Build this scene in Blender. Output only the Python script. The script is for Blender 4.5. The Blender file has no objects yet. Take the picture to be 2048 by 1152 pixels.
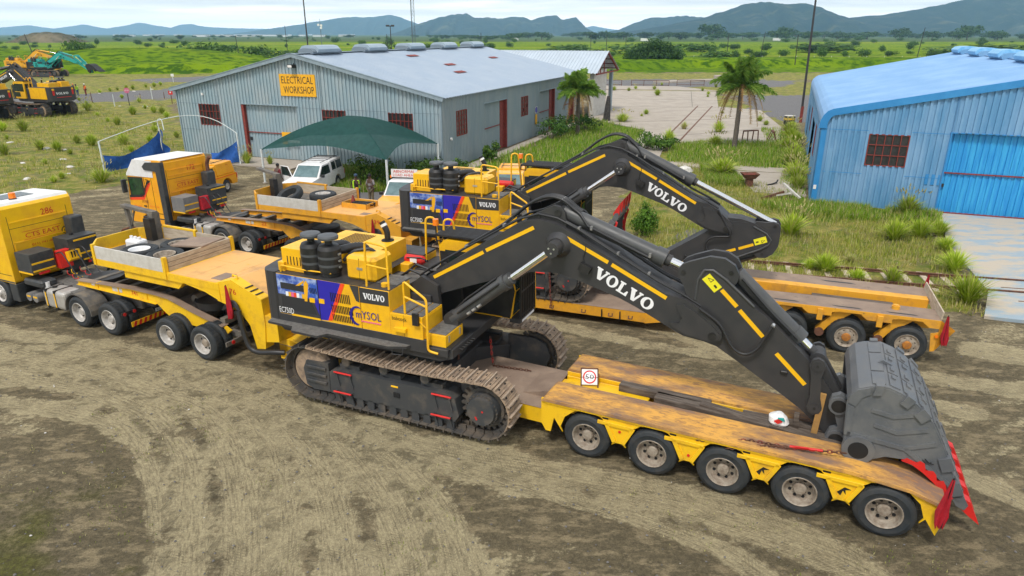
import bpy, bmesh, math, random
import numpy as np
from mathutils import Vector, Matrix, noise
rad = math.radians
SC = bpy.context.scene
COL = SC.collection
# ------------------------------------------------------------------ camera
PITCH = math.atan((576 - 68) / 1365.0)
cd = bpy.data.cameras.new('camera')
cam = bpy.data.objects.new('camera', cd)
COL.objects.link(cam)
cam.location = (0, 0, 9)
cam.rotation_euler = (math.pi / 2 - PITCH, 0, 0)
cd.sensor_width = 36.0
cd.lens = 36.0 * 1365.0 / 2048.0
cd.clip_start = 0.1
cd.clip_end = 90000
SC.camera = cam
# ------------------------------------------------------------------ sky and sun
SUN_EL, SUN_AZ = 58, 205          # azimuth measured clockwise from +Y
wd = bpy.data.worlds.new('World')
SC.world = wd
wd.use_nodes = True
nt = wd.node_tree
nt.nodes.clear()
def N(nt, t, **kw):
    n = nt.nodes.new(t)
    for k, v in kw.items():
        if k.startswith('i_'):
            n.inputs[k[2:]].default_value = v
        else:
            setattr(n, k, v)
    return n
def L(nt, a, b): nt.links.new(a, b)
def ramp(nt, stops, interp='LINEAR'):
    r = nt.nodes.new('ShaderNodeValToRGB')
    r.color_ramp.interpolation = interp
    e = r.color_ramp.elements
    while len(e) < len(stops): e.new(0.5)
    for el, (p, c) in zip(e, stops):
        el.position = p
        el.color = (c, c, c, 1) if not hasattr(c, '__len__') else (*c, 1)
    return r
sky = N(nt, 'ShaderNodeTexSky', sky_type='NISHITA', sun_disc=False)
sky.sun_elevation = rad(SUN_EL); sky.sun_rotation = rad(SUN_AZ)
sky.air_density = 1.0; sky.dust_density = 2.0
tc = N(nt, 'ShaderNodeTexCoord')
sep = N(nt, 'ShaderNodeSeparateXYZ'); L(nt, tc.outputs['Generated'], sep.inputs[0])
# stratus deck: thin level sheets, so direction is stretched far more in height than in bearing
mp = N(nt, 'ShaderNodeMapping'); mp.inputs['Scale'].default_value = (3.0, 3.0, 58)
L(nt, tc.outputs['Generated'], mp.inputs[0])
n1 = N(nt, 'ShaderNodeTexNoise', i_Scale=1.3, i_Detail=6.0, i_Roughness=0.55, i_Distortion=0.4)
L(nt, mp.outputs[0], n1.inputs['Vector'])
cr = ramp(nt, [(0.36, (3.0, 3.5, 4.2)), (0.50, (5.2, 5.5, 5.8)), (0.64, (9.0, 8.6, 8.1))])
L(nt, n1.outputs['Fac'], cr.inputs[0])
# brighter clear strip low over the horizon
lo = ramp(nt, [(0.0, 1.0), (0.012, 0.95), (0.026, 0.25), (0.06, 0.0)])
L(nt, sep.outputs['Z'], lo.inputs[0])
mx1 = N(nt, 'ShaderNodeMixRGB'); mx1.inputs[2].default_value = (24.0, 22.2, 19.4, 1)
L(nt, lo.outputs[0], mx1.inputs[0]); L(nt, cr.outputs[0], mx1.inputs[1])
# overcast lightens toward the zenith, with a little of the blue sky above it
mx2 = N(nt, 'ShaderNodeMixRGB'); mx2.inputs[0].default_value = 0.9
L(nt, sky.outputs[0], mx2.inputs[1]); L(nt, mx1.outputs[0], mx2.inputs[2])
bg = N(nt, 'ShaderNodeBackground', i_Strength=0.1)
L(nt, mx2.outputs[0], bg.inputs['Color'])
wo = N(nt, 'ShaderNodeOutputWorld'); L(nt, bg.outputs[0], wo.inputs['Surface'])
sl = bpy.data.lights.new('sun', 'SUN')
sl.energy = 1.5; sl.angle = rad(10); sl.color = (1.0, 0.95, 0.87)
so = bpy.data.objects.new('sun', sl); COL.objects.link(so)
so.location = (0, -20, 60)
so.rotation_euler = (rad(90 - SUN_EL), 0, rad(180 - SUN_AZ))
SC.view_settings.view_transform = 'Standard'
SC.view_settings.look = 'None'
SC.view_settings.gamma = 1.0
SC.view_settings.use_curve_mapping = False
SC.view_settings.exposure = 0.86
SC.cycles.max_bounces = 6; SC.cycles.volume_bounces = 2
# ------------------------------------------------------------------ materials
def mat(name, col, rough=0.6, metal=0.0, col2=None, nscale=6.0, amount=0.5, bump=0.0, bscale=60.0,
        stretch=None, lo=0.42, hi=0.62, spec=None, detail=6.0, alpha=1.0, third=None, coat=0.0):
    """Principled paint with a second, noise-broken colour (dirt, rust, fading) and fine bump."""
    m = bpy.data.materials.new(name); m.use_nodes = True
    nt = m.node_tree; b = nt.nodes['Principled BSDF']
    b.inputs['Roughness'].default_value = rough; b.inputs['Metallic'].default_value = metal
    b.inputs['Base Color'].default_value = (*col, 1)
    if spec is not None: b.inputs['Specular IOR Level'].default_value = spec
    if coat: b.inputs['Coat Weight'].default_value = coat
    if alpha < 1: b.inputs['Alpha'].default_value = alpha
    t = N(nt, 'ShaderNodeTexCoord'); vec = t.outputs['Object']
    if stretch:
        mm = N(nt, 'ShaderNodeMapping'); mm.inputs['Scale'].default_value = stretch
        L(nt, vec, mm.inputs[0]); vec = mm.outputs[0]
    if col2:
        nz = N(nt, 'ShaderNodeTexNoise', i_Scale=nscale, i_Detail=detail, i_Roughness=0.65)
        L(nt, vec, nz.inputs['Vector'])
        r = ramp(nt, [(lo, 0.0), (hi, amount)]); L(nt, nz.outputs['Fac'], r.inputs[0])
        x = N(nt, 'ShaderNodeMixRGB'); x.inputs[1].default_value = (*col, 1); x.inputs[2].default_value = (*col2, 1)
        L(nt, r.outputs[0], x.inputs[0]); out = x.outputs[0]
        if third:
            nz2 = N(nt, 'ShaderNodeTexNoise', i_Scale=nscale * third[1], i_Detail=8.0, i_Roughness=0.7)
            L(nt, vec, nz2.inputs['Vector'])
            r2 = ramp(nt, [(third[2], 0.0), (third[3], 1.0)]); L(nt, nz2.outputs['Fac'], r2.inputs[0])
            x2 = N(nt, 'ShaderNodeMixRGB'); x2.inputs[2].default_value = (*third[0], 1)
            L(nt, r2.outputs[0], x2.inputs[0]); L(nt, out, x2.inputs[1]); out = x2.outputs[0]
        L(nt, out, b.inputs['Base Color'])
        rr = N(nt, 'ShaderNodeMapRange'); rr.inputs['To Min'].default_value = rough; rr.inputs['To Max'].default_value = min(1, rough + 0.25)
        L(nt, r.outputs[0], rr.inputs['Value']); L(nt, rr.outputs[0], b.inputs['Roughness'])
    if bump:
        nb = N(nt, 'ShaderNodeTexNoise', i_Scale=bscale, i_Detail=4.0)
        L(nt, vec, nb.inputs['Vector'])
        bp = N(nt, 'ShaderNodeBump', i_Strength=bump, i_Distance=0.02)
        L(nt, nb.outputs['Fac'], bp.inputs['Height']); L(nt, bp.outputs[0], b.inputs['Normal'])
    return m
EXY = mat('loader_yellow', (0.86, 0.47, 0.006), 0.38, col2=(0.66, 0.32, 0.015), nscale=2.5, amount=0.5, coat=0.15)
EXG = mat('machine_grey', (0.031, 0.031, 0.034), 0.48, col2=(0.045, 0.042, 0.04), nscale=3, amount=0.6, bump=0.05)
EXB = mat('machine_black', (0.010, 0.010, 0.011), 0.45, col2=(0.035, 0.032, 0.03), nscale=4, amount=0.5)
CYLG = mat('cylinder_grey', (0.055, 0.057, 0.06), 0.4, col2=(0.085, 0.082, 0.08), nscale=4, amount=0.5)
BKT = mat('bucket_grey', (0.098, 0.105, 0.116), 0.42, col2=(0.15, 0.15, 0.148), nscale=2.2, amount=0.7, bump=0.15)
GRIT = mat('tread_plate', (0.14, 0.135, 0.125), 0.6, col2=(0.08, 0.075, 0.07), nscale=9, amount=0.7, bump=0.6, bscale=40)
MUD = mat('muddy_shoe', (0.34, 0.245, 0.165), 0.85, col2=(0.18, 0.135, 0.10), nscale=4, amount=0.9, bump=0.4, bscale=30)
TRK = mat('track_steel', (0.055, 0.052, 0.05), 0.6, col2=(0.17, 0.13, 0.09), nscale=2.0, amount=0.7, bump=0.2)
CHROME = mat('chrome_rod', (0.75, 0.75, 0.76), 0.12, 1.0)
ZINC = mat('zinc_fitting', (0.6, 0.6, 0.6), 0.35, 0.8)
HOSE = mat('rubber_hose', (0.02, 0.02, 0.022), 0.45)
RED = mat('red_paint', (0.62, 0.015, 0.012), 0.45, col2=(0.42, 0.02, 0.015), nscale=5, amount=0.6)
REDCLOTH = mat('red_cloth', (0.42, 0.008, 0.02), 0.85, col2=(0.28, 0.006, 0.015), nscale=7, amount=0.8)
ORANGE = mat('orange_lens', (0.85, 0.2, 0.01), 0.25)
WHITE = mat('white_paint', (0.74, 0.74, 0.74), 0.4, col2=(0.6, 0.58, 0.55), nscale=3, amount=0.5)
WHITEDEC = mat('white_lettering', (0.8, 0.8, 0.82), 0.5)
YDEC = mat('yellow_strip', (0.85, 0.47, 0.005), 0.45)
REDDEC = mat('red_orange_stripe', (0.85, 0.07, 0.015), 0.4)
BLUEDEC = mat('purple_blue_wrap', (0.025, 0.02, 0.36), 0.35)
NAVY = mat('navy_lettering', (0.015, 0.012, 0.22), 0.4)
PINK = mat('pink_lettering', (0.75, 0.12, 0.3), 0.5)
SKYWRAP = mat('cloudy_blue_wrap', (0.03, 0.09, 0.42), 0.35, col2=(0.5, 0.6, 0.78), nscale=4.5, amount=0.9, lo=0.45, hi=0.7,
              third=((0.015, 0.03, 0.2), 0.6, 0.55, 0.7))
BLK = mat('black_lettering', (0.012, 0.012, 0.012), 0.5)
DARKGAP = mat('dark_gap', (0.006, 0.006, 0.007), 0.8)
MESHG = mat('dark_mesh', (0.012, 0.012, 0.014), 0.7, col2=(0.05, 0.05, 0.055), nscale=90, amount=0.6)
TRY = mat('truck_yellow', (0.88, 0.52, 0.006), 0.3, col2=(0.7, 0.33, 0.015), nscale=1.6, amount=0.5, coat=0.3)
TRO = mat('truck_orange_yellow', (0.90, 0.41, 0.008), 0.3, col2=(0.75, 0.28, 0.012), nscale=1.6, amount=0.5, coat=0.3)
PLASTIC = mat('dark_plastic', (0.032, 0.036, 0.04), 0.5, col2=(0.09, 0.085, 0.075), nscale=5, amount=0.45)
GREYBOX = mat('grey_toolbox', (0.16, 0.16, 0.165), 0.5, col2=(0.25, 0.23, 0.2), nscale=4, amount=0.6)
ALU = mat('fuel_tank_alloy', (0.48, 0.46, 0.43), 0.38, 0.35, col2=(0.36, 0.33, 0.29), nscale=3, amount=0.7)
CHASSIS = mat('chassis_dust', (0.09, 0.085, 0.08), 0.75, col2=(0.2, 0.17, 0.13), nscale=3, amount=0.8, bump=0.2)
TRL = mat('trailer_yellow', (0.82, 0.49, 0.008), 0.5, col2=(0.42, 0.2, 0.03), nscale=2.2, amount=0.65, lo=0.5, hi=0.72,
          third=((0.06, 0.04, 0.03), 3.2, 0.66, 0.72), bump=0.08)
TRL2 = mat('trailer_orange_yellow', (0.72, 0.34, 0.02), 0.55, col2=(0.38, 0.19, 0.05), nscale=2.2, amount=0.7, lo=0.48, hi=0.7,
           third=((0.07, 0.045, 0.03), 3.0, 0.66, 0.73), bump=0.08)
DECK = mat('worn_rust_deck', (0.66, 0.34, 0.065), 0.75, col2=(0.19, 0.12, 0.09), nscale=0.9, amount=0.95, lo=0.43, hi=0.56,
           third=((0.34, 0.17, 0.06), 9.0, 0.50, 0.62), bump=0.25, stretch=(0.55, 1.5, 1), detail=10.0)
NECKDECK = mat('peach_orange_deck', (0.70, 0.38, 0.12), 0.65, col2=(0.32, 0.19, 0.10), nscale=0.9, amount=0.8, lo=0.52, hi=0.72,
               third=((0.75, 0.36, 0.04), 4, 0.6, 0.7), bump=0.15)
PLATE = mat('brown_steel_plate', (0.22, 0.155, 0.115), 0.7, col2=(0.30, 0.22, 0.16), nscale=1.5, amount=0.8, bump=0.25,
            third=((0.10, 0.075, 0.06), 2.5, 0.6, 0.72))
PLANK = mat('weathered_plank', (0.50, 0.42, 0.32), 0.85, col2=(0.34, 0.27, 0.19), nscale=3, amount=0.8, bump=0.3, stretch=(1, 1, 5))
PLANKG = mat('grey_white_board', (0.55, 0.53, 0.49), 0.8, col2=(0.42, 0.39, 0.34), nscale=3, amount=0.7)
TIMBER = mat('old_sleeper', (0.075, 0.055, 0.042), 0.9, col2=(0.17, 0.14, 0.115), nscale=5, amount=0.8, bump=0.6, stretch=(0.4, 3, 3))
STAKE = mat('wooden_stake', (0.38, 0.21, 0.06), 0.8, col2=(0.25, 0.14, 0.05), nscale=6, amount=0.7)
TYRE = mat('tyre_rubber', (0.016, 0.021, 0.026), 0.65, col2=(0.05, 0.047, 0.042), nscale=5, amount=0.55, bump=0.2)
RIM = mat('dusty_rim', (0.36, 0.31, 0.25), 0.6, 0.2, col2=(0.20, 0.15, 0.11), nscale=8, amount=0.8)
RIMW = mat('pale_rim', (0.55, 0.53, 0.5), 0.45, 0.3, col2=(0.34, 0.3, 0.26), nscale=8, amount=0.7)
RUST = mat('rusty_iron', (0.15, 0.065, 0.038), 0.85, col2=(0.08, 0.035, 0.022), nscale=8, amount=0.8, bump=0.3)
RUSTRED = mat('red_oxide', (0.24, 0.035, 0.025), 0.7, col2=(0.14, 0.03, 0.022), nscale=5, amount=0.7)
GLASS = mat('tinted_glass', (0.012, 0.022, 0.020), 0.06, col2=(0.03, 0.05, 0.045), nscale=1.5, amount=0.6)
GLASSG = mat('painted_reflection_glass', (0.03, 0.075, 0.03), 0.08, col2=(0.012, 0.03, 0.015), nscale=2.5, amount=0.9)  # green reflection painted into the glass colour
WINDSC = mat('pale_windscreen', (0.13, 0.20, 0.21), 0.08, col2=(0.05, 0.10, 0.10), nscale=1.4, amount=0.8)
PANE = mat('dirty_pane', (0.014, 0.015, 0.016), 0.4, col2=(0.045, 0.042, 0.04), nscale=4, amount=0.6)
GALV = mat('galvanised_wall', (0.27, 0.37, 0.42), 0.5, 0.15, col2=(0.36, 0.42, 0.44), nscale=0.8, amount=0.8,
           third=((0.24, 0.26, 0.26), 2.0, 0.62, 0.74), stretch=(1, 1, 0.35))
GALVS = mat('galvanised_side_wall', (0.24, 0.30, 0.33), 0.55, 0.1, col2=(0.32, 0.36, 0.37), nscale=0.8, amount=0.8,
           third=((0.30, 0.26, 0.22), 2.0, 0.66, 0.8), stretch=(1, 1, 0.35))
ROOF = mat('galvanised_roof', (0.27, 0.34, 0.43), 0.5, 0.1, col2=(0.36, 0.42, 0.49), nscale=0.5, amount=0.8,
           third=((0.21, 0.27, 0.35), 1.5, 0.6, 0.75))
ROOFW = mat('white_galvanised_roof', (0.45, 0.51, 0.57), 0.4, 0.2, col2=(0.5, 0.57, 0.64), nscale=0.6, amount=0.6)
TRIMG = mat('grey_flashing', (0.26, 0.33, 0.38), 0.5, 0.15, col2=(0.2, 0.26, 0.3), nscale=2, amount=0.6)
BLUEW = mat('blue_cladding', (0.095, 0.26, 0.46), 0.5, col2=(0.19, 0.35, 0.54), nscale=0.7, amount=0.9, stretch=(1, 1, 0.3),
            third=((0.08, 0.22, 0.42), 1.7, 0.66, 0.8))
BLUER = mat('blue_roof', (0.17, 0.33, 0.56), 0.45, 0.05, col2=(0.25, 0.41, 0.63), nscale=0.5, amount=0.8)
BLUET = mat('bright_blue_trim', (0.02, 0.20, 0.48), 0.45, col2=(0.04, 0.26, 0.56), nscale=1.5, amount=0.6)
BLUED = mat('cyan_blue_door', (0.012, 0.25, 0.60), 0.45, col2=(0.05, 0.42, 0.72), nscale=3.0, amount=0.8, stretch=(2.5, 2.5, 0.15),
            third=((0.012, 0.14, 0.42), 1.0, 0.6, 0.7))
SIGNY = mat('sign_yellow', (0.80, 0.40, 0.008), 0.5)
NET = mat('green_shade_net', (0.002, 0.050, 0.043), 0.9, col2=(0.0015, 0.036, 0.032), nscale=3, amount=0.6, alpha=0.9)
NETB = mat('blue_shade_net', (0.012, 0.085, 0.32), 0.85, col2=(0.008, 0.055, 0.22), nscale=4, amount=0.8)
POLEW = mat('white_pole', (0.62, 0.68, 0.68), 0.5, col2=(0.5, 0.5, 0.47), nscale=5, amount=0.6)
POLED = mat('dark_pole', (0.03, 0.028, 0.03), 0.6)
CONC = mat('concrete', (0.37, 0.32, 0.265), 0.85, col2=(0.31, 0.27, 0.225), nscale=0.5, amount=0.9, bump=0.15, bscale=12,
           third=((0.46, 0.41, 0.35), 3.0, 0.6, 0.75))
CONCB = mat('painted_concrete', (0.44, 0.38, 0.30), 0.8, col2=(0.27, 0.34, 0.39), nscale=0.9, amount=1.0, lo=0.46, hi=0.60, bump=0.1, bscale=14,
            third=((0.12, 0.15, 0.17), 1.6, 0.64, 0.72), stretch=(0.7, 1.6, 1))
TEAL = mat('teal_paint', (0.01, 0.33, 0.30), 0.4, col2=(0.01, 0.26, 0.25), nscale=3, amount=0.5)
BARK = mat('bark', (0.10, 0.08, 0.065), 0.9, col2=(0.18, 0.15, 0.12), nscale=9, amount=0.8, bump=0.6, stretch=(1, 1, 3))
STONE = mat('whitewashed_stone', (0.62, 0.60, 0.56), 0.85, col2=(0.4, 0.37, 0.33), nscale=5, amount=0.7, bump=0.3)
STONEG = mat('grey_pebble', (0.16, 0.15, 0.14), 0.9, col2=(0.09, 0.085, 0.08), nscale=9, amount=0.8)
SKIN = mat('brown_skin', (0.075, 0.037, 0.024), 0.55)
HAIRM = mat('black_hair', (0.008, 0.007, 0.007), 0.8)
def leafmat(name, c1, c2, c3=None, rough=0.65, var=0.5):
    m = bpy.data.materials.new(name); m.use_nodes = True
    nt = m.node_tree; b = nt.nodes['Principled BSDF']; b.inputs['Roughness'].default_value = rough
    b.inputs['Specular IOR Level'].default_value = 0.25
    g = N(nt, 'ShaderNodeNewGeometry'); oi = N(nt, 'ShaderNodeObjectInfo')
    r = ramp(nt, [(0.0, c1), (0.6, c2), (1.0, c3 or c2)])
    L(nt, g.outputs['Random Per Island'], r.inputs[0])
    hs = N(nt, 'ShaderNodeHueSaturation')
    mr = N(nt, 'ShaderNodeMapRange'); mr.inputs['To Min'].default_value = 1 - var * 0.5; mr.inputs['To Max'].default_value = 1 + var * 0.5
    L(nt, oi.outputs['Random'], mr.inputs['Value']); L(nt, mr.outputs[0], hs.inputs['Value']); L(nt, r.outputs[0], hs.inputs['Color'])
    L(nt, hs.outputs[0], b.inputs['Base Color'])
    tr = N(nt, 'ShaderNodeBsdfTranslucent'); L(nt, hs.outputs[0], tr.inputs['Color'])
    ms = N(nt, 'ShaderNodeMixShader', i_Fac=0.3); L(nt, b.outputs[0], ms.inputs[1]); L(nt, tr.outputs[0], ms.inputs[2])
    L(nt, ms.outputs[0], nt.nodes['Material Output'].inputs['Surface'])
    return m
LTUFT = leafmat('tuft_blades', (0.22, 0.32, 0.012), (0.40, 0.53, 0.03), (0.62, 0.62, 0.17))
LTUFT2 = leafmat("weed_leaves", (0.03, 0.08, 0.008), (0.07, 0.15, 0.015), (0.14, 0.22, 0.04))
LDRY = leafmat('dry_blades', (0.36, 0.32, 0.12), (0.48, 0.45, 0.17), (0.58, 0.52, 0.28))
LWEED = leafmat('small_weeds', (0.10, 0.14, 0.02), (0.18, 0.23, 0.03), (0.30, 0.28, 0.09))
LFIELD = leafmat('field_blades', (0.20, 0.27, 0.015), (0.36, 0.40, 0.05), (0.58, 0.50, 0.17))
LGRASS = leafmat('meadow_blades', (0.09, 0.22, 0.004), (0.20, 0.37, 0.008), (0.38, 0.43, 0.05))
LBUSH = leafmat('bush_leaves', (0.02, 0.06, 0.010), (0.055, 0.13, 0.018), (0.11, 0.19, 0.035))
LTREE = leafmat('tree_leaves', (0.012, 0.045, 0.010), (0.035, 0.09, 0.015), (0.07, 0.13, 0.03))
LLIME = leafmat('lime_shrub_leaves', (0.05, 0.14, 0.01), (0.11, 0.24, 0.02), (0.16, 0.30, 0.03))
LPALM = leafmat('palm_leaves', (0.06, 0.15, 0.015), (0.14, 0.25, 0.025), (0.24, 0.33, 0.06))
LDEAD = leafmat('dead_fronds', (0.20, 0.11, 0.035), (0.34, 0.20, 0.07), (0.40, 0.27, 0.12))
# ------------------------------------------------------------------ mesh builder
class MB:
    def __init__(s): s.v = []; s.f = []; s.m = []; s.s = []; s.mats = []
    def mi(s, m):
        if m not in s.mats: s.mats.append(m)
        return s.mats.index(m)
    def add(s, vs, fs, m, smooth=False):
        o = len(s.v); s.v += [tuple(v) for v in vs]; k = s.mi(m)
        for f in fs: s.f.append([i + o for i in f]); s.m.append(k); s.s.append(smooth)
        return s
    def box(s, x0, x1, y0, y1, z0, z1, m):
        v = [(x, y, z) for z in (z0, z1) for y in (y0, y1) for x in (x0, x1)]
        return s.add(v, [(0, 2, 3, 1), (4, 5, 7, 6), (0, 1, 5, 4), (2, 6, 7, 3), (0, 4, 6, 2), (1, 3, 7, 5)], m)
    def obox(s, c, size, rot, m):
        R = Matrix.Rotation(rad(rot[2]), 3, 'Z') @ Matrix.Rotation(rad(rot[1]), 3, 'Y') @ Matrix.Rotation(rad(rot[0]), 3, 'X')
        v = [Vector(c) + R @ Vector((x * size[0] / 2, y * size[1] / 2, z * size[2] / 2)) for z in (-1, 1) for y in (-1, 1) for x in (-1, 1)]
        return s.add(v, [(0, 2, 3, 1), (4, 5, 7, 6), (0, 1, 5, 4), (2, 6, 7, 3), (0, 4, 6, 2), (1, 3, 7, 5)], m)
    def bar(s, a, b, w, h, m, up=(0, 0, 1)):
        a, b = Vector(a), Vector(b); d = (b - a).normalized(); u = Vector(up)
        if abs(d.dot(u)) > 0.98: u = Vector((1, 0, 0))
        sd = d.cross(u).normalized() * w / 2; uu = sd.cross(d).normalized() * h / 2
        v = [p + i * sd + j * uu for p in (a, b) for i, j in ((-1, -1), (1, -1), (1, 1), (-1, 1))]
        return s.add(v, [(0, 1, 2, 3), (7, 6, 5, 4), (0, 4, 5, 1), (1, 5, 6, 2), (2, 6, 7, 3), (3, 7, 4, 0)], m)
    def prism(s, pts, y0, y1, m, side=None, plane='xz'):
        n = len(pts)
        def P(p, d): return (p[0], d, p[1]) if plane == 'xz' else ((p[0], p[1], d) if plane == 'xy' else (d, p[0], p[1]))
        a = [P(p, y0) for p in pts]; b = [P(p, y1) for p in pts]
        area = sum(pts[i][0] * pts[(i + 1) % n][1] - pts[(i + 1) % n][0] * pts[i][1] for i in range(n))
        flip = (area > 0) == (plane == 'xz')
        f1 = list(range(n)); f2 = list(range(n, 2 * n))[::-1]
        if (plane != 'xz' and area > 0): f1, f2 = f1[::-1], f2[::-1]
        if plane == 'xz' and area < 0: f1, f2 = f1[::-1], f2[::-1]
        s.add(a + b, [f1, f2], m)
        q = [(i, i + n, (i + 1) % n + n, (i + 1) % n) for i in range(n)]
        if (plane == 'xz' and area < 0) or (plane != 'xz' and area > 0): q = [t[::-1] for t in q]
        return s.add(a + b, q, side or m)
    def cyl(s, a, b, r0, m, r1=None, n=14, caps=True, capm=None):
        a, b = Vector(a), Vector(b); d = (b - a).normalized(); r1 = r0 if r1 is None else r1
        u = d.orthogonal().normalized(); w = d.cross(u)
        ring = [(math.cos(2 * math.pi * i / n), math.sin(2 * math.pi * i / n)) for i in range(n)]
        A = [a + (u * c + w * t) * r0 for c, t in ring]; B = [b + (u * c + w * t) * r1 for c, t in ring]
        s.add(A + B, [(i, (i + 1) % n, (i + 1) % n + n, i + n) for i in range(n)], m, True)
        if caps: s.add(A + B, [list(range(n))[::-1], list(range(n, 2 * n))], capm or m)
        return s
    def tube(s, pts, r, m, n=7, close=True):
        P = [Vector(p) for p in pts]; rings = []; u = None
        for i, p in enumerate(P):
            d = (P[min(i + 1, len(P) - 1)] - P[max(i - 1, 0)]).normalized()
            if u is None: u = d.orthogonal().normalized()
            u = (u - d * u.dot(d)); u = u.normalized() if u.length > 1e-5 else d.orthogonal().normalized()
            w = d.cross(u); rr = r[i] if hasattr(r, '__len__') else r
            rings.append([p + (u * math.cos(2 * math.pi * k / n) + w * math.sin(2 * math.pi * k / n)) * rr for k in range(n)])
        v = [q for R in rings for q in R]; f = []
        for i in range(len(P) - 1):
            for k in range(n): f.append((i * n + k, i * n + (k + 1) % n, (i + 1) * n + (k + 1) % n, (i + 1) * n + k))
        s.add(v, f, m, True)
        if close: s.add(rings[0] + rings[-1], [list(range(n))[::-1], list(range(n, 2 * n))], m)
        return s
    def lathe(s, prof, c, axis, m, n=24, ms=None):
        c = Vector(c); d = Vector(axis).normalized(); u = d.orthogonal().normalized(); w = d.cross(u)
        for j in range(len(prof) - 1):
            (r0, h0), (r1, h1) = prof[j], prof[j + 1]
            A = [c + d * h0 + (u * math.cos(2 * math.pi * i / n) + w * math.sin(2 * math.pi * i / n)) * r0 for i in range(n)]
            B = [c + d * h1 + (u * math.cos(2 * math.pi * i / n) + w * math.sin(2 * math.pi * i / n)) * r1 for i in range(n)]
            mm = ms[j] if ms else m
            s.add(A + B, [(i, (i + 1) % n, (i + 1) % n + n, i + n) for i in range(n)], mm, True)
        return s
    def poly(s, pts, m): return s.add(pts, [list(range(len(pts)))], m)
    def grid(s, P, m, smooth=True):
        a, b = len(P), len(P[0])
        return s.add([p for r in P for p in r], [(i * b + j, (i + 1) * b + j, (i + 1) * b + j + 1, i * b + j + 1) for i in range(a - 1) for j in range(b - 1)], m, smooth)
    def xf(s, fn, start=0):
        s.v[start:] = [tuple(fn(Vector(p))) for p in s.v[start:]]; return s
    def build(s, name, parent=None, bevel=0.0, loc=(0, 0, 0), rot=(0, 0, 0), seg=1):
        me = bpy.data.meshes.new(name); me.from_pydata(s.v, [], s.f)
        for m in s.mats: me.materials.append(m)
        me.polygons.foreach_set('material_index', s.m); me.polygons.foreach_set('use_smooth', s.s)
        me.update()
        o = bpy.data.objects.new(name, me); COL.objects.link(o); o.parent = parent; o.location = loc
        o.rotation_euler = tuple(rad(a) for a in rot)
        if bevel:
            b = o.modifiers.new('bevel', 'BEVEL'); b.width = bevel; b.segments = seg; b.limit_method = 'ANGLE'; b.angle_limit = rad(40)
        return o
def tag(o, label=None, cat=None, group=None, kind=None):
    if label: o['label'] = label
    if cat: o['category'] = cat
    if group: o['group'] = group
    if kind: o['kind'] = kind
    return o
def thing(name, label, cat, loc=(0, 0, 0), rz=0, group=None):
    o = bpy.data.objects.new(name, None); COL.objects.link(o); o.location = loc; o.rotation_euler = (0, 0, rad(rz))
    o.empty_display_size = 0.3
    return tag(o, label, cat, group)
KIDS = {}
def copy_tree(o, parent=None, loc=None, rz=None, scale=None, label=None):
    c = o.copy(); COL.objects.link(c)
    if parent is not None: c.parent = parent
    if loc is not None: c.location = loc
    if rz is not None: c.rotation_euler = (0, 0, rad(rz))
    if scale is not None: c.scale = (scale,) * 3 if not hasattr(scale, '__len__') else scale
    if label: c['label'] = label
    for ch in list(o.children): copy_tree(ch, c)
    return c
def W(o, a, x, y, z=0.0):
    c, s = math.cos(rad(a)), math.sin(rad(a))
    return (o[0] + c * x - s * y, o[1] + s * x + c * y, z)
# flat lettering set on a plane: origin, unit right, unit up
_tc = {}
def glyphs(txt):
    if txt not in _tc:
        cu = bpy.data.curves.new('t', 'FONT'); cu.body = txt; cu.resolution_u = 2
        o = bpy.data.objects.new('t', cu); COL.objects.link(o)
        me = bpy.data.meshes.new_from_object(o.evaluated_get(bpy.context.evaluated_depsgraph_get()))
        _tc[txt] = ([tuple(v.co) for v in me.vertices], [tuple(p.vertices) for p in me.polygons])
        bpy.data.objects.remove(o); bpy.data.curves.remove(cu); bpy.data.meshes.remove(me)
    return _tc[txt]
def text(M, txt, o, r, u, width, height, m, off=0.006):
    v, f = glyphs(txt)
    xs = [p[0] for p in v]; ys = [p[1] for p in v]
    x0, x1, y0, y1 = min(xs), max(xs), min(ys), max(ys)
    o, r, u = Vector(o), Vector(r).normalized(), Vector(u).normalized(); n = r.cross(u) * off
    M.add([o + n + r * ((p[0] - x0) / (x1 - x0) * width) + u * ((p[1] - y0) / (y1 - y0) * height) for p in v], f, m)
def slab_word(M, o, r, u, width, height, m, off=0.006):
    """V O L V O in wide slab-serif capitals."""
    o, r, u = Vector(o), Vector(r).normalized(), Vector(u).normalized(); n = r.cross(u) * off
    def put(polys, ox, w):
        for p in polys: M.add([o + n + r * ((ox + a * w) * width) + u * (b * height) for a, b in p], [list(range(len(p)))], m)
    Vp = [[(0, 1), (0, .86), (.07, .86), (.36, 0), (.62, 0), (.40, .86), (.46, .86), (.46, 1)],
          [(.62, 0), (.93, .86), (1, .86), (1, 1), (.68, 1), (.68, .86), (.76, .86), (.53, .22)]]
    Lp = [[(0, 1), (0, .86), (.1, .86), (.1, .14), (0, .14), (0, 0), (.36, 0), (.36, .86), (.48, .86), (.48, 1)],
          [(.36, 0), (.92, 0), (.92, .45), (.80, .45), (.66, .14), (.36, .14)]]
    ring = []
    for i in range(20):
        a0, a1 = 2 * math.pi * i / 20, 2 * math.pi * (i + 1) / 20
        c = lambda a, rx, ry: (.5 + rx * math.cos(a), .5 + ry * math.sin(a))
        ring.append([c(a0, .5, .52), c(a1, .5, .52), c(a1, .22, .38), c(a0, .22, .38)])
    for g, ox, w in ((Vp, 0, .21), (ring, .205, .185), (Lp, .405, .19), (Vp, .585, .21), (ring, .80, .20)): put(g, ox, w)
def fan(pts): return pts
NECK2 = ((-6.0, .37, 0), -3)
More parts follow.
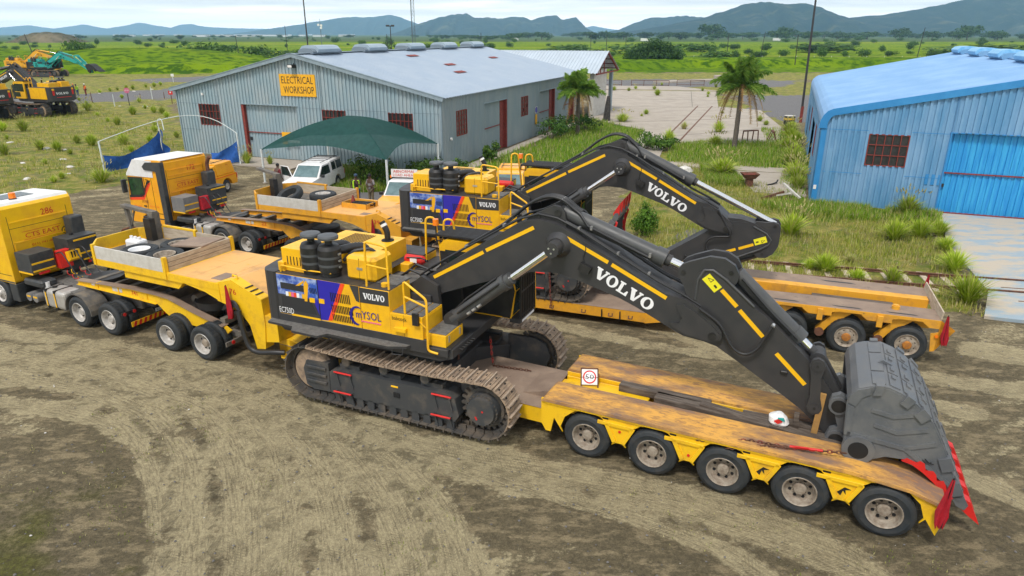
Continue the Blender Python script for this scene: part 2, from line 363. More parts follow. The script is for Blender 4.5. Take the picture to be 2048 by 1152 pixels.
# ------------------------------------------------------------------ excavators
def rot2(p, c, a):
    x, z = p[0] - c[0], p[1] - c[1]; k, t = math.cos(a), math.sin(a)
    return (c[0] + x * k - z * t, c[1] + x * t + z * k)
FOOT, APIN, ATIP = (0.1, 3.1), (6.86, 3.04), (9.5, 1.22)
BOOM = [(-.28, 3.1), (-.2, 3.29), (.69, 3.9), (1.57, 4.45), (2.02, 4.75), (2.4, 5.0), (2.65, 5.1), (2.93, 5.14), (3.3, 5.09), (3.66, 4.93), (3.95, 4.77), (4.59, 4.45), (5.15, 4.14), (5.81, 3.82),
        (6.24, 3.75), (6.51, 3.62), (6.91, 3.31), (7.04, 3.16), (7.05, 3.0), (6.97, 2.9), (6.8, 2.86), (6.58, 2.89), (6.25, 2.93), (5.98, 3.05), (5.82, 3.13), (5.19, 3.43), (4.84, 3.57), (4.31, 3.72),
        (3.75, 3.88), (3.39, 3.95), (2.95, 3.94), (2.64, 3.87), (2.03, 3.65), (1.42, 3.43), (.2, 2.95), (0, 2.85), (-.2, 2.92)]
ARM = [(6.55, 2.95), (6.4, 3.3), (6.33, 3.72), (6.36, 4.15), (6.43, 4.33), (6.56, 4.43), (6.74, 4.43), (7.0, 4.26), (7.35, 3.95), (7.98, 3.48), (8.75, 2.8), (9.2, 2.3), (9.58, 1.7), (9.66, 1.3), (9.58, 1.1), (9.42, 1.06), (9.25, 1.25),
       (8.76, 1.66), (8.34, 1.93), (7.47, 2.46), (6.95, 2.76), (6.7, 2.82)]
EAR = [(6.25, 3.75), (6.15, 4.0), (6.03, 4.2), (6.0, 4.36), (6.08, 4.47), (6.25, 4.56), (6.63, 4.71), (6.93, 4.70), (7.14, 4.58), (7.24, 4.40), (7.22, 4.24), (7.08, 4.02), (6.8, 3.9), (6.5, 3.7)]
BSIDE = [(9.62, 1.3), (9.56, 1.8), (9.52, 2.4), (9.55, 2.55), (9.66, 2.70), (9.86, 2.79), (10.16, 2.82), (10.38, 2.74), (10.66, 2.58), (10.95, 2.28), (11.25, 1.76), (11.47, 1.27), (11.70, .85), (11.55, .84), (11.27, 1.2), (11.02, 1.36), (10.68, 1.43), (10.34, 1.40), (10.1, 1.27), (9.9, 1.16), (9.75, 1.18)]
BSHELL = [(9.52, 2.45), (9.58, 2.60), (9.68, 2.72), (9.87, 2.81), (10.16, 2.85), (10.40, 2.77), (10.68, 2.60), (10.98, 2.30), (11.28, 1.77), (11.50, 1.28), (11.74, .82)]
def track(root, side):
    """Endless track on its frame; x forward, side -1 near / +1 far."""
    yc = side * 1.64; r, x0, x1, zc = .70, -2.58, 2.32, .89
    per = 2 * (x1 - x0) + 2 * math.pi * r; n = 60; pitch = per / n
    M = MB()
    for i in range(n):
        d = (i + .5) * pitch; Ls = x1 - x0
        if d < Ls:
            k = d / Ls; px, pz, a = x0 + d, zc + r - .07 * math.sin(math.pi * k), 0.0
        elif d < Ls + math.pi * r:
            t = (d - Ls) / r; px, pz, a = x1 + r * math.sin(t), zc + r * math.cos(t), t
        elif d < 2 * Ls + math.pi * r:
            px, pz, a = x1 - (d - Ls - math.pi * r), zc - r, math.pi
        else:
            t = (d - 2 * Ls - math.pi * r) / r; px, pz, a = x0 - r * math.sin(t), zc - r * math.cos(t), math.pi + t
        mm = MUD if a < 2.0 else TRK
        tx, tz, nx, nz = math.cos(a), -math.sin(a), math.sin(a), math.cos(a)
        def put(u, v, du, dv, y0, y1, m):
            pts = [(px + tx * uu + nx * vv, pz + tz * uu + nz * vv) for uu, vv in ((u - du, v - dv), (u + du, v - dv), (u + du, v + dv), (u - du, v + dv))]
            M.prism(pts, y0, y1, m)
        put(0, 0, pitch * .47, .014, yc - .325, yc + .325, mm)
        put(-pitch * .30, .044, .014, .034, yc - .322, yc + .322, mm if a > 2 else MUDL); put(pitch * .16, .022, .010, .012, yc - .32, yc + .32, mm)
        put(0, -.06, pitch * .42, .055, yc - .12, yc - .06, TRK); put(0, -.06, pitch * .42, .055, yc + .06, yc + .12, TRK)
        for yy in (-.16, .16): put(0, .017, .018, .003, yc + yy - .03, yc + yy + .03, DARKGAP)
    t = M.build('track_belt', root)
    yo = yc + side * .24; yi = yc - side * .22
    lo, hi = min(yo, yi), max(yo, yi)
    F = MB()
    F.prism([(-1.95, .42), (-1.95, 1.02), (-1.7, 1.13), (1.35, 1.13), (1.62, 1.02), (1.72, .6), (1.6, .42)], lo, hi, TFR)
    # idler guard box with pressed ribs
    F.prism([(-2.72, .5), (-2.78, .95), (-2.66, 1.2), (-1.98, 1.22), (-1.98, .42), (-2.5, .4)], lo + .02, hi - .02, TFR)
    ex = yo + side * .012
    for z in (.62, .82, 1.02): F.box(-2.66, -2.05, min(yo, ex) - .02, max(yo, ex) + .01, z, z + .07, TFR)
    F.box(-.06, .12, min(yo, ex) - .01, max(yo, ex), .72, .86, DARKGAP)
    F.box(-.12, .08, min(yo, ex), max(yo, ex) + .003, .98, 1.03, YDEC)
    F.prism([(-1.9, .28), (-1.9, .45), (1.55, .45), (1.55, .28)], yc - .17, yc + .17, TFR)
    for k in range(11):
        x = -1.72 + k * .32
        F.prism([(x - .10, .20), (x - .10, .36), (x - .05, .46), (x + .05, .46), (x + .10, .36), (x + .10, .20)], min(yo, yo - side * .05), max(yo, yo - side * .05), TFR)
        F.cyl((x, yc - .2, .30), (x, yc + .2, .30), .10, TRK, n=10)
    for x in (-1.3, -.1, 1.05): F.box(x - .42, x + .18, yc - .1, yc + .1, 1.13, 1.24, TFR)
    fr = F.build('track_frame', root, .02)
    for x in (-1.78, 1.02):
        for z, s0 in ((1.06, .03), (.55, .10)):
            H = MB()
            a, b = (x, yo + side * s0, z), (x + .52, yo + side * s0, z)
            H.tube([a, b], .025, RED); H.bar((x + .03, yo, z - .02), (x + .03, yo + side * (s0 + .02), z - .02), .05, .05, TFR); H.bar((x + .49, yo, z - .02), (x + .49, yo + side * (s0 + .02), z - .02), .05, .05, TFR)
            H.bar((x + .06, yo + side * .02, z - .04), (x + .14, yo + side * .02, z - .36), .035, .035, TFR); H.bar((x + .46, yo + side * .02, z - .04), (x + .54, yo + side * .02, z - .36), .035, .035, TFR); H.build('step_rail', fr)
    for x in (-1.45, -.35, .8):
        R = MB(); R.cyl((x, yc - .2, 1.36), (x, yc + .26, 1.36), .12, TRK, n=14); R.build('carrier_roller', fr)
    I = MB(); I.lathe([(.1, .2), (.5, .17), (.56, .1), (.6, 0), (.56, -.1), (.5, -.17), (.1, -.2)], (x0, yc, zc), (0, 1, 0), MUD, 24); I.build('idler', fr)
    S = MB()
    for k in range(22):
        a = 2 * math.pi * k / 22
        S.prism([(x1 + math.cos(a + t) * q, zc + math.sin(a + t) * q) for t, q in ((-.10, .46), (.10, .46), (.05, .62), (-.05, .62))], yc - .05, yc + .05, TRK)
    S.cyl((x1, yc - .09, zc), (x1, yc + .09, zc), .5, TRK, n=28)
    S.cyl((x1, yc, zc), (x1, yc + side * .24, zc), .44, TFR, r1=.40, n=26)
    S.cyl((x1, yc + side * .24, zc), (x1, yc + side * .33, zc), .36, TFR, r1=.34, n=26)
    for k in range(24):
        a = 2 * math.pi * k / 24; q = (x1 + .38 * math.cos(a), zc + .38 * math.sin(a))
        S.cyl((q[0], yc + side * .24, q[1]), (q[0], yc + side * .27, q[1]), .02, TRK, n=6)
    for q in ((.05, .02), (-.12, -.16), (-.1, -.2)): S.cyl((x1 + q[0], yc + side * .33, zc + q[1]), (x1 + q[0], yc + side * .334, zc + q[1]), .025, RED, n=8)
    # drive cover on the machine side
    yv = yc - side * .30
    S.prism([(x1 - .75, zc - .42), (x1 - .75, zc + .46), (x1, zc + .48), (x1 + .34, zc + .34), (x1 + .48, zc), (x1 + .34, zc - .34), (x1, zc - .48)], min(yv, yv + side * .1), max(yv, yv + side * .1), TFR)
    S.build('sprocket', fr, .015)
MUDL = mat('grouser_bar', (0.40, 0.31, 0.23), 0.7, col2=(0.26, 0.2, 0.15), nscale=6, amount=0.8)
TFR = mat('track_frame_grey', (0.045, 0.048, 0.052), 0.5, col2=(0.15, 0.12, 0.09), nscale=2.2, amount=0.55, lo=0.5, hi=0.7)
def rail(M, pts, r, m): M.tube(pts, r, m, n=7)
def round_pts(pts, r=.08):
    out = [pts[0]]
    for i in range(1, len(pts) - 1):
        p = Vector(pts[i]); a = (Vector(pts[i - 1]) - p); b = (Vector(pts[i + 1]) - p)
        ra, rb = min(r, a.length / 2.2), min(r, b.length / 2.2)
        A, B = p + a.normalized() * ra, p + b.normalized() * rb
        for t in (0, .33, .67, 1): out.append(tuple(A * (1 - t) ** 2 + p * 2 * t * (1 - t) + B * t * t))
    return out + [pts[-1]]
def excavator(loc, yaw, label, boom_rot=0.0, arm_rot=0.0, buck_rot=0.0, body=EXY, dark=EXG, boomc=EXG, bucketc=BKT, decals=True,
              category='excavator', group=None, swing=0.0, lettering='V', tips=None, bscale=1.0):
    RED_ = tips or RED
    root = thing('crawler_excavator', label, category, loc, yaw, group)
    Yc = body
    off = (0, 0, -.15)
    P = lambda M, n, par=None, bv=.015: M.build(n, par or root, bv, off if par is None else (0, 0, 0))
    base = bpy.data.objects
    # undercarriage
    for sd in (-1, 1):
        before = set(o.name for o in root.children)
        track(root, sd)
        for o in root.children:
            if o.name not in before: o.location = (-.2, 0, -.15)
    M = MB()
    M.cyl((0, 0, .95), (0, 0, 1.5), .95, dark, r1=.85, n=30)
    M.cyl((0, 0, 1.5), (0, 0, 1.76), .80, EXB, n=30)
    M.prism([(-1.0, .62), (-1.0, 1.25), (1.0, 1.25), (1.0, .62)], -.9, .9, dark)
    for sx in (-1, 1):
        for sy in (-1, 1):
            M.bar((sx * .55, sy * .35, 1.02), (sx * 1.45, sy * 1.42, .86), .5, .45, dark)
    M.box(.6, 1.35, 1.0, 1.5, .95, 1.2, dark)
    P(M, 'carbody').location.x = -.2
    sw = bpy.data.objects.new
    # everything above the slewing ring
    M = MB()
    M.prism([(-3.9, 1.95), (-3.7, 1.78), (.9, 1.78), (1.25, 1.9), (1.25, 2.12), (-3.9, 2.12)], -1.58, 1.6, dark)
    M.box(-3.75, .62, -1.675, -1.58, 1.95, 2.29, dark)
    M.box(.3, 1.15, -1.65, -.62, 1.93, 2.12, dark)
    M.box(.62, 1.2, -1.58, -.5, 2.02, 2.14, EXB)
    for k in range(6): M.bar((.85, -1.25 + k * .13, 2.02), (1.35, -1.25 + k * .13, 2.02), .05, .04, EXB)
    M.box(1.15, 1.17, -1.2, -.7, 2.0, 2.08, WHITEDEC)
    P(M, 'upper_frame')
    M = MB()
    prof = [(-3.72, -1.675), (-4.05, -1.66), (-4.22, -1.45), (-4.34, -.9), (-4.36, 0), (-4.34, .9), (-4.22, 1.45), (-4.05, 1.66), (-3.72, 1.675)]
    M.prism([(p[0], p[1]) for p in prof], 1.92, 3.40, dark, plane='xy')
    cw = P(M, 'counterweight', None, .07)
    if decals:
        M = MB()
        slab_word(M, (-4.372, .95, 2.62), (0, -1, 0), (0, 0, 1), 1.5, .24, WHITEDEC, .004)
        for yy in (1.16, -1.16):
            M.prism([(yy - .12, 3.1), (yy + .12, 3.1), (yy + .12, 3.28), (yy - .12, 3.28)], -4.32, -4.2, YDEC, plane='yz')
            M.prism([(yy - .1, 2.55), (yy + .1, 2.55), (yy + .12, 3.08), (yy - .12, 3.08)], -4.312, -4.2, RED, plane='yz')
        M.box(-4.365, -4.2, -.9, .9, 2.28, 2.34, RED)
        P(M, 'counterweight_markings', None, 0)
    # engine bay panels both sides
    for sd in (-1, 1):
        M = MB(); ya, yb = sorted((sd * 1.66, sd * .2))
        x1 = -1.2 if sd < 0 else -.95
        M.box(-3.70, x1, ya, yb, 2.12, 3.38, Yc)
        if sd < 0:
            f = -1.66
            D = lambda pts, m, o=.004: M.prism(pts, f - o, f + .02, m)
            D([(-3.70, 2.30), (-2.43, 2.30), (-2.43, 3.36), (-3.70, 3.36)], dark, .003)
            if decals:
                D([(-3.69, 2.83), (-2.44, 2.83), (-2.44, 3.36), (-3.69, 3.36)], SKYWRAP, .007)
                D([(-2.41, 2.31), (-2.17, 2.33), (-1.70, 3.37), (-2.41, 3.37)], BLUEDEC, .006)
                D([(-2.60, 2.80), (-2.44, 2.42), (-2.44, 2.83), (-2.60, 2.83)], BLUEDEC, .008)
                D([(-2.19, 2.33), (-2.07, 2.34), (-1.60, 3.37), (-1.72, 3.37)], REDDEC, .009)
                # picture on the door: a yellow machine with bright crates below
                D([(-2.86, 2.74), (-2.78, 2.74), (-2.70, 3.2), (-2.76, 3.3), (-2.84, 3.22)], SIGNY, .012)
                D([(-3.1, 3.12), (-2.82, 3.3), (-2.84, 3.23), (-2.98, 3.13)], SIGNY, .014)
                for k, cc in enumerate((WHITEDEC, SIGNY, PINK, REDDEC, WHITEDEC, SKYWRAP, SIGNY)): D([(-3.44 + k * .085, 2.80), (-3.36 + k * .085, 2.80), (-3.36 + k * .085, 2.92), (-3.44 + k * .085, 2.92)], cc, .011)
                text(M, 'EC750D', (-3.70, f - .01, 2.33), (1, 0, 0), (0, 0, 1), .46, .15, WHITEDEC, .008)
            D([(-3.58, 2.98), (-2.82, 2.98), (-2.82, 3.15), (-3.58, 3.15)], MESHG, .010)
            D([(-3.60, 2.42), (-2.52, 2.42), (-2.68, 2.78), (-3.60, 2.78)], MESHG, .006)
            D([(-3.32, 2.27), (-2.43, 2.27), (-2.43, 2.33), (-3.32, 2.33)], YDEC, .012)
            for xx, zz in ((-2.62, 2.80), (-2.33, 2.82)): D([(xx - .08, zz - .06), (xx + .08, zz - .06), (xx + .08, zz + .06), (xx - .08, zz + .06)], Yc, .018)
            def slots(x0, x1, z0, z1, n, sl=.02):
                for k in range(n):
                    x = x0 + (x1 - x0) * k / (n - 1)
                    D([(x, z0), (x + .022, z0), (x + .022 - sl, z1), (x - sl, z1)], DARKGAP, .013)
            slots(-2.66, -2.48, 2.98, 3.13, 5); slots(-2.04, -1.5, 2.86, 3.1, 11); slots(-2.03, -1.44, 2.58, 2.78, 13); slots(-2.02, -1.42, 2.36, 2.53, 13)
            D([(-1.46, 3.37), (-1.21, 3.37), (-1.21, 2.96), (-1.30, 2.99)], dark, .008)
            D([(-2.425, 2.3), (-2.41, 2.3), (-2.41, 3.37), (-2.425, 3.37)], DARKGAP, .010)
        P(M, 'engine_panel')
    # tank block, then the stair blocks in front of it
    M = MB()
    M.box(-1.185, -.36, -1.665, -.72, 2.12, 3.36, Yc)
    f = -1.665; D = lambda pts, m, o=.004: M.prism(pts, f - o, f + .02, m)
    D([(-1.185, 2.97), (-.372, 2.99), (-.372, 3.352), (-1.185, 3.352)], dark, .006)
    M.cyl((-.62, -1.42, 3.36), (-.62, -1.42, 3.46), .085, Yc, n=14)
    tk = P(M, 'fuel_tank')
    if decals:
        M = MB()
        if lettering == 'V': slab_word(M, (-1.08, f - .006, 3.08), (1, 0, 0), (0, 0, 1), .60, .155, WHITEDEC, .004)
        # crescent emblem, name and pink underline across the panel joint
        cx, cz, arc = -1.30, 2.60, []
        for k in range(14):
            a = rad(70 + k * 200 / 13); arc.append((cx + .22 * math.cos(a), cz + .25 * math.sin(a)))
        inn = []
        for k in range(14):
            a = rad(270 - k * 200 / 13); inn.append((cx + .04 + .19 * math.cos(a), cz + .215 * math.sin(a)))
        M.prism(arc + inn, f - .012, f + .01, NAVY)
        text(M, 'mysol'.upper()[0].lower() + 'YSOL', (-1.33, f - .012, 2.56), (1, 0, 0), (0, 0, 1), .72, .20, NAVY, .004)
        for k in range(9): M.box(-1.18 + k * .063, -1.135 + k * .063, f - .014, f, 2.47, 2.50, PINK)
        M.build('lettering', root, 0, off)
    if True:
        M = MB(); M.box(-.355, .52, -1.668, -.72, 2.12, 2.84, Yc); M.box(.50, 1.06, -1.56, -.70, 2.12, 2.42, Yc)
        M.box(.505, .53, -1.56, -.75, 2.42, 2.80, Yc)
        M.box(-.32, .05, -1.62, -.76, 2.84, 2.862, GRIT); M.box(.08, .28, -1.62, -.76, 2.84, 2.862, GRIT); M.box(.31, .5, -1.62, -.76, 2.84, 2.862, GRIT)
        M.box(.55, 1.04, -1.5, -.74, 2.42, 2.442, GRIT)
        M.box(-.22, .10, -1.76, -1.66, 2.42, 2.52, Yc)
        M.box(.005, .012, -1.672, -1.6, 2.14, 2.84, DARKGAP)
        for yy in (-1.40, -.86): M.box(1.055, 1.075, yy - .03, yy + .03, 2.22, 2.38, ZINC)
        st = P(M, 'stair_block', None, .025)
        if decals:
            M = MB(); text(M, 'babcock', (-.30, -1.674, 2.68), (1, 0, 0), (0, 0, 1), .40, .10, BLK, .004); M.build('lettering', st)
    # side walkway grating
    M = MB()
    M.prism([(-4.0, -1.66), (-3.95, -1.88), (-3.15, -1.90), (-3.0, -2.12), (-2.2, -2.14), (-2.05, -1.92), (-.30, -1.96), (.12, -1.80), (.18, -1.66)], 2.04, 2.10, GRIT, plane='xy', side=dark)
    M.tube([(-.2, -1.9, 2.04), (-.2, -1.92, 1.9), (.05, -1.86, 1.9), (.05, -1.84, 2.04)], .015, dark, 5)
    P(M, 'walkway')
    # decking between tank and boom
    M = MB(); M.box(-1.2, -.36, -1.64, -.6, 3.362, 3.38, dark); M.box(-.95, -.38, -1.28, -.64, 3.38, 3.395, GRIT)
    M.box(-1.3, -.5, -.6, .9, 3.12, 3.16, GRIT); M.box(-.5, .1, .45, 1.5, 3.2, 3.24, GRIT)
    M.box(-1.2, .2, -.7, -.52, 2.2, 3.0, dark); M.box(-1.2, -.4, .5, 1.6, 2.1, 3.2, dark)
    M.prism([(-.7, 2.1), (-.7, 2.9), (-.1, 3.45), (.35, 3.25), (.45, 2.1)], -.62, -.50, dark); M.prism([(-.7, 2.1), (-.7, 2.9), (-.1, 3.45), (.35, 3.25), (.45, 2.1)], .50, .62, dark)
    M.tube([(-1.0, -.2, 3.15), (-.6, -.3, 3.45), (-.2, -.2, 3.3)], .035, HOSE); M.tube([(-1.0, .1, 3.15), (-.6, .0, 3.5), (-.2, .1, 3.35)], .035, HOSE)
    P(M, 'centre_deck')
    # hoods
    M = MB(); M.box(-3.66, -2.98, -1.42, -.45, 3.382, 3.98, Yc)
    for k in range(5): M.box(-3.5 + k * .1, -3.465 + k * .1, -1.427, -1.41, 3.55, 3.78, DARKGAP)
    P(M, 'engine_hood', None, .07)
    M = MB(); M.box(-1.78, -.92, -1.34, -.55, 3.382, 3.98, Yc)
    h = P(M, 'engine_hood', None, .07)
    M = MB(); M.box(-1.44, -1.28, -1.352, -1.34, 3.66, 3.72, ZINC); M.box(-1.382, -1.376, -1.345, -1.33, 3.4, 3.95, DARKGAP); M.build('latch', h)
    M = MB(); M.box(-3.4, -1.45, -.38, .92, 3.382, 3.86, Yc)
    for k in range(10): M.box(-2.95 + k * .07, -2.91 + k * .07, -.05, .75, 3.862, 3.866, DARKGAP)
    P(M, 'engine_hood', None, .06)
    M = MB(); M.box(-3.72, -1.2, -1.66, 1.66, 3.376, 3.384, dark); M.box(-3.6, -.95, .95, 1.64, 3.384, 3.42, dark)
    P(M, 'hood_deck', None, 0)
    M = MB(); rail(M, round_pts([(-3.62, -1.55, 3.38), (-3.62, -1.55, 3.56), (-2.9, -1.55, 3.52), (-2.1, -1.5, 3.52)]), .022, Yc); M.box(-3.74, -3.55, -1.5, -1.2, 3.38, 3.62, Yc); P(M, 'hood_bracket')
    for xa in (-2.80, -2.27):
        M = MB(); c = (xa, -1.28, 0)
        M.lathe([(0, 3.34), (.24, 3.34), (.25, 3.42), (.25, 3.5), (.285, 3.52), (.285, 3.66), (.288, 3.66), (.288, 3.72), (.285, 3.72), (.285, 3.86), (.288, 3.86), (.288, 3.92), (.285, 3.92), (.285, 4.08), (.24, 4.17), (.09, 4.2), (.09, 4.33), (.25, 4.33), (.255, 4.38), (.235, 4.42), (0, 4.44)], c, (0, 0, 1), EXB, 22,
                [EXB] * 6 + [CAPG, CAPG, EXB, EXB, CAPG, CAPG, EXB, EXB, EXB, EXB, EXB, CAPG, CAPG, CAPG])
        for z in (3.62, 3.78, 3.95): M.box(xa + .26, xa + .32, -1.32, -1.24, z, z + .04, ZINC)
        P(M, 'air_cleaner', None, 0)
    M = MB()
    for xa in (-2.80, -2.27):
        M.tube(round_pts([(xa + .12, -1.06, 3.98), (xa + .3, -.72, 4.0), (xa + .5, -.5, 3.98), (xa + .55, -.4, 3.7)], .15), .11, HOSE, 10)
    M.tube(round_pts([(-2.0, -1.1, 3.75), (-1.75, -1.0, 4.0), (-1.4, -.8, 4.05), (-1.3, -.75, 3.95)], .1), .045, HOSE)
    P(M, 'intake_pipe', None, 0)
    M = MB(); M.cyl((-1.75, .5, 3.86), (-1.75, .5, 3.88), .17, DARKGAP, n=16)
    M.tube(round_pts([(-1.75, .5, 3.84), (-1.75, .5, 4.12), (-1.9, .5, 4.36)], .12), .08, EXB, 10); M.cyl((-1.83, .5, 4.24), (-1.865, .5, 4.30), .088, WHITE, n=12)
    P(M, 'exhaust_stack', None, 0)
    # handrails
    M = MB(); rail(M, round_pts([(-1.02, -1.58, 3.36), (-1.05, -1.5, 4.46), (-.46, -1.5, 4.40), (-.40, -1.58, 3.36)], .1), .028, Yc); rail(M, [(-1.04, -1.53, 3.9), (-.44, -1.53, 3.86)], .022, Yc); P(M, 'handrail', None, 0)
    M = MB(); rail(M, round_pts([(.02, -1.60, 2.86), (.02, -1.6, 3.66), (.62, -1.62, 3.30), (.66, -1.68, 2.9), (.66, -1.70, 2.05), (.9, -1.66, 2.0)], .08), .03, Yc); rail(M, [(.02, -1.6, 3.28), (.64, -1.64, 3.12)], .026, Yc)
    M.box(.3, .46, -1.76, -1.70, 2.66, 2.96, EXB); M.tube([(.38, -1.7, 2.8), (.62, -1.66, 2.6)], .015, Yc); P(M, 'handrail', None, 0)
    for xx in (-.9, -.35):
        M = MB(); rail(M, round_pts([(xx - .05, 1.1, 3.2), (xx - .05, 1.15, 4.42), (xx + .16, 1.25, 4.42), (xx + .22, 1.5, 3.2)], .12), .03, Yc); P(M, 'handrail', None, 0)
    # cab
    M = MB()
    M.prism([(-.25, 2.12), (-.30, 3.85), (-.15, 4.02), (1.35, 4.0), (1.62, 3.75), (1.85, 2.9), (1.75, 2.12)], .68, 1.68, Yc)
    cab = P(M, 'cab', None, .05)
    M = MB()
    for yy in (.672, 1.682):
        M.prism([(-.1, 2.9), (-.12, 3.76), (1.28, 3.76), (1.5, 3.6), (1.68, 2.9)], yy - .005, yy + .005, GLASS)
        M.prism([(.6, 2.3), (.6, 2.84), (1.66, 2.84), (1.62, 2.3)], yy - .005, yy + .005, GLASS)
    M.poly([(1.86, .74, 2.9), (1.86, 1.62, 2.9), (1.63, 1.62, 3.74), (1.63, .74, 3.74)], GLASS); M.poly([(1.765, .74, 2.2), (1.765, 1.62, 2.2), (1.862, 1.62, 2.86), (1.862, .74, 2.86)], GLASS)
    M.poly([(-.285, .8, 2.9), (-.285, 1.56, 2.9), (-.31, 1.56, 3.75), (-.31, .8, 3.75)], GLASS)
    M.build('window', cab)
    M = MB(); M.prism([(-.22, 2.16), (-.27, 3.72), (1.55, 3.72), (1.8, 2.9), (1.72, 2.16)], .655, .665, EXB); M.prism([(0, 2.95), (0, 3.62), (1.4, 3.62), (1.6, 2.95)], .648, .656, GLASS); M.prism([(1.72, 2.14), (1.85, 2.9), (1.6, 3.74), (1.5, 3.74), (1.5, 2.14)], .66, 1.69, EXB); M.build('side_panel', cab)
    M = MB()
    M.box(-.45, 1.35, .72, 1.64, 4.08, 4.12, EXB)
    for k in range(9): M.box(-.43, 1.33, .76 + k * .1, .79 + k * .1, 4.12, 4.14, dark)
    M.bar((-.2, .8, 4.0), (-.2, .8, 4.1), .05, .05, EXB); M.bar((1.1, .8, 4.0), (1.1, .8, 4.1), .05, .05, EXB)
    M.build('roof_guard', cab)
    M = MB()
    for k in range(9): M.bar((2.0, .72 + k * .115, 2.15), (1.98, .72 + k * .115, 3.55), .03, .05, EXB)
    for z in (2.2, 2.85, 3.5): M.box(1.97, 2.01, .70, 1.66, z, z + .05, EXB)
    M.bar((2.02, 1.68, 2.1), (1.98, 1.68, 3.6), .03, .03, Yc)
    M.box(1.7, 2.0, .68, 1.68, 2.02, 2.14, dark); M.box(2.0, 2.008, .8, 1.6, 2.03, 2.09, WHITEDEC)
    M.build('front_guard', cab)
    M = MB(); M.cyl((-.5, .9, 3.9), (-.5, .9, 4.32), .02, EXB, n=6); M.cyl((-.5, .9, 4.32), (-.5, .9, 4.48), .085, ORANGE, r1=.075, n=12); M.bar((-.5, .9, 3.9), (-.25, .9, 3.9), .03, .03, EXB); M.build('beacon', cab)
    M = MB(); rail(M, round_pts([(-.42, .7, 2.9), (-.42, .7, 3.12), (.0, .66, 3.12), (.0, .66, 2.9)], .06), .022, Yc); M.box(-.5, .1, .6, .72, 2.2, 2.9, Yc); P(M, 'cab_side_rail', None, 0)
    if swing: pass
    # ---------------- boom
    RB = lambda p: rot2(p, FOOT, boom_rot)
    pin = RB(APIN)
    RA = lambda p: (pin[0] + rot2((p[0] - APIN[0], p[1] - APIN[1]), (0, 0), arm_rot)[0], pin[1] + rot2((p[0] - APIN[0], p[1] - APIN[1]), (0, 0), arm_rot)[1])
    tip = RA(ATIP)
    RK = lambda p: (tip[0] + bscale * rot2((p[0] - ATIP[0], p[1] - ATIP[1]), (0, 0), buck_rot)[0], tip[1] + bscale * rot2((p[0] - ATIP[0], p[1] - ATIP[1]), (0, 0), buck_rot)[1])
    fB = lambda v: Vector((*[RB((v.x, v.z))[0]], v.y, RB((v.x, v.z))[1]))
    fA = lambda v: Vector((RA((v.x, v.z))[0], v.y, RA((v.x, v.z))[1]))
    fK = lambda v: Vector((RK((v.x, v.z))[0], v.y * bscale, RK((v.x, v.z))[1]))
    M = MB()
    M.prism(BOOM, -.42, .42, boomc)
    # welded side plates stand proud of the box: flanges along top and bottom edges
    n = len(BOOM)
    for sy in (-1, 1):
        y0, y1 = sorted((sy * .42, sy * .455))
        M.prism([BOOM[i] for i in range(1, n - 1)], y0, y1, boomc)
        # cast nose
        yn0, yn1 = sorted((sy * .455, sy * .49))
        M.prism([(6.05, 3.62), (6.2, 3.66), (6.5, 3.5), (6.86, 3.24), (7.0, 3.1), (6.99, 2.97), (6.85, 2.9), (6.3, 2.98), (6.0, 3.12), (5.93, 3.2), (6.15, 3.22), (6.2, 3.34)], yn0, yn1, boomc)
        M.cyl((6.86, sy * .49, 3.04), (6.86, sy * .52, 3.04), .085, EXB, n=16)
    M.prism([(2.5, 5.0), (2.62, 5.16), (3.2, 5.46), (3.36, 5.43), (3.46, 5.3), (3.5, 5.0)], -.30, -.20, boomc); M.prism([(2.5, 5.0), (2.62, 5.16), (3.2, 5.46), (3.36, 5.43), (3.46, 5.3), (3.5, 5.0)], .20, .30, boomc)
    M.cyl((3.3, -.33, 5.3), (3.3, .33, 5.3), .08, EXB, n=12); M.cyl((2.85, -.32, 5.17), (2.85, .32, 5.17), .04, EXB, n=10)
    M.cyl((.1, -.47, 3.1), (.1, .47, 3.1), .26, boomc, n=20)
    M.xf(fB); bm = P(M, 'boom', None, .025)
    if decals or boomc is EXG:
        M = MB()
        for sy in (-1, 1):
            for a, b in (((.17, 3.47), (1.53, 4.28)), ((1.60, 4.33), (2.79, 5.01)), ((3.57, 4.86), (4.53, 4.42)), ((4.61, 4.38), (5.84, 3.79))):
                M.bar((a[0], sy * .457, a[1] - .06), (b[0], sy * .457, b[1] - .06), .012, .085, YDEC, up=(0, 0, 1))
        if lettering == 'V':
            d = Vector((5.67 - 4.31, 0, 3.58 - 4.24)).normalized(); u = Vector((-d.z, 0, d.x))
            slab_word(M, (4.31 - u.x * .26, -.458, 4.24 - u.z * .26), d, u, 1.46, .27, WHITEDEC, .005)
            slab_word(M, (4.31 + d.x * 1.46 - u.x * .26, .458, 4.24 + d.z * 1.46 - u.z * .26), -d, u, 1.46, .27, WHITEDEC, .005)
        M.xf(fB); M.build('markings', bm)
    for sy in (-1, 1):
        M = MB()
        M.cyl((3.38, sy * .455, 4.62), (3.38, sy * .60, 4.62), .30, boomc, r1=.2, n=24)
        M.cyl((3.38, sy * .60, 4.62), (3.38, sy * .93, 4.62), .165, boomc, n=20)
        for k in range(3): a = 2 * math.pi * k / 3 + .5; M.cyl((3.38 + .07 * math.cos(a), sy * .93, 4.62 + .07 * math.sin(a)), (3.38 + .07 * math.cos(a), sy * .938, 4.62 + .07 * math.sin(a)), .022, ZINC, n=8)
        M.xf(fB); M.build('cylinder_boss', bm)
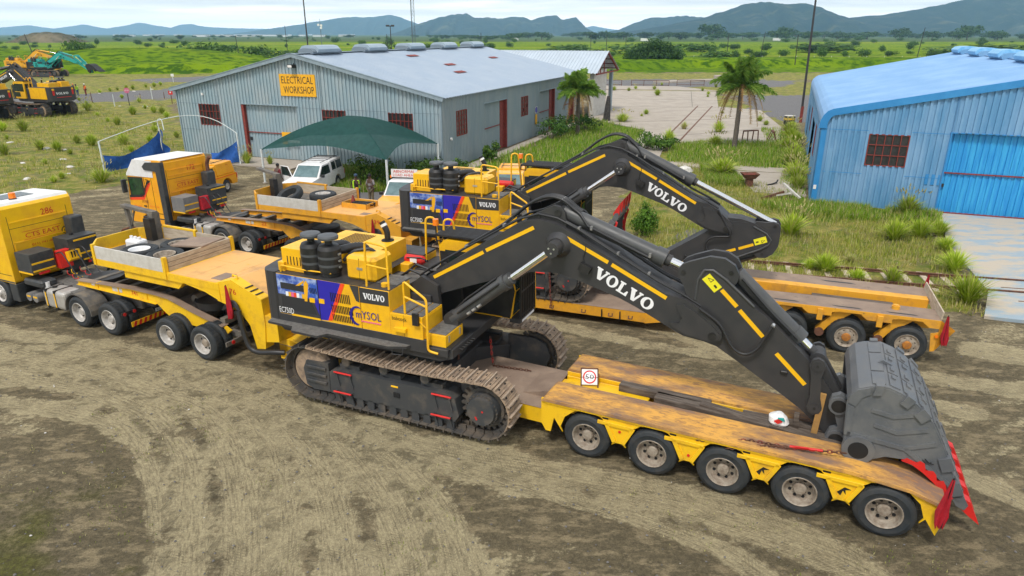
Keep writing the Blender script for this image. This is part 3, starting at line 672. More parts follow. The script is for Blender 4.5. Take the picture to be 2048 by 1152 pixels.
    M = MB(); M.obox((4.03, -.52, 4.18), (.26, .13, .17), (0, 22, 0), EXB); M.tube([(4.0, -.47, 4.25), (3.97, -.48, 4.42), (4.02, -.46, 4.6), (3.99, -.46, 4.72)], .012, HOSE, 5); M.xf(fB); M.build('work_lamp', bm)
    M = MB()
    for yy in (-.33, -.25, .25, .33):
        M.tube([(-.3, yy, 3.35), (.05, yy, 3.62), (.9, yy, 4.16), (1.8, yy, 4.72), (2.4, yy, 5.08), (2.85, yy, 5.24), (3.3, yy, 5.19), (3.8, yy, 4.98), (4.6, yy, 4.56), (5.6, yy, 4.04), (6.2, yy, 3.8), (6.55, yy, 3.62)], .027, HOSE, 6)
    for yy in (-.12, .0, .1):
        M.tube(round_pts([(.9, yy, 4.2), (1.9, yy, 4.84), (2.5, yy, 5.38), (2.95, yy, 5.62), (3.35, yy, 5.58), (3.62, yy, 5.36), (3.75, yy, 5.3)], .25), .036, HOSE, 7)
        for a, b in (((1.9, yy, 4.84), (2.15, yy, 5.05)), ((3.32, yy, 5.57), (3.55, yy, 5.42))): M.cyl(a, b, .03, ZINC, n=8)
    for x, z in ((1.0, 4.24), (2.0, 4.88), (3.8, 5.0), (4.7, 4.53), (5.4, 4.16)): M.box(x - .025, x + .025, -.35, -.22, z - .03, z + .035, GREYBOX)
    M.xf(fB); M.build('hydraulic_lines', bm)
    # boom cylinders
    e = RB((3.38, 4.62))
    for sy in (-1, 1):
        y = sy * .78; a = Vector((.86, y, 2.55)); b = Vector((e[0], y, e[1])); d = (b - a).normalized()
        M = MB(); q = a + d * 1.68
        cg = CYLG if boomc is EXG else boomc; M.cyl(a, q, .165, cg, n=18); M.cyl(q, q + d * .16, .19, cg, n=18); M.cyl(q + d * .16, q + d * .3, .15, cg, n=16); M.cyl(q + d * .28, b, .085, CHROME, n=14)
        M.cyl((.86, y - .14, 2.55), (.86, y + .14, 2.55), .2, boomc, n=16)
        s_ = Vector((0, -.14 * (1 if sy < 0 else -1), .06))
        M.tube([a + d * .25 + s_, a + d * .5 + s_ * 1.35, a + d * 1.2 + s_ * 1.3, q + s_ * 1.2], .03, HOSE, 6); M.tube([a + d * .25 - Vector((.12, 0, -.1)), a + d * .7 - Vector((.16, 0, -.14)), q - Vector((.14, 0, -.14))], .03, HOSE, 6)
        for t in (.45, .62, .8): M.cyl(a + d * t + s_ * 1.2 + Vector((.12, 0, -.1)), a + d * (t + .1) + s_ * 1.2 + Vector((.12, 0, -.1)), .035, ZINC, n=7)
        P(M, 'boom_cylinder', None, 0)
    # arm cylinder
    a2 = RB((3.3, 5.28)); b2 = RA((6.12, 4.30)); a, b = Vector((a2[0], 0, a2[1])), Vector((b2[0], 0, b2[1])); d = (b - a).normalized()
    M = MB(); q = a + d * 2.52; up = Vector((-d.z, 0, d.x))
    M.cyl(a + d * .05, q - d * .22, .175, cg, n=20); M.cyl(q - d * .24, q, .205, cg, n=20); M.cyl(q, q + d * .12, .13, boomc, n=14); M.cyl(q + d * .05, b, .095, CHROME, n=14)
    for sy in (-1, 1):
        M.tube([a + d * .18 + up * .2 + Vector((0, sy * .06, 0)), a + d * .45 + up * .16 + Vector((0, sy * .16, 0)), a + d * .7 - up * .0 + Vector((0, sy * .21, 0)), q - d * .3 + Vector((0, sy * .21, 0)) - up * .06], .034, HOSE, 6)
        for t in (.8, 2.2): p = a + d * t + Vector((0, sy * .21, 0)); M.box(p.x - .025, p.x + .025, p.y - .045, p.y + .045, p.z - .045, p.z + .04, GREYBOX)
    P(M, 'arm_cylinder', None, 0)
    # ---------------- arm
    M = MB(); M.prism(ARM, -.31, .31, boomc)
    for sy in (-1, 1):
        y0, y1 = sorted((sy * .31, sy * .335)); M.prism(ARM[2:], y0, y1, boomc)
        y0, y1 = sorted((sy * .19, sy * .305)); M.prism(EAR, y0, y1, boomc)
        M.cyl((6.12, sy * .305, 4.3), (6.12, sy * .32, 4.3), .05, EXB, n=10); M.cyl((7.08, sy * .305, 4.42), (7.08, sy * .32, 4.42), .05, EXB, n=10)
        M.tube([(6.42, sy * .335, 3.75), (6.44, sy * .335, 4.2), (6.55, sy * .335, 4.42), (6.72, sy * .335, 4.44), (7.0, sy * .335, 4.27), (7.6, sy * .335, 3.77)], .034, CYLG, 6)
    M.obox((8.35, -.35, 2.42), (.14, .05, .09), (0, 0, 0), EXB)
    M.xf(fA); ar = P(M, 'arm', None, .02)
    M = MB()
    for sy in (-1, 1):
        for a, b in (((6.93, 4.08), (7.27, 3.76)), ((7.33, 3.69), (7.85, 3.18)), ((8.15, 2.86), (8.78, 2.27))):
            M.bar((a[0], sy * .337, a[1] - .04), (b[0], sy * .337, b[1] - .04), .012, .085, YDEC)
    M.prism([(6.52, 4.22), (6.66, 4.36), (6.93, 4.10), (6.79, 3.96)], -.345, -.335, YLAB)
    M.prism([(6.63, 4.27), (6.70, 4.17), (6.77, 4.24)], -.348, -.34, BLK); M.prism([(6.655, 4.25), (6.70, 4.19), (6.74, 4.235)], -.351, -.34, YLAB); M.prism([(6.76, 4.11), (6.82, 4.05), (6.84, 4.09), (6.79, 4.14)], -.348, -.34, BLK)
    M.xf(fA); M.build('markings', ar)
    M = MB()
    rel = lambda p: (RA(p)[0], 0, RA(p)[1])
    h0 = RB((6.55, 3.62)); hp = [(h0[0], -.5, h0[1])] + [(RA(p)[0], -.47, RA(p)[1]) for p in ((6.99, 3.35), (7.14, 3.07), (7.3, 2.81), (7.56, 2.71), (7.79, 2.9), (7.9, 3.2), (8.01, 3.45))]
    M.tube(round_pts(hp, .2), .034, HOSE, 7); M.cyl(hp[-1], (hp[-1][0] + .01, -.4, hp[-1][2] + .02), .04, ZINC, n=8)
    M.build('hose', ar)
    # bucket cylinder and linkage
    M = MB(); a, b = Vector((7.12, 0, 4.38)), Vector((8.95, 0, 2.76)); d = (b - a).normalized(); q = a + d * 1.95; up = Vector((-d.z, 0, d.x))
    M.cyl(a + d * .06, q - d * .2, .16, cg, n=18); M.cyl(q - d * .22, q, .185, cg, n=18); M.cyl(q, b, .09, boomc if False else CHROME, n=12); M.cyl(b - d * .25, b, .11, boomc, n=12)
    for sy in (-1, 1): M.tube([a + d * .2 + Vector((0, sy * .19, 0)) + up * .05, a + d * 1.1 + Vector((0, sy * .2, 0)), q - d * .1 + Vector((0, sy * .19, 0))], .03, HOSE, 6)
    M.cyl((8.95, -.2, 2.76), (8.95, .2, 2.76), .16, boomc, n=16)
    M.xf(fA); P(M, 'bucket_cylinder', None, 0)
    M = MB()
    for sy in (-1, 1):
        y0, y1 = sorted((sy * .38, sy * .46))
        L1, L2 = Vector((8.95, 0, 2.74)), Vector((9.02, 0, 1.80))
        M.prism([(8.80, 2.74), (8.84, 2.86), (8.95, 2.91), (9.06, 2.86), (9.10, 2.74), (9.06, 2.5), (9.10, 2.05), (9.17, 1.8), (9.12, 1.69), (9.02, 1.65), (8.91, 1.69), (8.87, 1.8), (8.90, 2.05), (8.86, 2.5)], y0, y1, boomc)
        for p in (L1, L2): M.cyl((p.x, sy * .46, p.z), (p.x, sy * .475, p.z), .11, boomc, n=18); M.cyl((p.x, sy * .475, p.z), (p.x, sy * .482, p.z), .03, EXB, n=10)
    M.cyl((9.02, -.44, 1.80), (9.02, .44, 1.80), .09, boomc, n=14); M.cyl((8.95, -.44, 2.74), (8.95, .44, 2.74), .1, boomc, n=14)
    M.xf(fA)
    k0 = len(M.v); p1, p2 = RA((8.95, 2.74)), RK((9.42, 2.0))
    for sy in (-1, 1): M.bar((p1[0], sy * .2, p1[1]), (p2[0], sy * .2, p2[1]), .14, .24, boomc, up=(1, 0, .2))
    P(M, 'bucket_link')
    # ---------------- bucket
    M = MB()
    for sy in (-1, 1):
        y0, y1 = sorted((sy * 1.06, sy * 1.12)); M.prism(BSIDE, y0, y1, bucketc)
        # heel strips and corner shrouds
        y0, y1 = sorted((sy * 1.12, sy * 1.145))
        for pl in ([(9.95, 2.30), (10.35, 2.24), (10.75, 2.38), (10.70, 2.46), (10.35, 2.32), (9.97, 2.37)], [(10.05, 2.0), (10.45, 1.92), (10.95, 2.1), (10.92, 2.18), (10.45, 2.0), (10.05, 2.07)],
                   [(9.62, 1.72), (10.62, 1.62), (11.12, 1.84), (11.1, 1.92), (10.62, 1.7), (9.62, 1.80)], [(10.62, 1.62), (11.56, .98), (11.6, 1.04), (10.66, 1.70)],
                   [(9.54, 2.42), (9.56, 2.56), (9.67, 2.71), (9.86, 2.79), (9.9, 2.66), (9.76, 2.56), (9.68, 2.36)], [(9.57, 1.72), (9.55, 2.36), (9.66, 2.34), (9.68, 1.72)]): M.prism(pl, y0, y1, bucketc)
        M.cyl((9.86, sy * 1.06, 1.46), (9.86, sy * 1.20, 1.46), .29, bucketc, n=24); M.cyl((9.86, sy * 1.20, 1.46), (9.86, sy * 1.205, 1.46), .18, DARKGAP, n=20)
        y0, y1 = sorted((sy * 1.03, sy * 1.17))
        for a_, b_ in ((3, 4), (5, 6), (6, 7), (8, 8.6), (9, 9.6)):
            i = int(a_); p, q_ = Vector((*BSHELL[i],)), Vector((*BSHELL[i + 1],)); t0, t1 = (0.25, .75)
            A, B = p.lerp(q_, t0), p.lerp(q_, t1); nrm = Vector((-(B - A).y, (B - A).x)).normalized() * -1
            if nrm.y < 0 and i < 6: nrm = -nrm
            nrm = Vector((abs(nrm.x), abs(nrm.y)))
            M.prism([tuple(A - nrm * .16), tuple(B - nrm * .16), tuple(B + nrm * .05), tuple(A + nrm * .05)], y0, y1, bucketc)
    P_ = [Vector((*p,)) for p in BSHELL]; nr = []
    for i in range(len(P_)):
        d = (P_[min(i + 1, len(P_) - 1)] - P_[max(i - 1, 0)]).normalized(); nr.append(Vector((-d.y, d.x)) * (1 if True else -1))
    outer = [tuple(p) for p in P_]; inner = [tuple(p - n_ * .07) for p, n_ in zip(P_, nr)]
    M.prism(outer + inner[::-1], -1.10, 1.10, bucketc)
    # wear plates across and bolted pads down the back
    for i in range(3, 10):
        A, B = P_[i].lerp(P_[i + 1], .12), P_[i].lerp(P_[i + 1], .88) if i < len(P_) - 1 else P_[i]
        nn = nr[i]; 
        for y0, y1 in ((-1.0, -.48), (-.42, .42), (.48, 1.0)): M.prism([tuple(A), tuple(B), tuple(B + nn * .025), tuple(A + nn * .025)], y0, y1, bucketc)
        if i in (4, 5, 6, 7):
            C0, C1 = P_[i].lerp(P_[i + 1], .35), P_[i].lerp(P_[i + 1], .62)
            for yy in (-.62, -.25, .25, .62): M.prism([tuple(C0), tuple(C1), tuple(C1 + nn * .055), tuple(C0 + nn * .055)], yy - .08, yy + .08, bucketc)
    M.prism([(11.55, 1.0), (11.74, .82), (11.70, .74), (11.5, .92)], -1.12, 1.12, bucketc)
    for sy in (-.45, .45):
        y0, y1 = sy - .07, sy + .07
        M.prism([(9.3, 1.22), (9.36, 1.42), (9.5, 1.5), (9.4, 1.8), (9.26, 2.0), (9.3, 2.17), (9.45, 2.25), (9.56, 2.2), (9.75, 2.5), (9.75, 1.2), (9.6, 1.02), (9.42, 1.0)], y0, y1, bucketc)
        s0 = math.copysign(1, sy)
        for c in ((9.5, 1.24), (9.45, 2.0)): M.cyl((c[0], sy, c[1]), (c[0], sy + s0 * .13, c[1]), .19, bucketc, n=20); M.cyl((c[0], sy + s0 * .13, c[1]), (c[0], sy + s0 * .135, c[1]), .14, EXB, n=16)
    M.prism([(10.02, 2.85), (10.12, 2.93), (10.3, 2.85)], -.06, .0, bucketc)
    # maker's mark
    for k, (c, a) in enumerate((((11.02, 1.44), .5), ((11.06, 1.47), -.1))): M.tube([(c[0] - .07, -1.147, c[1] + .07), (c[0], -1.147, c[1]), (c[0] + .08, -1.147, c[1] + a * .1)], .012, BLK, 5)
    M.xf(fK); bk = P(M, 'bucket', None, .012)
    for k in range(5):
        y = -.98 + k * .49
        M = MB()
        M.prism([(11.38, 1.22), (11.62, 1.08), (11.85, .72), (11.80, .60), (11.66, .66), (11.5, .9)], y - .13, y + .13, bucketc)
        M.prism([(11.70, .86), (11.88, .78), (12.10, .34), (11.90, .48), (11.68, .66)], y - .105, y + .105, RED_)
        M.xf(fK); M.build('tooth', bk, .02)
    for sy in (-1, 1):
        M = MB(); y0, y1 = sorted((sy * 1.07, sy * 1.15))
        M.prism([(10.62, 1.40), (10.70, 1.47), (10.86, 1.42), (10.92, 1.48), (11.0, 1.44), (11.04, 1.30), (11.16, 1.32), (11.22, 1.26), (11.26, 1.12), (11.36, 1.16), (11.42, 1.06), (11.46, .9), (11.58, .82), (11.48, .80), (11.2, 1.08), (11.0, 1.24), (10.8, 1.36)], y0, y1, RED_)
        M.xf(fK); M.build('side_cutter', bk)
    return root
CAPG = mat('cleaner_cap_grey', (0.07, 0.075, 0.082), 0.5)
YLAB = mat('warning_label_yellow', (0.80, 0.72, 0.02), 0.5)
# ------------------------------------------------------------------ wheels, trailers, truck tractors
def wheel(name, parent, x, y, z, side, r=.53, w=.32, rim=RIM, hub=None, dual=False, deep=True):
    """Road wheel on an axle along y, outer face toward side (-1 near)."""
    M = MB(); s = side
    pr = [(r * .60, 0), (r * .66, .005), (r * .82, -.012), (r * .93, .012), (r * .985, .04), (r, .075), (r, w - .075), (r * .985, w - .04), (r * .93, w - .01), (r * .6, w)]
    M.lathe([(a, -b) for a, b in pr], (x, y, z), (0, s, 0), TYRE, 36)
    for k in range(30):        # tread blocks
        a = 2 * math.pi * k / 30
        for off in (.08, .14, .20):
            c = (x + math.cos(a) * r, y - s * (off + .02), z + math.sin(a) * r)
            M.obox(c, (.075, .045, .016), (0, -math.degrees(a) + 90, 0), TYRE)
    t = M.build(name, parent)
    R = MB(); d = .16 if deep else .03
    R.lathe([(r * .615, -.002), (r * .60, .014), (r * .56, 0), (r * .52, -d * .7), (r * .48, -d), (r * .24, -d - .01 if deep else -d + .03), (r * .24, -d + .05), (r * .20, -d + .09), (0, -d + .10)], (x, y, z), (0, s, 0), rim, 28,
            [rim] * 5 + [hub or rim] * 3)
    for k in range(8):
        a = 2 * math.pi * (k + .5) / 8; q = (x + math.cos(a) * r * .37, z + math.sin(a) * r * .37)
        R.cyl((q[0], y - s * (d - .0), q[1]), (q[0], y - s * (d - .012), q[1]), r * .062, DARKGAP, n=10)
    for k in range(10):
        a = 2 * math.pi * k / 10; q = (x + math.cos(a) * r * .285, z + math.sin(a) * r * .285)
        R.cyl((q[0], y - s * (d + .0), q[1]), (q[0], y - s * (d - .035), q[1]), r * .026, rim, n=6)
    R.build('rim', t)
    if dual:
        D = MB(); D.lathe([(a, -b - w - .05) for a, b in pr], (x, y, z), (0, s, 0), TYRE, 36)
        for k in range(30):
            a = 2 * math.pi * k / 30
            for off in (.08, .14, .20): D.obox((x + math.cos(a) * r, y - s * (off + .02 + w + .05), z + math.sin(a) * r), (.075, .045, .016), (0, -math.degrees(a) + 90, 0), TYRE)
        D.build('inner_tyre', t)
    return t
def neck(root, yel, deckm, num, loc=(0, 0, 0), rz=0, hole=False):
    """Gooseneck platform with dropside tray; x runs back towards the bed, near edge y=0."""
    M = MB(); x0, x1, w = -16.9, -11.0, 2.55
    fl = [(x0, .55), (-16.3, 0), (x1, 0), (x1, w), (-16.3, w), (x0, w - .55)]
    M.prism(fl, 2.22, 2.44, yel, plane='xy')
    M.prism([(-15.1, 2.22), (-15.1, 1.98), (-12.75, 1.98), (-12.5, 2.22)], .06, .18, yel)
    M.prism([(-15.1, 2.22), (-15.1, 1.98), (-12.75, 1.98), (-12.5, 2.22)], w - .18, w - .06, yel)
    M.prism([(-12.5, 2.24), (-11.6, 2.10), (-11.0, 1.9), (-11.0, 2.24)], .0, w, yel)
    M.box(-14.8, -13.4, .8, 1.75, 1.75, 2.24, CHASSIS)
    # neck arms down to the deck
    for y0, y1 in ((.02, .34), (w - .34, w - .02)):
        M.prism([(-11.15, 2.44), (-10.5, 2.62), (-9.45, 2.22), (-9.42, 1.5), (-9.52, .72), (-9.85, .66), (-10.0, 1.35), (-10.35, 1.75), (-11.15, 1.9)], y0, y1, yel)
        M.prism([(-9.62, 1.75), (-9.0, 1.72), (-9.0, 1.02), (-9.62, .9)], y0 + .03, y1 + .25 if y0 < 1 else y1, yel)
    M.prism([(-11.0, 2.40), (-10.5, 2.58), (-9.45, 2.18), (-9.42, 1.5), (-9.7, 1.5), (-10.3, 2.1), (-11.0, 2.1)], .34, w - .34, yel)
    for k in range(3): M.bar((-10.02 + k * .18, .04, 2.452 - k * .069), (-10.02 + k * .18, .33, 2.452 - k * .069), .06, .02, EXB)
    g = M.build('gooseneck', root, .02, loc, (0, 0, rz))
    D = MB(); D.box(-16.3, -13.2, .1, w - .1, 2.44, 2.452, CHASSIS); D.prism([(-16.8, .6), (-16.3, .1), (-16.3, w - .1), (-16.8, w - .6)], 2.44, 2.452, CHASSIS, plane='xy')
    xa = -13.0
    if not hole:
        D.box(xa, x1 + .02, .03, w - .03, 2.44, 2.456, deckm); D.prism([(x1 + .02, 2.456), (x1 + .02, 2.44), (-10.5, 2.585), (-9.5, 2.19), (-9.5, 2.21), (-10.5, 2.60)], .36, w - .36, deckm)
        for a, b, c, d in ((-12.8, -12.1, .15, 1.3), (-12.7, -11.9, 1.5, 2.3), (-11.8, -11.2, .5, 1.9)): D.box(a, b, c, d, 2.456, 2.461, deckm)
        D.box(-11.5, -11.08, .2, .75, 2.456, 2.466, PLATE)
    else:
        hx0, hx1, hy0, hy1 = -12.75, -11.55, .9, 1.7
        for a, b, c, d in ((xa, hx0, .03, w - .03), (hx1, x1 + .02, .03, w - .03), (hx0, hx1, .03, hy0), (hx0, hx1, hy1, w - .03)): D.box(a, b, c, d, 2.44, 2.456, deckm)
        for a, b, c, d in ((hx0, hx0 + .03, hy0, hy1), (hx1 - .03, hx1, hy0, hy1), (hx0, hx1, hy0, hy0 + .03), (hx0, hx1, hy1 - .03, hy1)): D.box(a, b, c, d, 2.44, 2.66, yel)
        D.box(hx0 + .03, hx1 - .03, hy0 + .03, hy1 - .03, 2.445, 2.46, CHASSIS)
        D.prism([(x1 + .02, 2.456), (x1 + .02, 2.44), (-10.5, 2.585), (-9.5, 2.19), (-9.5, 2.21), (-10.5, 2.60)], .36, w - .36, deckm); D.box(-11.4, -10.95, .2, .5, 2.456, 2.47, PLATE)
    D.build('deck_plate', g)
    if num:
        T = MB(); text(T, num, (-10.62, .02, 2.20), (1, 0, 0), (0, 0, 1), .26, .16, RED); T.build('lettering', g)
    # tray sides
    T = MB(); hh = 2.44
    T.box(-16.3, -13.15, 0.0, .05, hh, hh + .40, PLANKG); tr = T.build('tray_side', g); tr['label'] = 'grey white board along the near side of the tray'
    T = MB(); T.box(-16.3, -13.15, w - .05, w, hh, hh + .40, PLANK); T.build('tray_side', g)
    T = MB(); T.box(-13.15, -13.10, .12, w - .12, hh, hh + .42, PLANK)
    for z in (.14, .28): T.box(-13.098, -13.094, .12, w - .12, hh + z, hh + z + .012, TIMBER)
    T.build('tray_side', g)
    T = MB()
    for a, b in (((x0, .55), (-16.3, 0)), ((x0, w - .55), (-16.3, w)), ((x0, .55), (x0, w - .55))): T.bar((*a, hh + .21), (*b, hh + .21), .05, .42, yel)
    for p in ((-13.14, .03), (-13.14, w - .03), (-14.75, w - .03), (-16.3, .02)): Q = MB(); Q.box(p[0] - .05, p[0] + .05, p[1] - .06, p[1] + .06, hh - .2, hh + .46, yel); Q.build('tray_post', g)
    T.bar((-16.3, w - .02, hh + .44), (-14.7, w - .02, hh + .44), .08, .06, yel)
    T.build('tray_frame', g)
    Hh = MB()
    for k in range(4): Hh.tube(round_pts([(-11.1, .1 + k * .05, 1.6 + k * .05), (-10.7, .0, 1.8 + k * .06), (-10.35, -.06, 1.9 + k * .05), (-10.15, -.08, 1.6), (-10.1, -.1, 1.1), (-9.95, -.1, .75)], .15), .03, HOSE, 6)
    Hh.tube(round_pts([(-10.22, -.12, 1.8), (-10.12, -.14, 1.2), (-9.98, -.14, .72), (-9.7, -.1, .62), (-9.2, -.05, .72), (-8.9, .1, .7)], .2), .075, HOSE, 8)
    Hh.build('hose_bundle', g)
    M = MB(); M.tube([(-10.6, .2, 2.64), (-10.6, .2, 2.70), (-10.45, .2, 2.68), (-10.45, .2, 2.58)], .03, yel, 6); M.build('lifting_eye', g)
    return g
def dolly(loc, yaw, label, yel, lettering):
    """Two-axle jeep; near outer tyre faces at y=0, axles at x=0 and 1.46."""
    root = thing('jeep_dolly', label, 'trailer', loc, yaw)
    w = 2.6
    for y0, y1 in ((.52, .62), (w - .62, w - .52)):
        M = MB()
        T = [(-4.6, 1.42), (-4.6, 1.30), (-2.0, 1.26), (-.9, 1.22), (-.7, 1.05), (-.3, .78), (.8, .74), (1.95, .74), (2.05, .84), (1.85, .95), (.7, 1.20), (-.3, 1.48), (-.8, 1.52), (-1.95, 1.54)]
        M.prism(T, y0, y1, yel)
        yc = (y0 + y1) / 2
        for a, b in (((-4.6, 1.42), (-1.95, 1.54)), ((-1.95, 1.54), (-.8, 1.52)), ((-.8, 1.52), (-.3, 1.48)), ((-.3, 1.48), (.7, 1.20)), ((.7, 1.20), (1.85, .95))):
            M.bar((a[0], yc, a[1] + .012), (b[0], yc, b[1] + .012), .24, .024, PLATE)
        for a, b in (((-4.6, 1.30), (-2.0, 1.26)), ((-2.0, 1.26), (-.9, 1.22))): M.bar((a[0], yc, a[1] - .01), (b[0], yc, b[1] - .01), .22, .02, yel)
        for x in (-3.6, -2.6, -1.3): M.box(x - .02, x + .02, y0 - .03, y1 + .03, 1.28, 1.50, yel)
        if y0 < 1:
            M.box(-2.9, -2.45, y0 - .008, y0 + .01, 1.32, 1.46, PLANKG)
            M.box(-3.9, -3.75, y0 - .012, y0, 1.36, 1.43, WHITE)
            text(M, lettering, (-2.0, y0 - .004, 1.34), (1, 0, 0), (0, 0, 1), .26, .13, RED)
        M.build('frame_beam', root, .01)
    M = MB()
    for x in (-4.2, -2.6, -.9, .7, 1.7): M.box(x - .1, x + .1, .62, w - .62, .95 if x > 0 else 1.15, 1.15 if x > 0 else 1.4, CHASSIS)
    for x in (-3.4, -1.8): M.box(x - .06, x + .06, .62, w - .62, 1.2, 1.36, CHASSIS)
    for x in (0, 1.46): M.cyl((x, .35, .53), (x, w - .35, .53), .09, CHASSIS, n=10); M.box(x - .1, x + .1, .7, .85, .5, .95, CHASSIS); M.box(x - .1, x + .1, w - .85, w - .7, .5, .95, CHASSIS)
    M.cyl((.2, 1.0, 1.35), (.2, 1.7, 1.35), .16, CHASSIS, n=14); M.box(-.6, .5, .8, 1.8, 1.1, 1.25, CHASSIS)
    M.cyl((-4.3, 1.3, 1.2), (-4.3, 1.3, 1.38), .55, EXB, n=24); M.cyl((.75, 1.3, 1.2), (.75, 1.3, 1.42), .6, EXB, n=24)
    M.bar((2.3, .1, .62), (2.3, w - .1, .62), .05, .14, CHASSIS); M.box(1.9, 2.3, .7, .8, .6, .8, CHASSIS); M.box(1.9, 2.3, w - .8, w - .7, .6, .8, CHASSIS)
    M.build('cross_members', root, .01)
    for y in (.35, w - .35): M = MB(); M.cyl((2.326, y, .62), (2.345, y, .62), .06, RED, n=12); M.build('tail_light', root)
    for x in (0, 1.46):
        wheel('wheel', root, x, 0, .53, -1, rim=RIMW, hub=RIM, dual=True); wheel('wheel', root, x, w, .53, 1, rim=RIMW, dual=True)
    return root
def truck(loc, yaw, label, paint, fleet, orient):
    """Three-axle truck tractor seen from behind; rear axle x=0, cab toward -x, near side y=-1.25."""
    root = thing('truck_tractor', label, 'truck', loc, yaw)
    xb, xf = -4.62, -7.1; near = -1.25
    M = MB()
    if orient == 'plain':
        M.prism([(xb, 1.0), (xb, 3.55), (xb - .12, 3.72), (xf + .45, 3.62), (xf + .05, 2.9), (xf, 1.55), (xf, 1.0)], near + .02, 1.23, paint)
    else:
        M.prism([(xb, 1.0), (xb, 3.62), (xb - .1, 3.74), (xf + .7, 3.66), (xf + .16, 3.0), (xf, 1.9), (xf, .75), (xb - 1.9, .75), (xb - 1.75, 1.05), (xb - 1.45, 1.22), (xb - 1.1, 1.22), (xb - .8, 1.05), (xb - .68, .75), (xb, .75)], near + .02, 1.23, paint)
    cab = M.build('cab', root, .13, seg=3)
    M = MB()
    if orient == 'plain':
        M.prism([(xb - .02, 3.56), (xb - .14, 3.735), (xf + .45, 3.66), (xf + .02, 2.95), (xf + .08, 2.9), (xf + .5, 3.5)], near + .03, 1.22, WHITE)
        M.box(xf + .9, xf + 1.7, -.6, .5, 3.70, 3.72, GLASS)
    else:
        M.prism([(xb - .55, 3.70), (xf + .7, 3.69), (xf + .12, 3.02), (xf + .1, 2.92), (xb - .6, 2.95)], near - .004, 1.25, WHITE)
        M.prism([(xb, 3.76), (xb - .02, 3.72), (xf + .7, 3.69), (xf + .72, 3.72)], near + .1, 1.15, WHITE)
    M.build('roof_fairing', cab, .03)
    M = MB()
    # pressed ribs on the back wall
    X = xb + .03
    if orient == 'plain':
        for z in (1.45, 1.9, 2.35, 3.05):
            M.box(xb, X, -.95, .95, z, z + .035, paint)
        for y in (-.95, -.45, .45, .93): M.box(xb, X, y, y + .03, 1.5, 2.4, paint)
    else:
        for z in (1.9, 2.25, 3.25, 3.0): M.box(xb, X, -.9, 1.0, z, z + .03, paint)
    M.build('back_ribs', cab)
    T = MB()
    R_, U_ = (0, 1, 0), (0, 0, 1)
    text(T, fleet, (xb + .004, .12, 3.12), R_, U_, .42, .22, RED)
    text(T, 'CTS EAST', (xb + .004, -.55, 2.46), R_, U_, 1.2, .16, RED)
    text(T, '(011) 741-0000', (xb + .004, -.45, 2.12), R_, U_, .95, .11, RED)
    if orient == 'plain':
        T.cyl((xb, .82, 2.42), (xb + .014, .82, 2.42), .14, BLK, n=20); T.cyl((xb + .014, .82, 2.42), (xb + .017, .82, 2.42), .11, YDEC, n=20); text(T, '60', (xb + .018, .75, 2.37), R_, U_, .14, .1, BLK)
    for a, b, c, d in ((-.62, .72, 2.40, 2.41), (-.62, .72, 2.68, 2.69)): T.box(xb, xb + .008, a, b, c, d, RED)
    if orient != 'plain':
        n = near + .02 - .004
        text(T, fleet, (xf + 1.22, n, 2.62), (1, 0, 0), U_, .30, .22, BLK)
        for o, mm in ((0, BLK), (.12, REDDEC)):
            T.prism([(xf + .05, 2.0 - o), (xf + .9, 2.10 - o), (xf + 1.45, 2.80 - o), (xf + 1.65, 2.80 - o), (xf + 1.02, 1.98 - o), (xf + .05, 1.88 - o)], n, n + .02, mm)
        text(T, 'JOBE', (xf + .85, n, 1.70), (1, 0, 0), U_, .45, .15, RUSTRED); text(T, 'TRANS', (xf + .25, n, 1.42), (1, 0, 0), U_, .5, .14, REDDEC); text(T, '(011) 741-0000', (xf + 1.35, n, 1.55), (1, 0, 0), U_, .6, .08, REDDEC)
        T.box(xf + .1, xb - .05, n - .001, n, 1.30, 1.312, DARKGAP)
    T.build('lettering', cab)
    M = MB(); n = near + .016
    for a, b, c, d in ((xf + 1.2, xf + 1.215, 1.0, 2.95), (xf + .1, xb - .1, 1.28, 1.292), (xf + 1.7, xf + 1.712, 1.3, 2.9)): M.box(a, b, n - .006, n + .004, c, d, DARKGAP)
    M.box(xf + .95, xf + 1.12, n - .03, n, 1.55, 1.60, EXB)
    for y in (-1.0, 1.0): M.box(xb - .01, xb + .006, y - .006, y + .006, 1.2, 3.3, DARKGAP)
    for z in (1.42, 2.86): M.box(xb - .01, xb + .006, -1.0, 1.0, z, z + .012, DARKGAP)
    for y in (-.8, -.3, .3): M.box(xb - .005, xb + .022, y, y + .3, 1.52, 1.56, DARKGAP)
    M.build('panel_gap', cab)
    M = MB()
    M.prism([(xf + .14, 1.92), (xf + .14, 2.86), (xf + 1.14, 2.90), (xf + 1.14, 2.12), (xf + .9, 2.02)], n - .002, n + .01, EXB); M.prism([(xf + .24, 2.02), (xf + .22, 2.80), (xf + 1.06, 2.84), (xf + 1.06, 2.18), (xf + .86, 2.08)], n - .008, n + .01, GLASSG if orient != 'plain' else GLASS)
    M.prism([(xf + .22, 2.05), (xf + .18, 2.75), (xf + .95, 2.85), (xf + .95, 2.2)], 1.225, 1.236, GLASS)
    M.poly([(xf - .002, -1.1, 1.95), (xf - .002, 1.1, 1.95), (xf + .12, 1.1, 2.85), (xf + .12, -1.1, 2.85)], GLASS)
    M.build('window', cab)
    for sy in (-1, 1):
        M = MB()
        M.obox((xf + .05, sy * 1.42, 2.45), (.12, .24, .62), (0, 0, 0), PLASTIC); M.bar((xf + .1, sy * 1.2, 2.7), (xf + .05, sy * 1.42, 2.7), .06, .06, PLASTIC)
        M.build('mirror', cab, .03)
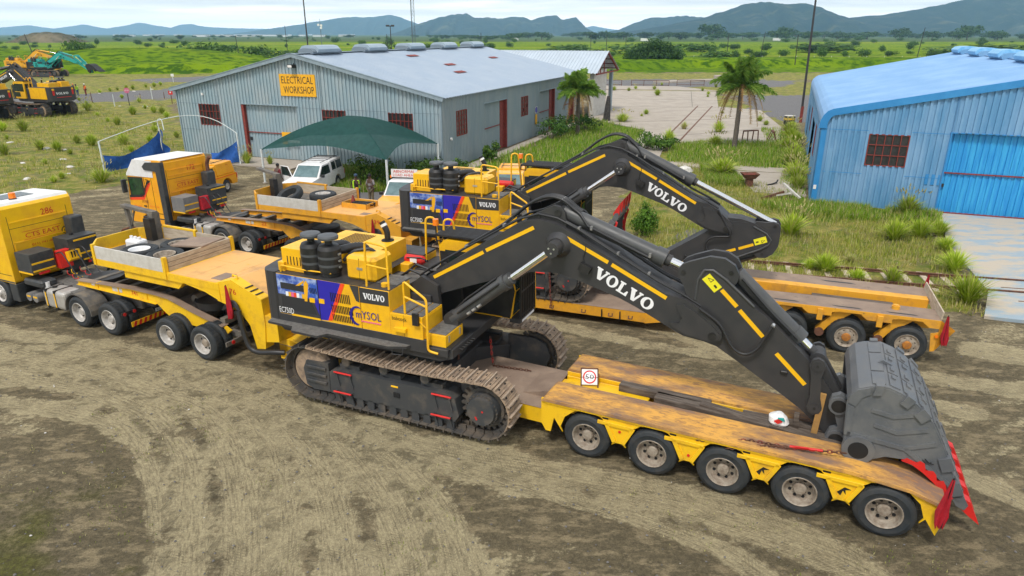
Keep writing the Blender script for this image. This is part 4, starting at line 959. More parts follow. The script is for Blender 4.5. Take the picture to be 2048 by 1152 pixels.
    if orient == 'plain':
        M = MB(); M.cyl((xb - .55, -.35, 3.70), (xb - .55, -.35, 3.76), .12, EXB, n=14); M.cyl((xb - .55, -.35, 3.76), (xb - .55, -.35, 3.94), .11, ORANGE, r1=.10, n=14); M.build('beacon', cab)
    else:
        M = MB(); M.prism([(xb + .04, 3.55), (xb + .02, 3.68), (xb - .9, 3.62), (xb - 1.15, 3.42), (xb - 1.05, 3.28), (xb - .3, 3.25), (xb - .25, 1.0), (xb + .04, 1.0)], near - .05, near + .16, PLASTIC)
        for k in range(16): M.box(xb - .27, xb + .05, near - .065, near - .05, 1.9 + k * .075, 1.94 + k * .075, PLASTIC)
        M.build('side_deflector', cab, .03)
        M = MB(); M.tube(round_pts([(xb + .2, 1.1, 1.4), (xb + .2, 1.1, 3.35), (xb + .42, 1.1, 3.62)], .15), .085, RUST, 10); M.build('exhaust_stack', root)
    # chassis
    M = MB()
    for y in (-.42, .42): M.box(-6.6, .62, y - .05, y + .05, .72, 1.0, CHASSIS)
    for x in (-4.3, -3.2, -2.2, -.7, .5): M.box(x - .06, x + .06, -.4, .4, .75, .95, CHASSIS)
    M.box(-3.9, -1.9, -.95, .95, 1.0, 1.03, GRIT); M.box(-2.0, -.2, -.55, .55, 1.0, 1.10, CHASSIS); M.cyl((-.72, 0, 1.10), (-.72, 0, 1.2), .5, EXB, n=26)
    M.prism([(-1.6, 1.0), (.9, .9), (1.0, .8), (-1.6, .85)], -.3, .3, CHASSIS)
    for x in (0, -1.45): M.cyl((x, -1.0, .53), (x, 1.0, .53), .1, CHASSIS, n=10)
    M.box(-6.8, -4.6, -1.0, 1.0, .45, .95, EXB)
    M.build('chassis', root, .01)
    M = MB()
    M.box(-4.4, -4.62 + 1.0, -1.15, -.35, 1.5, 2.15, PLASTIC if orient == 'plain' else GREYBOX)
    for z in (1.52, 1.78): M.box(-3.63, -3.612, -1.12, -.38, z, z + .06, YDEC); M.box(-4.38, -3.62, -1.158, -1.15, z - .08 if z < 1.6 else z, (z - .08 if z < 1.6 else z) + .06, YDEC) if z < 1.6 else None
    M.box(-3.65, -3.61, -.95, -.6, 1.40, 1.48, RED)
    M.build('toolbox', root, .025)
    M = MB(); M.prism([(-3.7, 1.45), (-3.7, 2.05), (-3.5, 2.05), (-3.42, 1.45)], -.30, .12, RED if orient == 'plain' else REDCLOTH)
    M.obox((-3.50, -.09, 1.72), (.02, .14, .18), (0, -8, 0), GREYBOX) if orient == 'plain' else None
    M.build('extinguisher_box', root, .05)
    M = MB(); M.box(-4.35, -3.55, .15, 1.2, 1.55, 2.35, PLASTIC)
    for z in (1.72, 2.22): M.box(-3.555, -3.54, .35, 1.18, z, z + .06, YDEC)
    M.box(-4.3, -3.7, .2, 1.1, 1.2, 1.5, PLASTIC); M.box(-3.62, -3.56, .75, 1.12, 1.35, 1.45, RED); M.box(-3.62, -3.55, .6, 1.15, 1.48, 1.53, YDEC)
    M.cyl((-4.0, .6, 2.35), (-4.0, .6, 2.43), .07, EXB, n=12)
    M.build('hydraulic_tank', root, .06, seg=2)
    M = MB(); M.box(-4.55, -4.1, .75, 1.22, 2.2, 2.95, PLASTIC); M.build('air_box', root, .06, seg=2)
    M = MB()
    M.prism([(-3.6, 1.95), (-3.3, 2.02), (-3.25, 1.72), (-3.4, 1.62), (-3.6, 1.7)], -.05, .35, YDEC)
    for y in (.02, .12, .22): M.box(-3.5, -3.26, y, y + .04, 1.72, 1.99, DARKGAP)
    if orient == 'plain': M.build('wheel_chock', root)
    M = MB()
    rnd = random.Random(5)
    for k in range(6):
        y = -.35 + k * .15; col = (HOSE, RED, YDEC, HOSE, RED, HOSE)[k]; pts = []
        if k in (1, 2, 4):
            for i in range(40): a = i * 1.1; pts.append((-3.4 + i * .045, y + .05 * math.cos(a), 1.35 - .5 * math.sin(math.pi * i / 39) * .5 + .05 * math.sin(a)))
            M.tube(pts, .012, col, 4)
        else: M.tube(round_pts([(-3.5, y, 2.0), (-3.2, y, 2.12), (-3.0, y, 1.9), (-2.6, y, 1.3), (-1.9, y * .5, 1.25)], .2), .02, col, 6)
    M.build('air_lines', root)
    M = MB()
    M.box(-4.3, -3.3, -1.15, -.6, 1.0, 1.25, PLASTIC); M.build('battery_cover', root, .06)
    M = MB()
    for x in (-4.1, -3.75): M.cyl((x, -1.2, .62), (x, -.5, .62), .15, GREYBOX, n=16); M.box(x - .1, x + .1, -1.205, -1.198, .62, .68, YDEC)
    M.cyl((-3.35, -.95, .95), (-3.35, -.95, 1.2), .09, WHITE, n=12)
    M.build('air_tank', root)
    M = MB(); M.box(-3.25, -2.12, -1.22, -.58, .42, 1.06, ALU); ft = M.build('fuel_tank', root, .12, seg=3)
    M = MB()
    for x in (-3.05, -2.6): M.box(x - .035, x + .035, -1.235, -.6, .42, 1.07, EXB); M.box(x - .028, x + .028, -1.24, -1.23, .5, .98, YDEC)
    M.cyl((-2.95, -.95, 1.06), (-2.95, -.95, 1.1), .08, EXB, n=12); M.build('tank_strap', ft)
    M = MB()
    for sy in (-1, 1):
        c = (-1.45, .55); pr = []
        for k in range(13): a = rad(185 - k * 190 / 12); pr.append((c[0] + .66 * math.cos(a), c[1] + .62 * math.sin(a)))
        inn = [(c[0] + (p[0] - c[0]) * .94, c[1] + (p[1] - c[1]) * .94) for p in pr][::-1]
        y0, y1 = sorted((sy * .62, sy * 1.26)); M.prism(pr + inn, y0, y1, CHASSIS)
    M.build('mudguard', root)
    for sy in (-1, 1):
        M = MB(); M.obox((.62, sy * .95, .78), (.05, .5, .12), (0, 0, 0), EXB)
        for q in (-.17, .17): M.cyl((.645, sy * .95 + q, .78), (.66, sy * .95 + q, .78), .055, RED, n=12)
        M.build('tail_light', root)
    M = MB(); M.box(.70, .72, -1.0, 1.0, .32, .48, YDEC)
    for k in range(11):
        y = -.95 + k * .18; M.prism([(y, .32), (y + .09, .32), (y + .15, .48), (y + .06, .48)], .721, .725, RED, plane='yz')
    M.box(.70, .715, -.1, .5, .52, .63, WHITE); text(M, 'LLY 451', (.717, -.05, .545), (0, 1, 0), (0, 0, 1), .4, .06, BLK, .004)
    M.build('chevron_board', root)
    for x in (0, -1.45):
        wheel('wheel', root, x, near, .53, -1, rim=RIMW, dual=True); wheel('wheel', root, x, 1.25, .53, 1, rim=RIMW, dual=True)
    wheel('wheel', root, -5.65, near, .53, -1, rim=RIMW, deep=False); wheel('wheel', root, -5.65, 1.25, .53, 1, rim=RIMW, deep=False)
    M = MB(); M.box(-5.0, -4.6, -1.24, -.7, .35, 1.0, PLASTIC); M.box(-6.4, -4.62, -1.235, -1.2, 1.0, 1.08, PLASTIC); M.build('mudflap', root, .02)
    return root
def flag(loc, label, h=.8, lean=0.0, rz=0, w=.22, group='red warning flags on the trailers'):
    """Folded red cloth hanging on a stub pole."""
    root = thing('warning_flag', label, 'flag', loc, rz, group)
    M = MB(); P = []
    for i in range(9):
        t = i / 8; z = h * (1 - t); ww = w * (.25 + .9 * t) if t < .75 else w * (1.0 - (t - .75) * 1.6)
        P.append([(lean * (1 - t) + ww * (j / 8 - .5), .05 * math.sin(j * 1.7 + t * 2.5) * (.4 + t), z - .06 * abs(math.sin(j * 1.3)) * t) for j in range(9)])
    M.grid(P, REDCLOTH)
    M.grid([[(p[0], p[1] + .012, p[2]) for p in r] for r in P], REDCLOTH)
    M.build('cloth', root)
    M = MB(); M.cyl((lean, .02, -.05), (lean, .02, h + .03), .014, EXB, n=6); M.build('pole', root)
    return root
def lowbed(loc, yaw, label, kind):
    """Low-bed trailer. Local origin at the first near rear wheel's ground contact; x runs to the back."""
    root = thing('lowbed_trailer', label, 'trailer', loc, yaw)
    yel = TRL if kind == 1 else TRL2
    if kind == 1:
        neck(root, yel, NECKDECK, '76')
        M = MB(); M.box(-9.3, -1.0, .32, 2.28, .40, .80, yel); M.box(-9.3, -8.5, .32, 2.28, .35, 1.0, yel); M.prism([(-8.9, .4), (-8.9, 1.0), (-8.1, .8), (-8.1, .4)], .32, 2.28, yel)
        M.box(-9.3, -1.02, .30, 2.30, .80, .815, PLATE)
        M.prism([(-2.0, .80), (-1.15, 1.02), (-1.15, .8)], .8, 1.9, PLATE)
        M.build('low_deck', root, .015)
        z1 = 1.24; xe = 7.15
        def fascia(M, y0, y1):
            pts = [(-1.12, z1), (-1.12, .62), (-1.0, .42), (-.88, .42), (-.80, .80)]
            for i in range(5):
                x = i * 1.4875
                for k in range(9):
                    a = rad(205 - k * 230 / 8); pts.append((x + .64 * math.cos(a), .57 + .60 * max(-.15, math.sin(a))))
                if i < 4:
                    xm = x + .744; pts += [(xm - .06, .55), (xm + .06, .55)]
            pts += [(6.62, .60), (6.74, .42), (6.82, .30), (6.92, .75), (6.88, z1 - .30), (6.3, z1 - .11), (5.3, z1)]
            M.prism(pts, y0, y1, yel)
        M = MB(); fascia(M, .05, .09); fascia(M, 2.46, 2.50)
        for i in range(4):
            xm = i * 1.4875 + .744
            for sx in (-1, 1): M.bar((xm + sx * .30, .035, 1.0), (xm + sx * .10, .035, .58), .05, .09, yel)
            M.box(xm - .5, xm + .32, .01, .05, .96, 1.04, yel)
            M.box(xm - .40, xm - .26, .045, .052, 1.08, 1.15, DARKGAP)
            if i >= 2: M.prism([(xm - .1, .72), (xm + .02, .86), (xm + .14, .83), (xm + .04, .8), (xm + .06, .7), (xm, .78), (xm - .03, .66)], .044, .052, BLK)
        M.box(-1.0, 5.3, .02, .06, 1.14, 1.18, yel)
        M.cyl((.75, .03, .85), (.75, .05, .85), .03, RED, n=10); M.cyl((2.26, .03, .70), (2.26, .05, .70), .03, RED, n=10)
        M.build('side_fascia', root, .012)
        for ya, yb in ((.0, .92), (1.62, 2.55)):
            M = MB()
            M.prism([(-1.12, z1 - .05), (-1.05, z1 + .02), (5.3, z1 + .02), (6.3, z1 - .08), (6.88, z1 - .26), (6.88, z1 - .32), (6.3, z1 - .14), (5.3, z1 - .05)], ya, yb, DECK)
            M.build('bed_beam_deck', root, .012)
        M = MB(); M.box(-1.1, 6.2, .86, .95, .50, z1 - .16, yel); M.box(-1.1, 6.2, 1.60, 1.68, .50, z1 - .16, yel); M.box(-1.1, 4.9, .87, .94, z1 - .16, z1 - .04, yel); M.box(-1.1, 4.9, 1.61, 1.67, z1 - .16, z1 - .04, yel); M.box(-1.1, 6.9, .95, 1.60, .5, .62, CHASSIS)
        M.box(-.7, 1.05, .98, 1.56, .6, 1.10, yel); M.prism([(-1.75, .83), (-.7, 1.10), (-.7, .83)], .98, 1.56, yel); M.box(6.75, 6.86, 0.1, 2.45, .6, .90, yel)
        M.build('spine', root, .015)
        for i in range(5):
            x = i * 1.4875
            wheel('wheel', root, x, 0.0, .535, -1, r=.535, w=.38); wheel('wheel', root, x, 2.55, .535, 1, r=.535, w=.38)
            A = MB(); A.cyl((x, .3, .53), (x, 2.25, .53), .08, CHASSIS, n=8); A.build('axle', root)
    else:
        neck(root, yel, NECKDECK, '39', NECK2[0], NECK2[1], hole=True)
        M = MB(); M.box(-15.2, -5.9, -.45, 3.40, .28, .62, yel); M.prism([(-5.9, .28), (-5.9, .62), (-4.6, .62), (-4.9, .5)], -.5, 3.4, yel); M.box(-15.2, -5.0, -.46, 3.41, .62, .635, PLATE)
        M.prism([(-5.9, .62), (-4.2, 1.25), (-4.2, .62)], .1, 2.9, PLATE)
        for x in (-12.2, -10.4, -9.0, -7.9, -7.0, -6.35):
            M.tube([(x - .06, -.57, .5), (x - .06, -.62, .42), (x + .06, -.62, .42), (x + .06, -.57, .5)], .025, RUST, 6); M.tube([(x - .06, 3.47, .5), (x - .06, 3.52, .42), (x + .06, 3.52, .42), (x + .06, 3.47, .5)], .025, RUST, 6)
        for x in (-7.3, -6.7): M.box(x - .02, x + .02, -.575, -.54, .3, .6, EXB)
        M.build('low_deck', root, .015)
        z1 = 1.38
        for ya, yb in ((.08, .98), (2.05, 2.95)):
            M = MB(); M.box(-4.4, 2.35, ya, yb, z1 - .05, z1, PLATE)
            M.build('bed_beam_deck', root, .012)
        M = MB()
        M.box(-4.4, 2.3, .98, 1.08, .75, z1 - .06, yel); M.box(-4.4, 2.3, 1.72, 2.05, .75, z1 + .02, yel)
        M.box(-4.4, 2.3, 1.08, 1.72, .72, .82, CHASSIS)
        M.build('spine', root, .015)
        M = MB()
        for y0, y1 in ((.06, .10), (2.93, 2.97)):
            pts = [(-4.4, z1 - .01), (2.35, z1 - .01), (2.42, .95), (2.32, .42), (2.22, .40), (2.15, .95)]
            for i in (2, 1, 0, -1, -2):
                if i < 2: pts += [((i + .5) * 1.61 + .32, z1 - .26), ((i + .5) * 1.61 - .32, z1 - .26), ((i + .5) * 1.61 - .48, z1 - .14)]
                x = i * 1.61
                if i < 2 and i > -2: pts += [(x + .3, z1 - .1), (x - .3, z1 - .1), (x - .48, z1 - .14)]
            pts += [(-4.4, z1 - .2)]
            M.prism(pts, y0, y1, yel)
        for i in range(-2, 1):
            xm = (i + .5) * 1.61; M.box(xm - .08, xm + .08, .0, .06, z1 - .42, z1 - .06, yel)
        for a, b in ((-.5, .35), (.95, 1.8), (-2.2, -1.4)): M.prism([(a, .30), (a + .12, .22), (b, .22), (b - .12, .30)], z1, z1 + .003, EXB, plane='xy')
        M.prism([(-.7, 2.62), (-.55, 2.52), (.35, 2.52), (.2, 2.62)], z1, z1 + .003, EXB, plane='xy')
        M.cyl((1.25, .62, z1), (1.25, .62, z1 + .1), .11, yel, n=14); M.cyl((1.25, .62, z1 + .1), (1.25, .62, z1 + .13), .08, yel, n=14)
        M.cyl((2.30, .04, .9), (2.30, .0, .9), .05, ORANGE, n=10)
        M.build('side_fascia', root, .01)
        M = MB(); M.obox((2.36, 1.5, z1 + .06), (.04, 2.7, .34), (0, 6, 0), PLANK); M.build('tail_board', root)
        for i in range(-2, 2):
            x = i * 1.61
            A = MB()
            for y in (.28, 2.7):
                A.prism([(x - .85, .62), (x - .8, .46), (x - .68, .46), (x - .5, .75), (x + .05, 1.2), (x + .1, z1 - .06), (x - .35, z1 - .06), (x - .5, 1.05)], y - .09, y + .09, yel); A.cyl((x - .74, y - .16, .53), (x - .74, y + .13, .53), .13, RUST, n=14)
            A.cyl((x, .3, .53), (x, 2.7, .53), .08, CHASSIS, n=8); A.build('swing_arm', root, .015)
            wheel('wheel', root, x, 0.0, .53, -1, hub=ORG, dual=True, deep=False); wheel('wheel', root, x, 3.02, .53, 1, hub=ORG, dual=True, deep=False)
    return root
ORG = mat('orange_hub', (0.45, 0.17, 0.02), 0.5, col2=(0.25, 0.1, 0.03), nscale=10, amount=0.7)
TRACKPTS = [[(-13.96, 15.76), (-11.62, 15.37), (-9.69, 14.54), (-8.42, 13.36), (-7.47, 11.99), (-6.8, 10.75), (-6.12, 9.23)], [(-15.09, 17.31), (-11.74, 16.43), (-9.18, 15.13), (-7.82, 13.67), (-6.91, 12.16), (-6.25, 10.75), (-5.69, 9.23)], [(-16.43, 19.14), (-11.32, 17.16), (-8.02, 15.37), (-6.53, 13.67), (-5.62, 11.99), (-5.05, 10.61), (-4.61, 9.23)], [(-14.88, 19.14), (-10.27, 17.31), (-7.53, 15.76), (-5.88, 13.98), (-5.0, 12.33), (-4.39, 10.75), (-4.01, 9.23)], [(-14.18, 19.5), (-8.54, 16.57), (-5.73, 14.65), (-4.25, 12.78), (-3.51, 11.19), (-2.88, 9.23)], [(-12.72, 19.14), (-7.58, 16.57), (-4.72, 14.54), (-3.09, 12.51), (-2.17, 10.75), (-1.68, 9.23)], [(-15.97, 18.1), (-13.48, 18.37), (-9.99, 17.62), (-6.09, 15.76), (-3.98, 14.54), (-1.39, 12.97), (0.8, 11.99), (3.57, 10.47), (4.89, 9.01)], [(-17.73, 20.48), (-14.5, 19.5), (-10.83, 18.44), (-6.99, 16.86), (-3.93, 14.31), (-1.69, 11.66), (-0.81, 9.23)], [(-7.85, 16.57), (-3.93, 14.31), (-0.27, 12.88), (2.87, 11.82), (5.47, 10.47), (6.7, 9.23)], [(0.6, 21.1), (4.26, 19.14), (7.01, 18.1), (9.25, 16.57), (11.8, 15.01)], [(3.18, 22.94), (5.9, 19.5), (9.73, 17.62), (13.97, 16.29)], [(14.22, 18.78), (15.26, 18.1)], [(9.97, 12.33), (10.56, 11.5)]]
# ------------------------------------------------------------------ ground
def inpoly(X, Y, poly):
    r = np.zeros(X.shape, bool); n = len(poly); j = n - 1
    for i in range(n):
        xi, yi = poly[i]; xj, yj = poly[j]
        c = ((yi > Y) != (yj > Y)) & (X < (xj - xi) * (Y - yi) / (yj - yi + 1e-12) + xi); r ^= c; j = i
    return r
def vnoise(X, Y, s, seed=0):
    rs = np.random.RandomState(seed); G = rs.rand(64, 64)
    x, y = X / s, Y / s; xi, yi = np.floor(x).astype(int), np.floor(y).astype(int); fx, fy = x - xi, y - yi
    fx, fy = fx * fx * (3 - 2 * fx), fy * fy * (3 - 2 * fy); g = lambda a, b: G[a % 64, b % 64]
    return (g(xi, yi) * (1 - fx) + g(xi + 1, yi) * fx) * (1 - fy) + (g(xi, yi + 1) * (1 - fx) + g(xi + 1, yi + 1) * fx) * fy
def fbm(X, Y, s, seed=0): return .55 * vnoise(X, Y, s, seed) + .28 * vnoise(X, Y, s / 2.1, seed + 1) + .17 * vnoise(X, Y, s / 4.3, seed + 2)
def dpath(X, Y, pts, full=False):
    d = np.full(X.shape, 1e9); al = d * 0; of = d * 0; acc = 0.0
    for (x0, y0), (x1, y1) in zip(pts, pts[1:]):
        dx, dy = x1 - x0, y1 - y0; t = np.clip(((X - x0) * dx + (Y - y0) * dy) / (dx * dx + dy * dy), 0, 1)
        q = np.hypot(X - x0 - t * dx, Y - y0 - t * dy); l = math.hypot(dx, dy)
        if full: k = q < d; al = np.where(k, acc + t * l, al); of = np.where(k, ((X - x0) * dy - (Y - y0) * dx) / l, of); acc += l
        d = np.minimum(d, q)
    return (d, al, of) if full else d
def smooth_path(pts, n=6):
    out = []; P = [pts[0]] + list(pts) + [pts[-1]]
    for i in range(1, len(P) - 2):
        for k in range(n):
            t = k / n; a, b, c, d = P[i - 1], P[i], P[i + 1], P[i + 2]
            out.append(tuple(.5 * (2 * b[q] + (c[q] - a[q]) * t + (2 * a[q] - 5 * b[q] + 4 * c[q] - d[q]) * t * t + (3 * b[q] - a[q] - 3 * c[q] + d[q]) * t ** 3) for q in (0, 1)))
    return out + [pts[-1]]
TRACKS = [smooth_path(p) for p in TRACKPTS]
LUSH = [[(-4.2, 46.6), (6.5, 71), (9.2, 78.5), (13.3, 69), (11.2, 61), (10.5, 55), (9.5, 51.5), (3, 47.5)], [(11.5, 50.5), (13.6, 59.8), (18, 61.5), (24.5, 60), (22, 49), (18, 48)], [(15, 38), (16.8, 38), (27, 70), (25, 70), (19, 48), (17.5, 44)],
        [(12.5, 43), (13.5, 49), (15.3, 48), (14.6, 42)], [(-11, 40.6), (-7.6, 40.9), (-5.6, 46), (-9.5, 48.5), (-13, 49)], [(13.5, 37.5), (16.9, 37.6), (22.6, 35.2), (21.5, 33.2), (15, 34.5)]]
VEG = [[(3, 29), (5.5, 31), (6.2, 36), (9, 46), (14, 52), (17, 38.2), (23, 35.5), (19.5, 29.5), (16, 21.2), (13.5, 22.8), (9.5, 25)], [(-23, 45), (-29, 38), (-50, 34), (-160, 60), (-160, 175), (-70, 175), (-60, 130), (-50, 104), (-27, 58)],
       [(-160, 150), (160, 150), (160, 176), (-160, 176)], [(7, 47), (14, 62), (9, 80), (22, 133), (38, 133), (33, 112), (31, 90), (29, 76), (24, 60), (24, 46)], [(34, 92), (60, 92), (60, 150), (20, 150), (16, 131), (36, 131)], [(3, 86), (20, 132), (5, 150), (-160, 150), (-60, 120), (-30, 95)]]
GRAV = [[(-13.5, 38), (-4, 33.5), (-2, 38), (-6, 44), (-12, 45)], [(35.5, 111.5), (50, 111.5), (52, 100), (33, 74), (28.8, 77), (31.5, 92)], [(-82, 149), (-64, 168), (-40, 172), (-40, 160), (-70, 140)], [(-70, 112), (-55, 128), (-30, 135), (-28, 120), (-49, 105), (-61, 96.5), (-90, 80), (-110, 90)],
        [(14, 138), (50, 138), (52, 150), (12, 150)], [(7, 29), (8.6, 33), (12, 32), (10.5, 27.5)], [(16, 128), (22, 150), (60, 146), (48, 128)]]
SANDP = [[(-40, 40), (-14, 33), (0, 26), (0, 5), (-40, 5)]]
def make_ground():
    xs = np.concatenate([np.arange(-150, -62, 1.2), np.arange(-62, -22, .5), np.arange(-22, 22, .16), np.arange(22, 62, .5), np.arange(62, 150.1, 1.2)])
    ys = np.concatenate([np.arange(3, 28, .16), np.arange(28, 60, .35), np.arange(60, 180.5, .9)])
    X, Y = np.meshgrid(xs, ys)
    JX = X + 1.6 * (fbm(X, Y, 3.1, 11) - .5) * (1 + Y / 40); JY = Y + 1.6 * (fbm(X, Y, 2.7, 23) - .5) * (1 + Y / 40)
    veg = np.zeros(X.shape); lush = np.zeros(X.shape); grav = np.zeros(X.shape); sand = np.zeros(X.shape)
    for p in VEG: veg[inpoly(JX, JY, p)] = 1
    for p in LUSH: lush[inpoly(JX, JY, p)] = 1
    for p in GRAV: grav[inpoly(JX, JY, p)] = 1
    near = np.clip((36 - Y) / 10, 0, 1)
    # sandy passes pressed by wheels, with dark soil between
    base = fbm(X * .92 + Y * .42, (Y * .92 - X * .42) * 2.6, 2.6, 40)
    sand = np.clip((base - .43) * 3.4, 0, 1) * .50
    tr = np.zeros(X.shape); ru = np.zeros(X.shape); rv = np.zeros(X.shape)
    for i, t in enumerate(TRACKS):
        d, al, of = dpath(X, Y, t, True); w = .30 + .12 * (i % 3)
        e = np.clip(1.45 - d / w, 0, 1) ** .7 * np.clip(.25 + 1.5 * fbm(X, Y, 1.1, 60 + i), 0, 1); k = e > tr; ru = np.where(k, al, ru); rv = np.where(k, of, rv); tr = np.maximum(tr, e)
    sand = np.clip(sand + tr * .85 * (.55 + .9 * fbm(X, Y, .7, 91)), 0, 1)
    # turning area bottom left is darker, mossy soil; right foreground drier
    dark = np.clip(1.25 - np.hypot((X + 9.5) / 6.0, (Y - 8.5) / 4.2), 0, 1) + np.clip(1.1 - np.hypot((X - 3.2) / 4.0, (Y - 8.0) / 2.6), 0, 1) * .7
    dark = np.clip(dark * (.5 + fbm(X, Y, 2.2, 70)), 0, 1) * (1 - tr)
    sand = sand * (1 - .75 * dark)
    moss = np.clip(dark * (fbm(X, Y, 1.3, 80) - .30) * 3.0, 0, 1)
    sand = sand * (1 - grav); veg = veg * (1 - grav)
    Z = .035 * (fbm(X, Y, 1.7, 5) - .5) * (1 - veg * .3) - .02 * tr + .05 * (fbm(X, Y, .5, 7) - .5) * near * .5
    Z += np.where(veg + lush > .5, .10 * (fbm(X, Y, 2.0, 9) - .3), 0)
    v = np.stack([X.ravel(), Y.ravel(), Z.ravel()], 1)
    ny, nx = X.shape; I = np.arange(ny * nx).reshape(ny, nx)
    f = np.stack([I[:-1, :-1], I[:-1, 1:], I[1:, 1:], I[1:, :-1]], -1).reshape(-1, 4)
    me = bpy.data.meshes.new('ground'); me.from_pydata(v.tolist(), [], f.tolist())
    me.polygons.foreach_set('use_smooth', [True] * len(f))
    for nm, A in (('soil', (sand, moss, grav)), ('plant', (veg, lush, tr)), ('rut', (ru, rv, tr))):
        ca = me.color_attributes.new(nm, 'FLOAT_COLOR', 'POINT')
        c = np.ones((ny * nx, 4), np.float32)
        for k in range(3): c[:, k] = A[k].ravel()
        ca.data.foreach_set('color', c.ravel())
    o = bpy.data.objects.new('ground', me); COL.objects.link(o); tag(o, kind='structure')
    m = bpy.data.materials.new('yard_soil'); m.use_nodes = True; nt = m.node_tree; b = nt.nodes['Principled BSDF']
    b.inputs['Roughness'].default_value = 0.95; b.inputs['Specular IOR Level'].default_value = .15
    t = N(nt, 'ShaderNodeTexCoord'); a1 = N(nt, 'ShaderNodeVertexColor', layer_name='soil'); a2 = N(nt, 'ShaderNodeVertexColor', layer_name='plant')
    s1 = N(nt, 'ShaderNodeSeparateColor'); s2 = N(nt, 'ShaderNodeSeparateColor'); L(nt, a1.outputs[0], s1.inputs[0]); L(nt, a2.outputs[0], s2.inputs[0])
    def nz(sc, det=6, st=None, rough=.65):
        n = N(nt, 'ShaderNodeTexNoise', i_Scale=sc, i_Detail=float(det), i_Roughness=rough); v = t.outputs['Object']
        if st:
            mp = N(nt, 'ShaderNodeMapping'); mp.inputs['Rotation'].default_value = (0, 0, rad(26)); mp.inputs['Scale'].default_value = st; L(nt, v, mp.inputs[0]); v = mp.outputs[0]
        L(nt, v, n.inputs['Vector']); return n.outputs['Fac']
    def mix(fac, A, B):
        x = N(nt, 'ShaderNodeMixRGB'); L(nt, fac, x.inputs[0])
        for i, q in ((1, A), (2, B)):
            if hasattr(q, '__len__'): x.inputs[i].default_value = (*q, 1)
            else: L(nt, q, x.inputs[i])
        return x.outputs[0]
    def thr(fac, noise_, k=1.6, soft=.16):   # mask broken up by noise
        ad = N(nt, 'ShaderNodeMath', operation='MULTIPLY_ADD'); L(nt, noise_, ad.inputs[0]); ad.inputs[1].default_value = -k; ad.inputs[2].default_value = k * .5
        sm = N(nt, 'ShaderNodeMath', operation='ADD'); L(nt, fac, sm.inputs[0]); L(nt, ad.outputs[0], sm.inputs[1])
        r = ramp(nt, [(.5 - soft, 0.0), (.5 + soft, 1.0)]); L(nt, sm.outputs[0], r.inputs[0]); return r.outputs[0]
    fine, mid, big, strk = nz(38, 5, None, .8), nz(6.5, 9, None, .75), nz(1.1), nz(1.3, 10, (1, 2.2, 1), .74)
    a3 = N(nt, 'ShaderNodeVertexColor', layer_name='rut'); s3 = N(nt, 'ShaderNodeSeparateColor'); L(nt, a3.outputs[0], s3.inputs[0])
    ab = N(nt, 'ShaderNodeMath', operation='ABSOLUTE'); L(nt, s3.outputs[1], ab.inputs[0])
    ph = N(nt, 'ShaderNodeMath', operation='MULTIPLY_ADD'); L(nt, s3.outputs[0], ph.inputs[0]); ph.inputs[1].default_value = 88.0; L(nt, ab.outputs[0], ph.inputs[2])
    ab2 = N(nt, 'ShaderNodeMath', operation='MULTIPLY'); L(nt, ab.outputs[0], ab2.inputs[0]); ab2.inputs[1].default_value = 60.0; L(nt, ab2.outputs[0], ph.inputs[2])
    sn = N(nt, 'ShaderNodeMath', operation='SINE'); L(nt, ph.outputs[0], sn.inputs[0])
    gr = N(nt, 'ShaderNodeMath', operation='MULTIPLY'); L(nt, s3.outputs[1], gr.inputs[0]); gr.inputs[1].default_value = 64.0; sg = N(nt, 'ShaderNodeMath', operation='SINE'); L(nt, gr.outputs[0], sg.inputs[0])
    lug = N(nt, 'ShaderNodeMath', operation='MAXIMUM'); L(nt, sn.outputs[0], lug.inputs[0]); L(nt, sg.outputs[0], lug.inputs[1])
    lugm = N(nt, 'ShaderNodeMath', operation='MULTIPLY'); L(nt, ramp_out(nt, lug.outputs[0], .3, .75), lugm.inputs[0]); L(nt, ramp_out(nt, s3.outputs[2], .25, .7), lugm.inputs[1])
    lugn = N(nt, 'ShaderNodeMath', operation='MULTIPLY'); L(nt, lugm.outputs[0], lugn.inputs[0]); L(nt, ramp_out(nt, nz(1.7, 6), .46, .60), lugn.inputs[1])
    cv = N(nt, 'ShaderNodeCombineXYZ'); q1 = N(nt, 'ShaderNodeMath', operation='MULTIPLY'); L(nt, s3.outputs[0], q1.inputs[0]); q1.inputs[1].default_value = .9; q2 = N(nt, 'ShaderNodeMath', operation='MULTIPLY'); L(nt, s3.outputs[1], q2.inputs[0]); q2.inputs[1].default_value = 7.0
    L(nt, q1.outputs[0], cv.inputs[0]); L(nt, q2.outputs[0], cv.inputs[1]); sk = N(nt, 'ShaderNodeTexNoise', i_Scale=2.6, i_Detail=10.0, i_Roughness=.8); L(nt, cv.outputs[0], sk.inputs['Vector'])
    skm = N(nt, 'ShaderNodeMath', operation='MULTIPLY'); L(nt, ramp_out(nt, sk.outputs['Fac'], .47, .59), skm.inputs[0]); skg = N(nt, 'ShaderNodeMath', operation='MULTIPLY'); L(nt, ramp_out(nt, s3.outputs[2], .15, .6), skg.inputs[0]); skg.inputs[1].default_value = .6; L(nt, skg.outputs[0], skm.inputs[1])
    soil = mix(ramp_out(nt, mid, .35, .65), (0.095, 0.080, 0.050), (0.185, 0.150, 0.090))
    soil = mix(ramp_out(nt, strk, .50, .58), soil, (0.28, 0.225, 0.135))
    mixn = N(nt, 'ShaderNodeMath', operation='MULTIPLY_ADD'); L(nt, mid, mixn.inputs[0]); mixn.inputs[1].default_value = .5; hb = N(nt, 'ShaderNodeMath', operation='MULTIPLY'); L(nt, strk, hb.inputs[0]); hb.inputs[1].default_value = .5; L(nt, hb.outputs[0], mixn.inputs[2]); mixn = mixn.outputs[0]
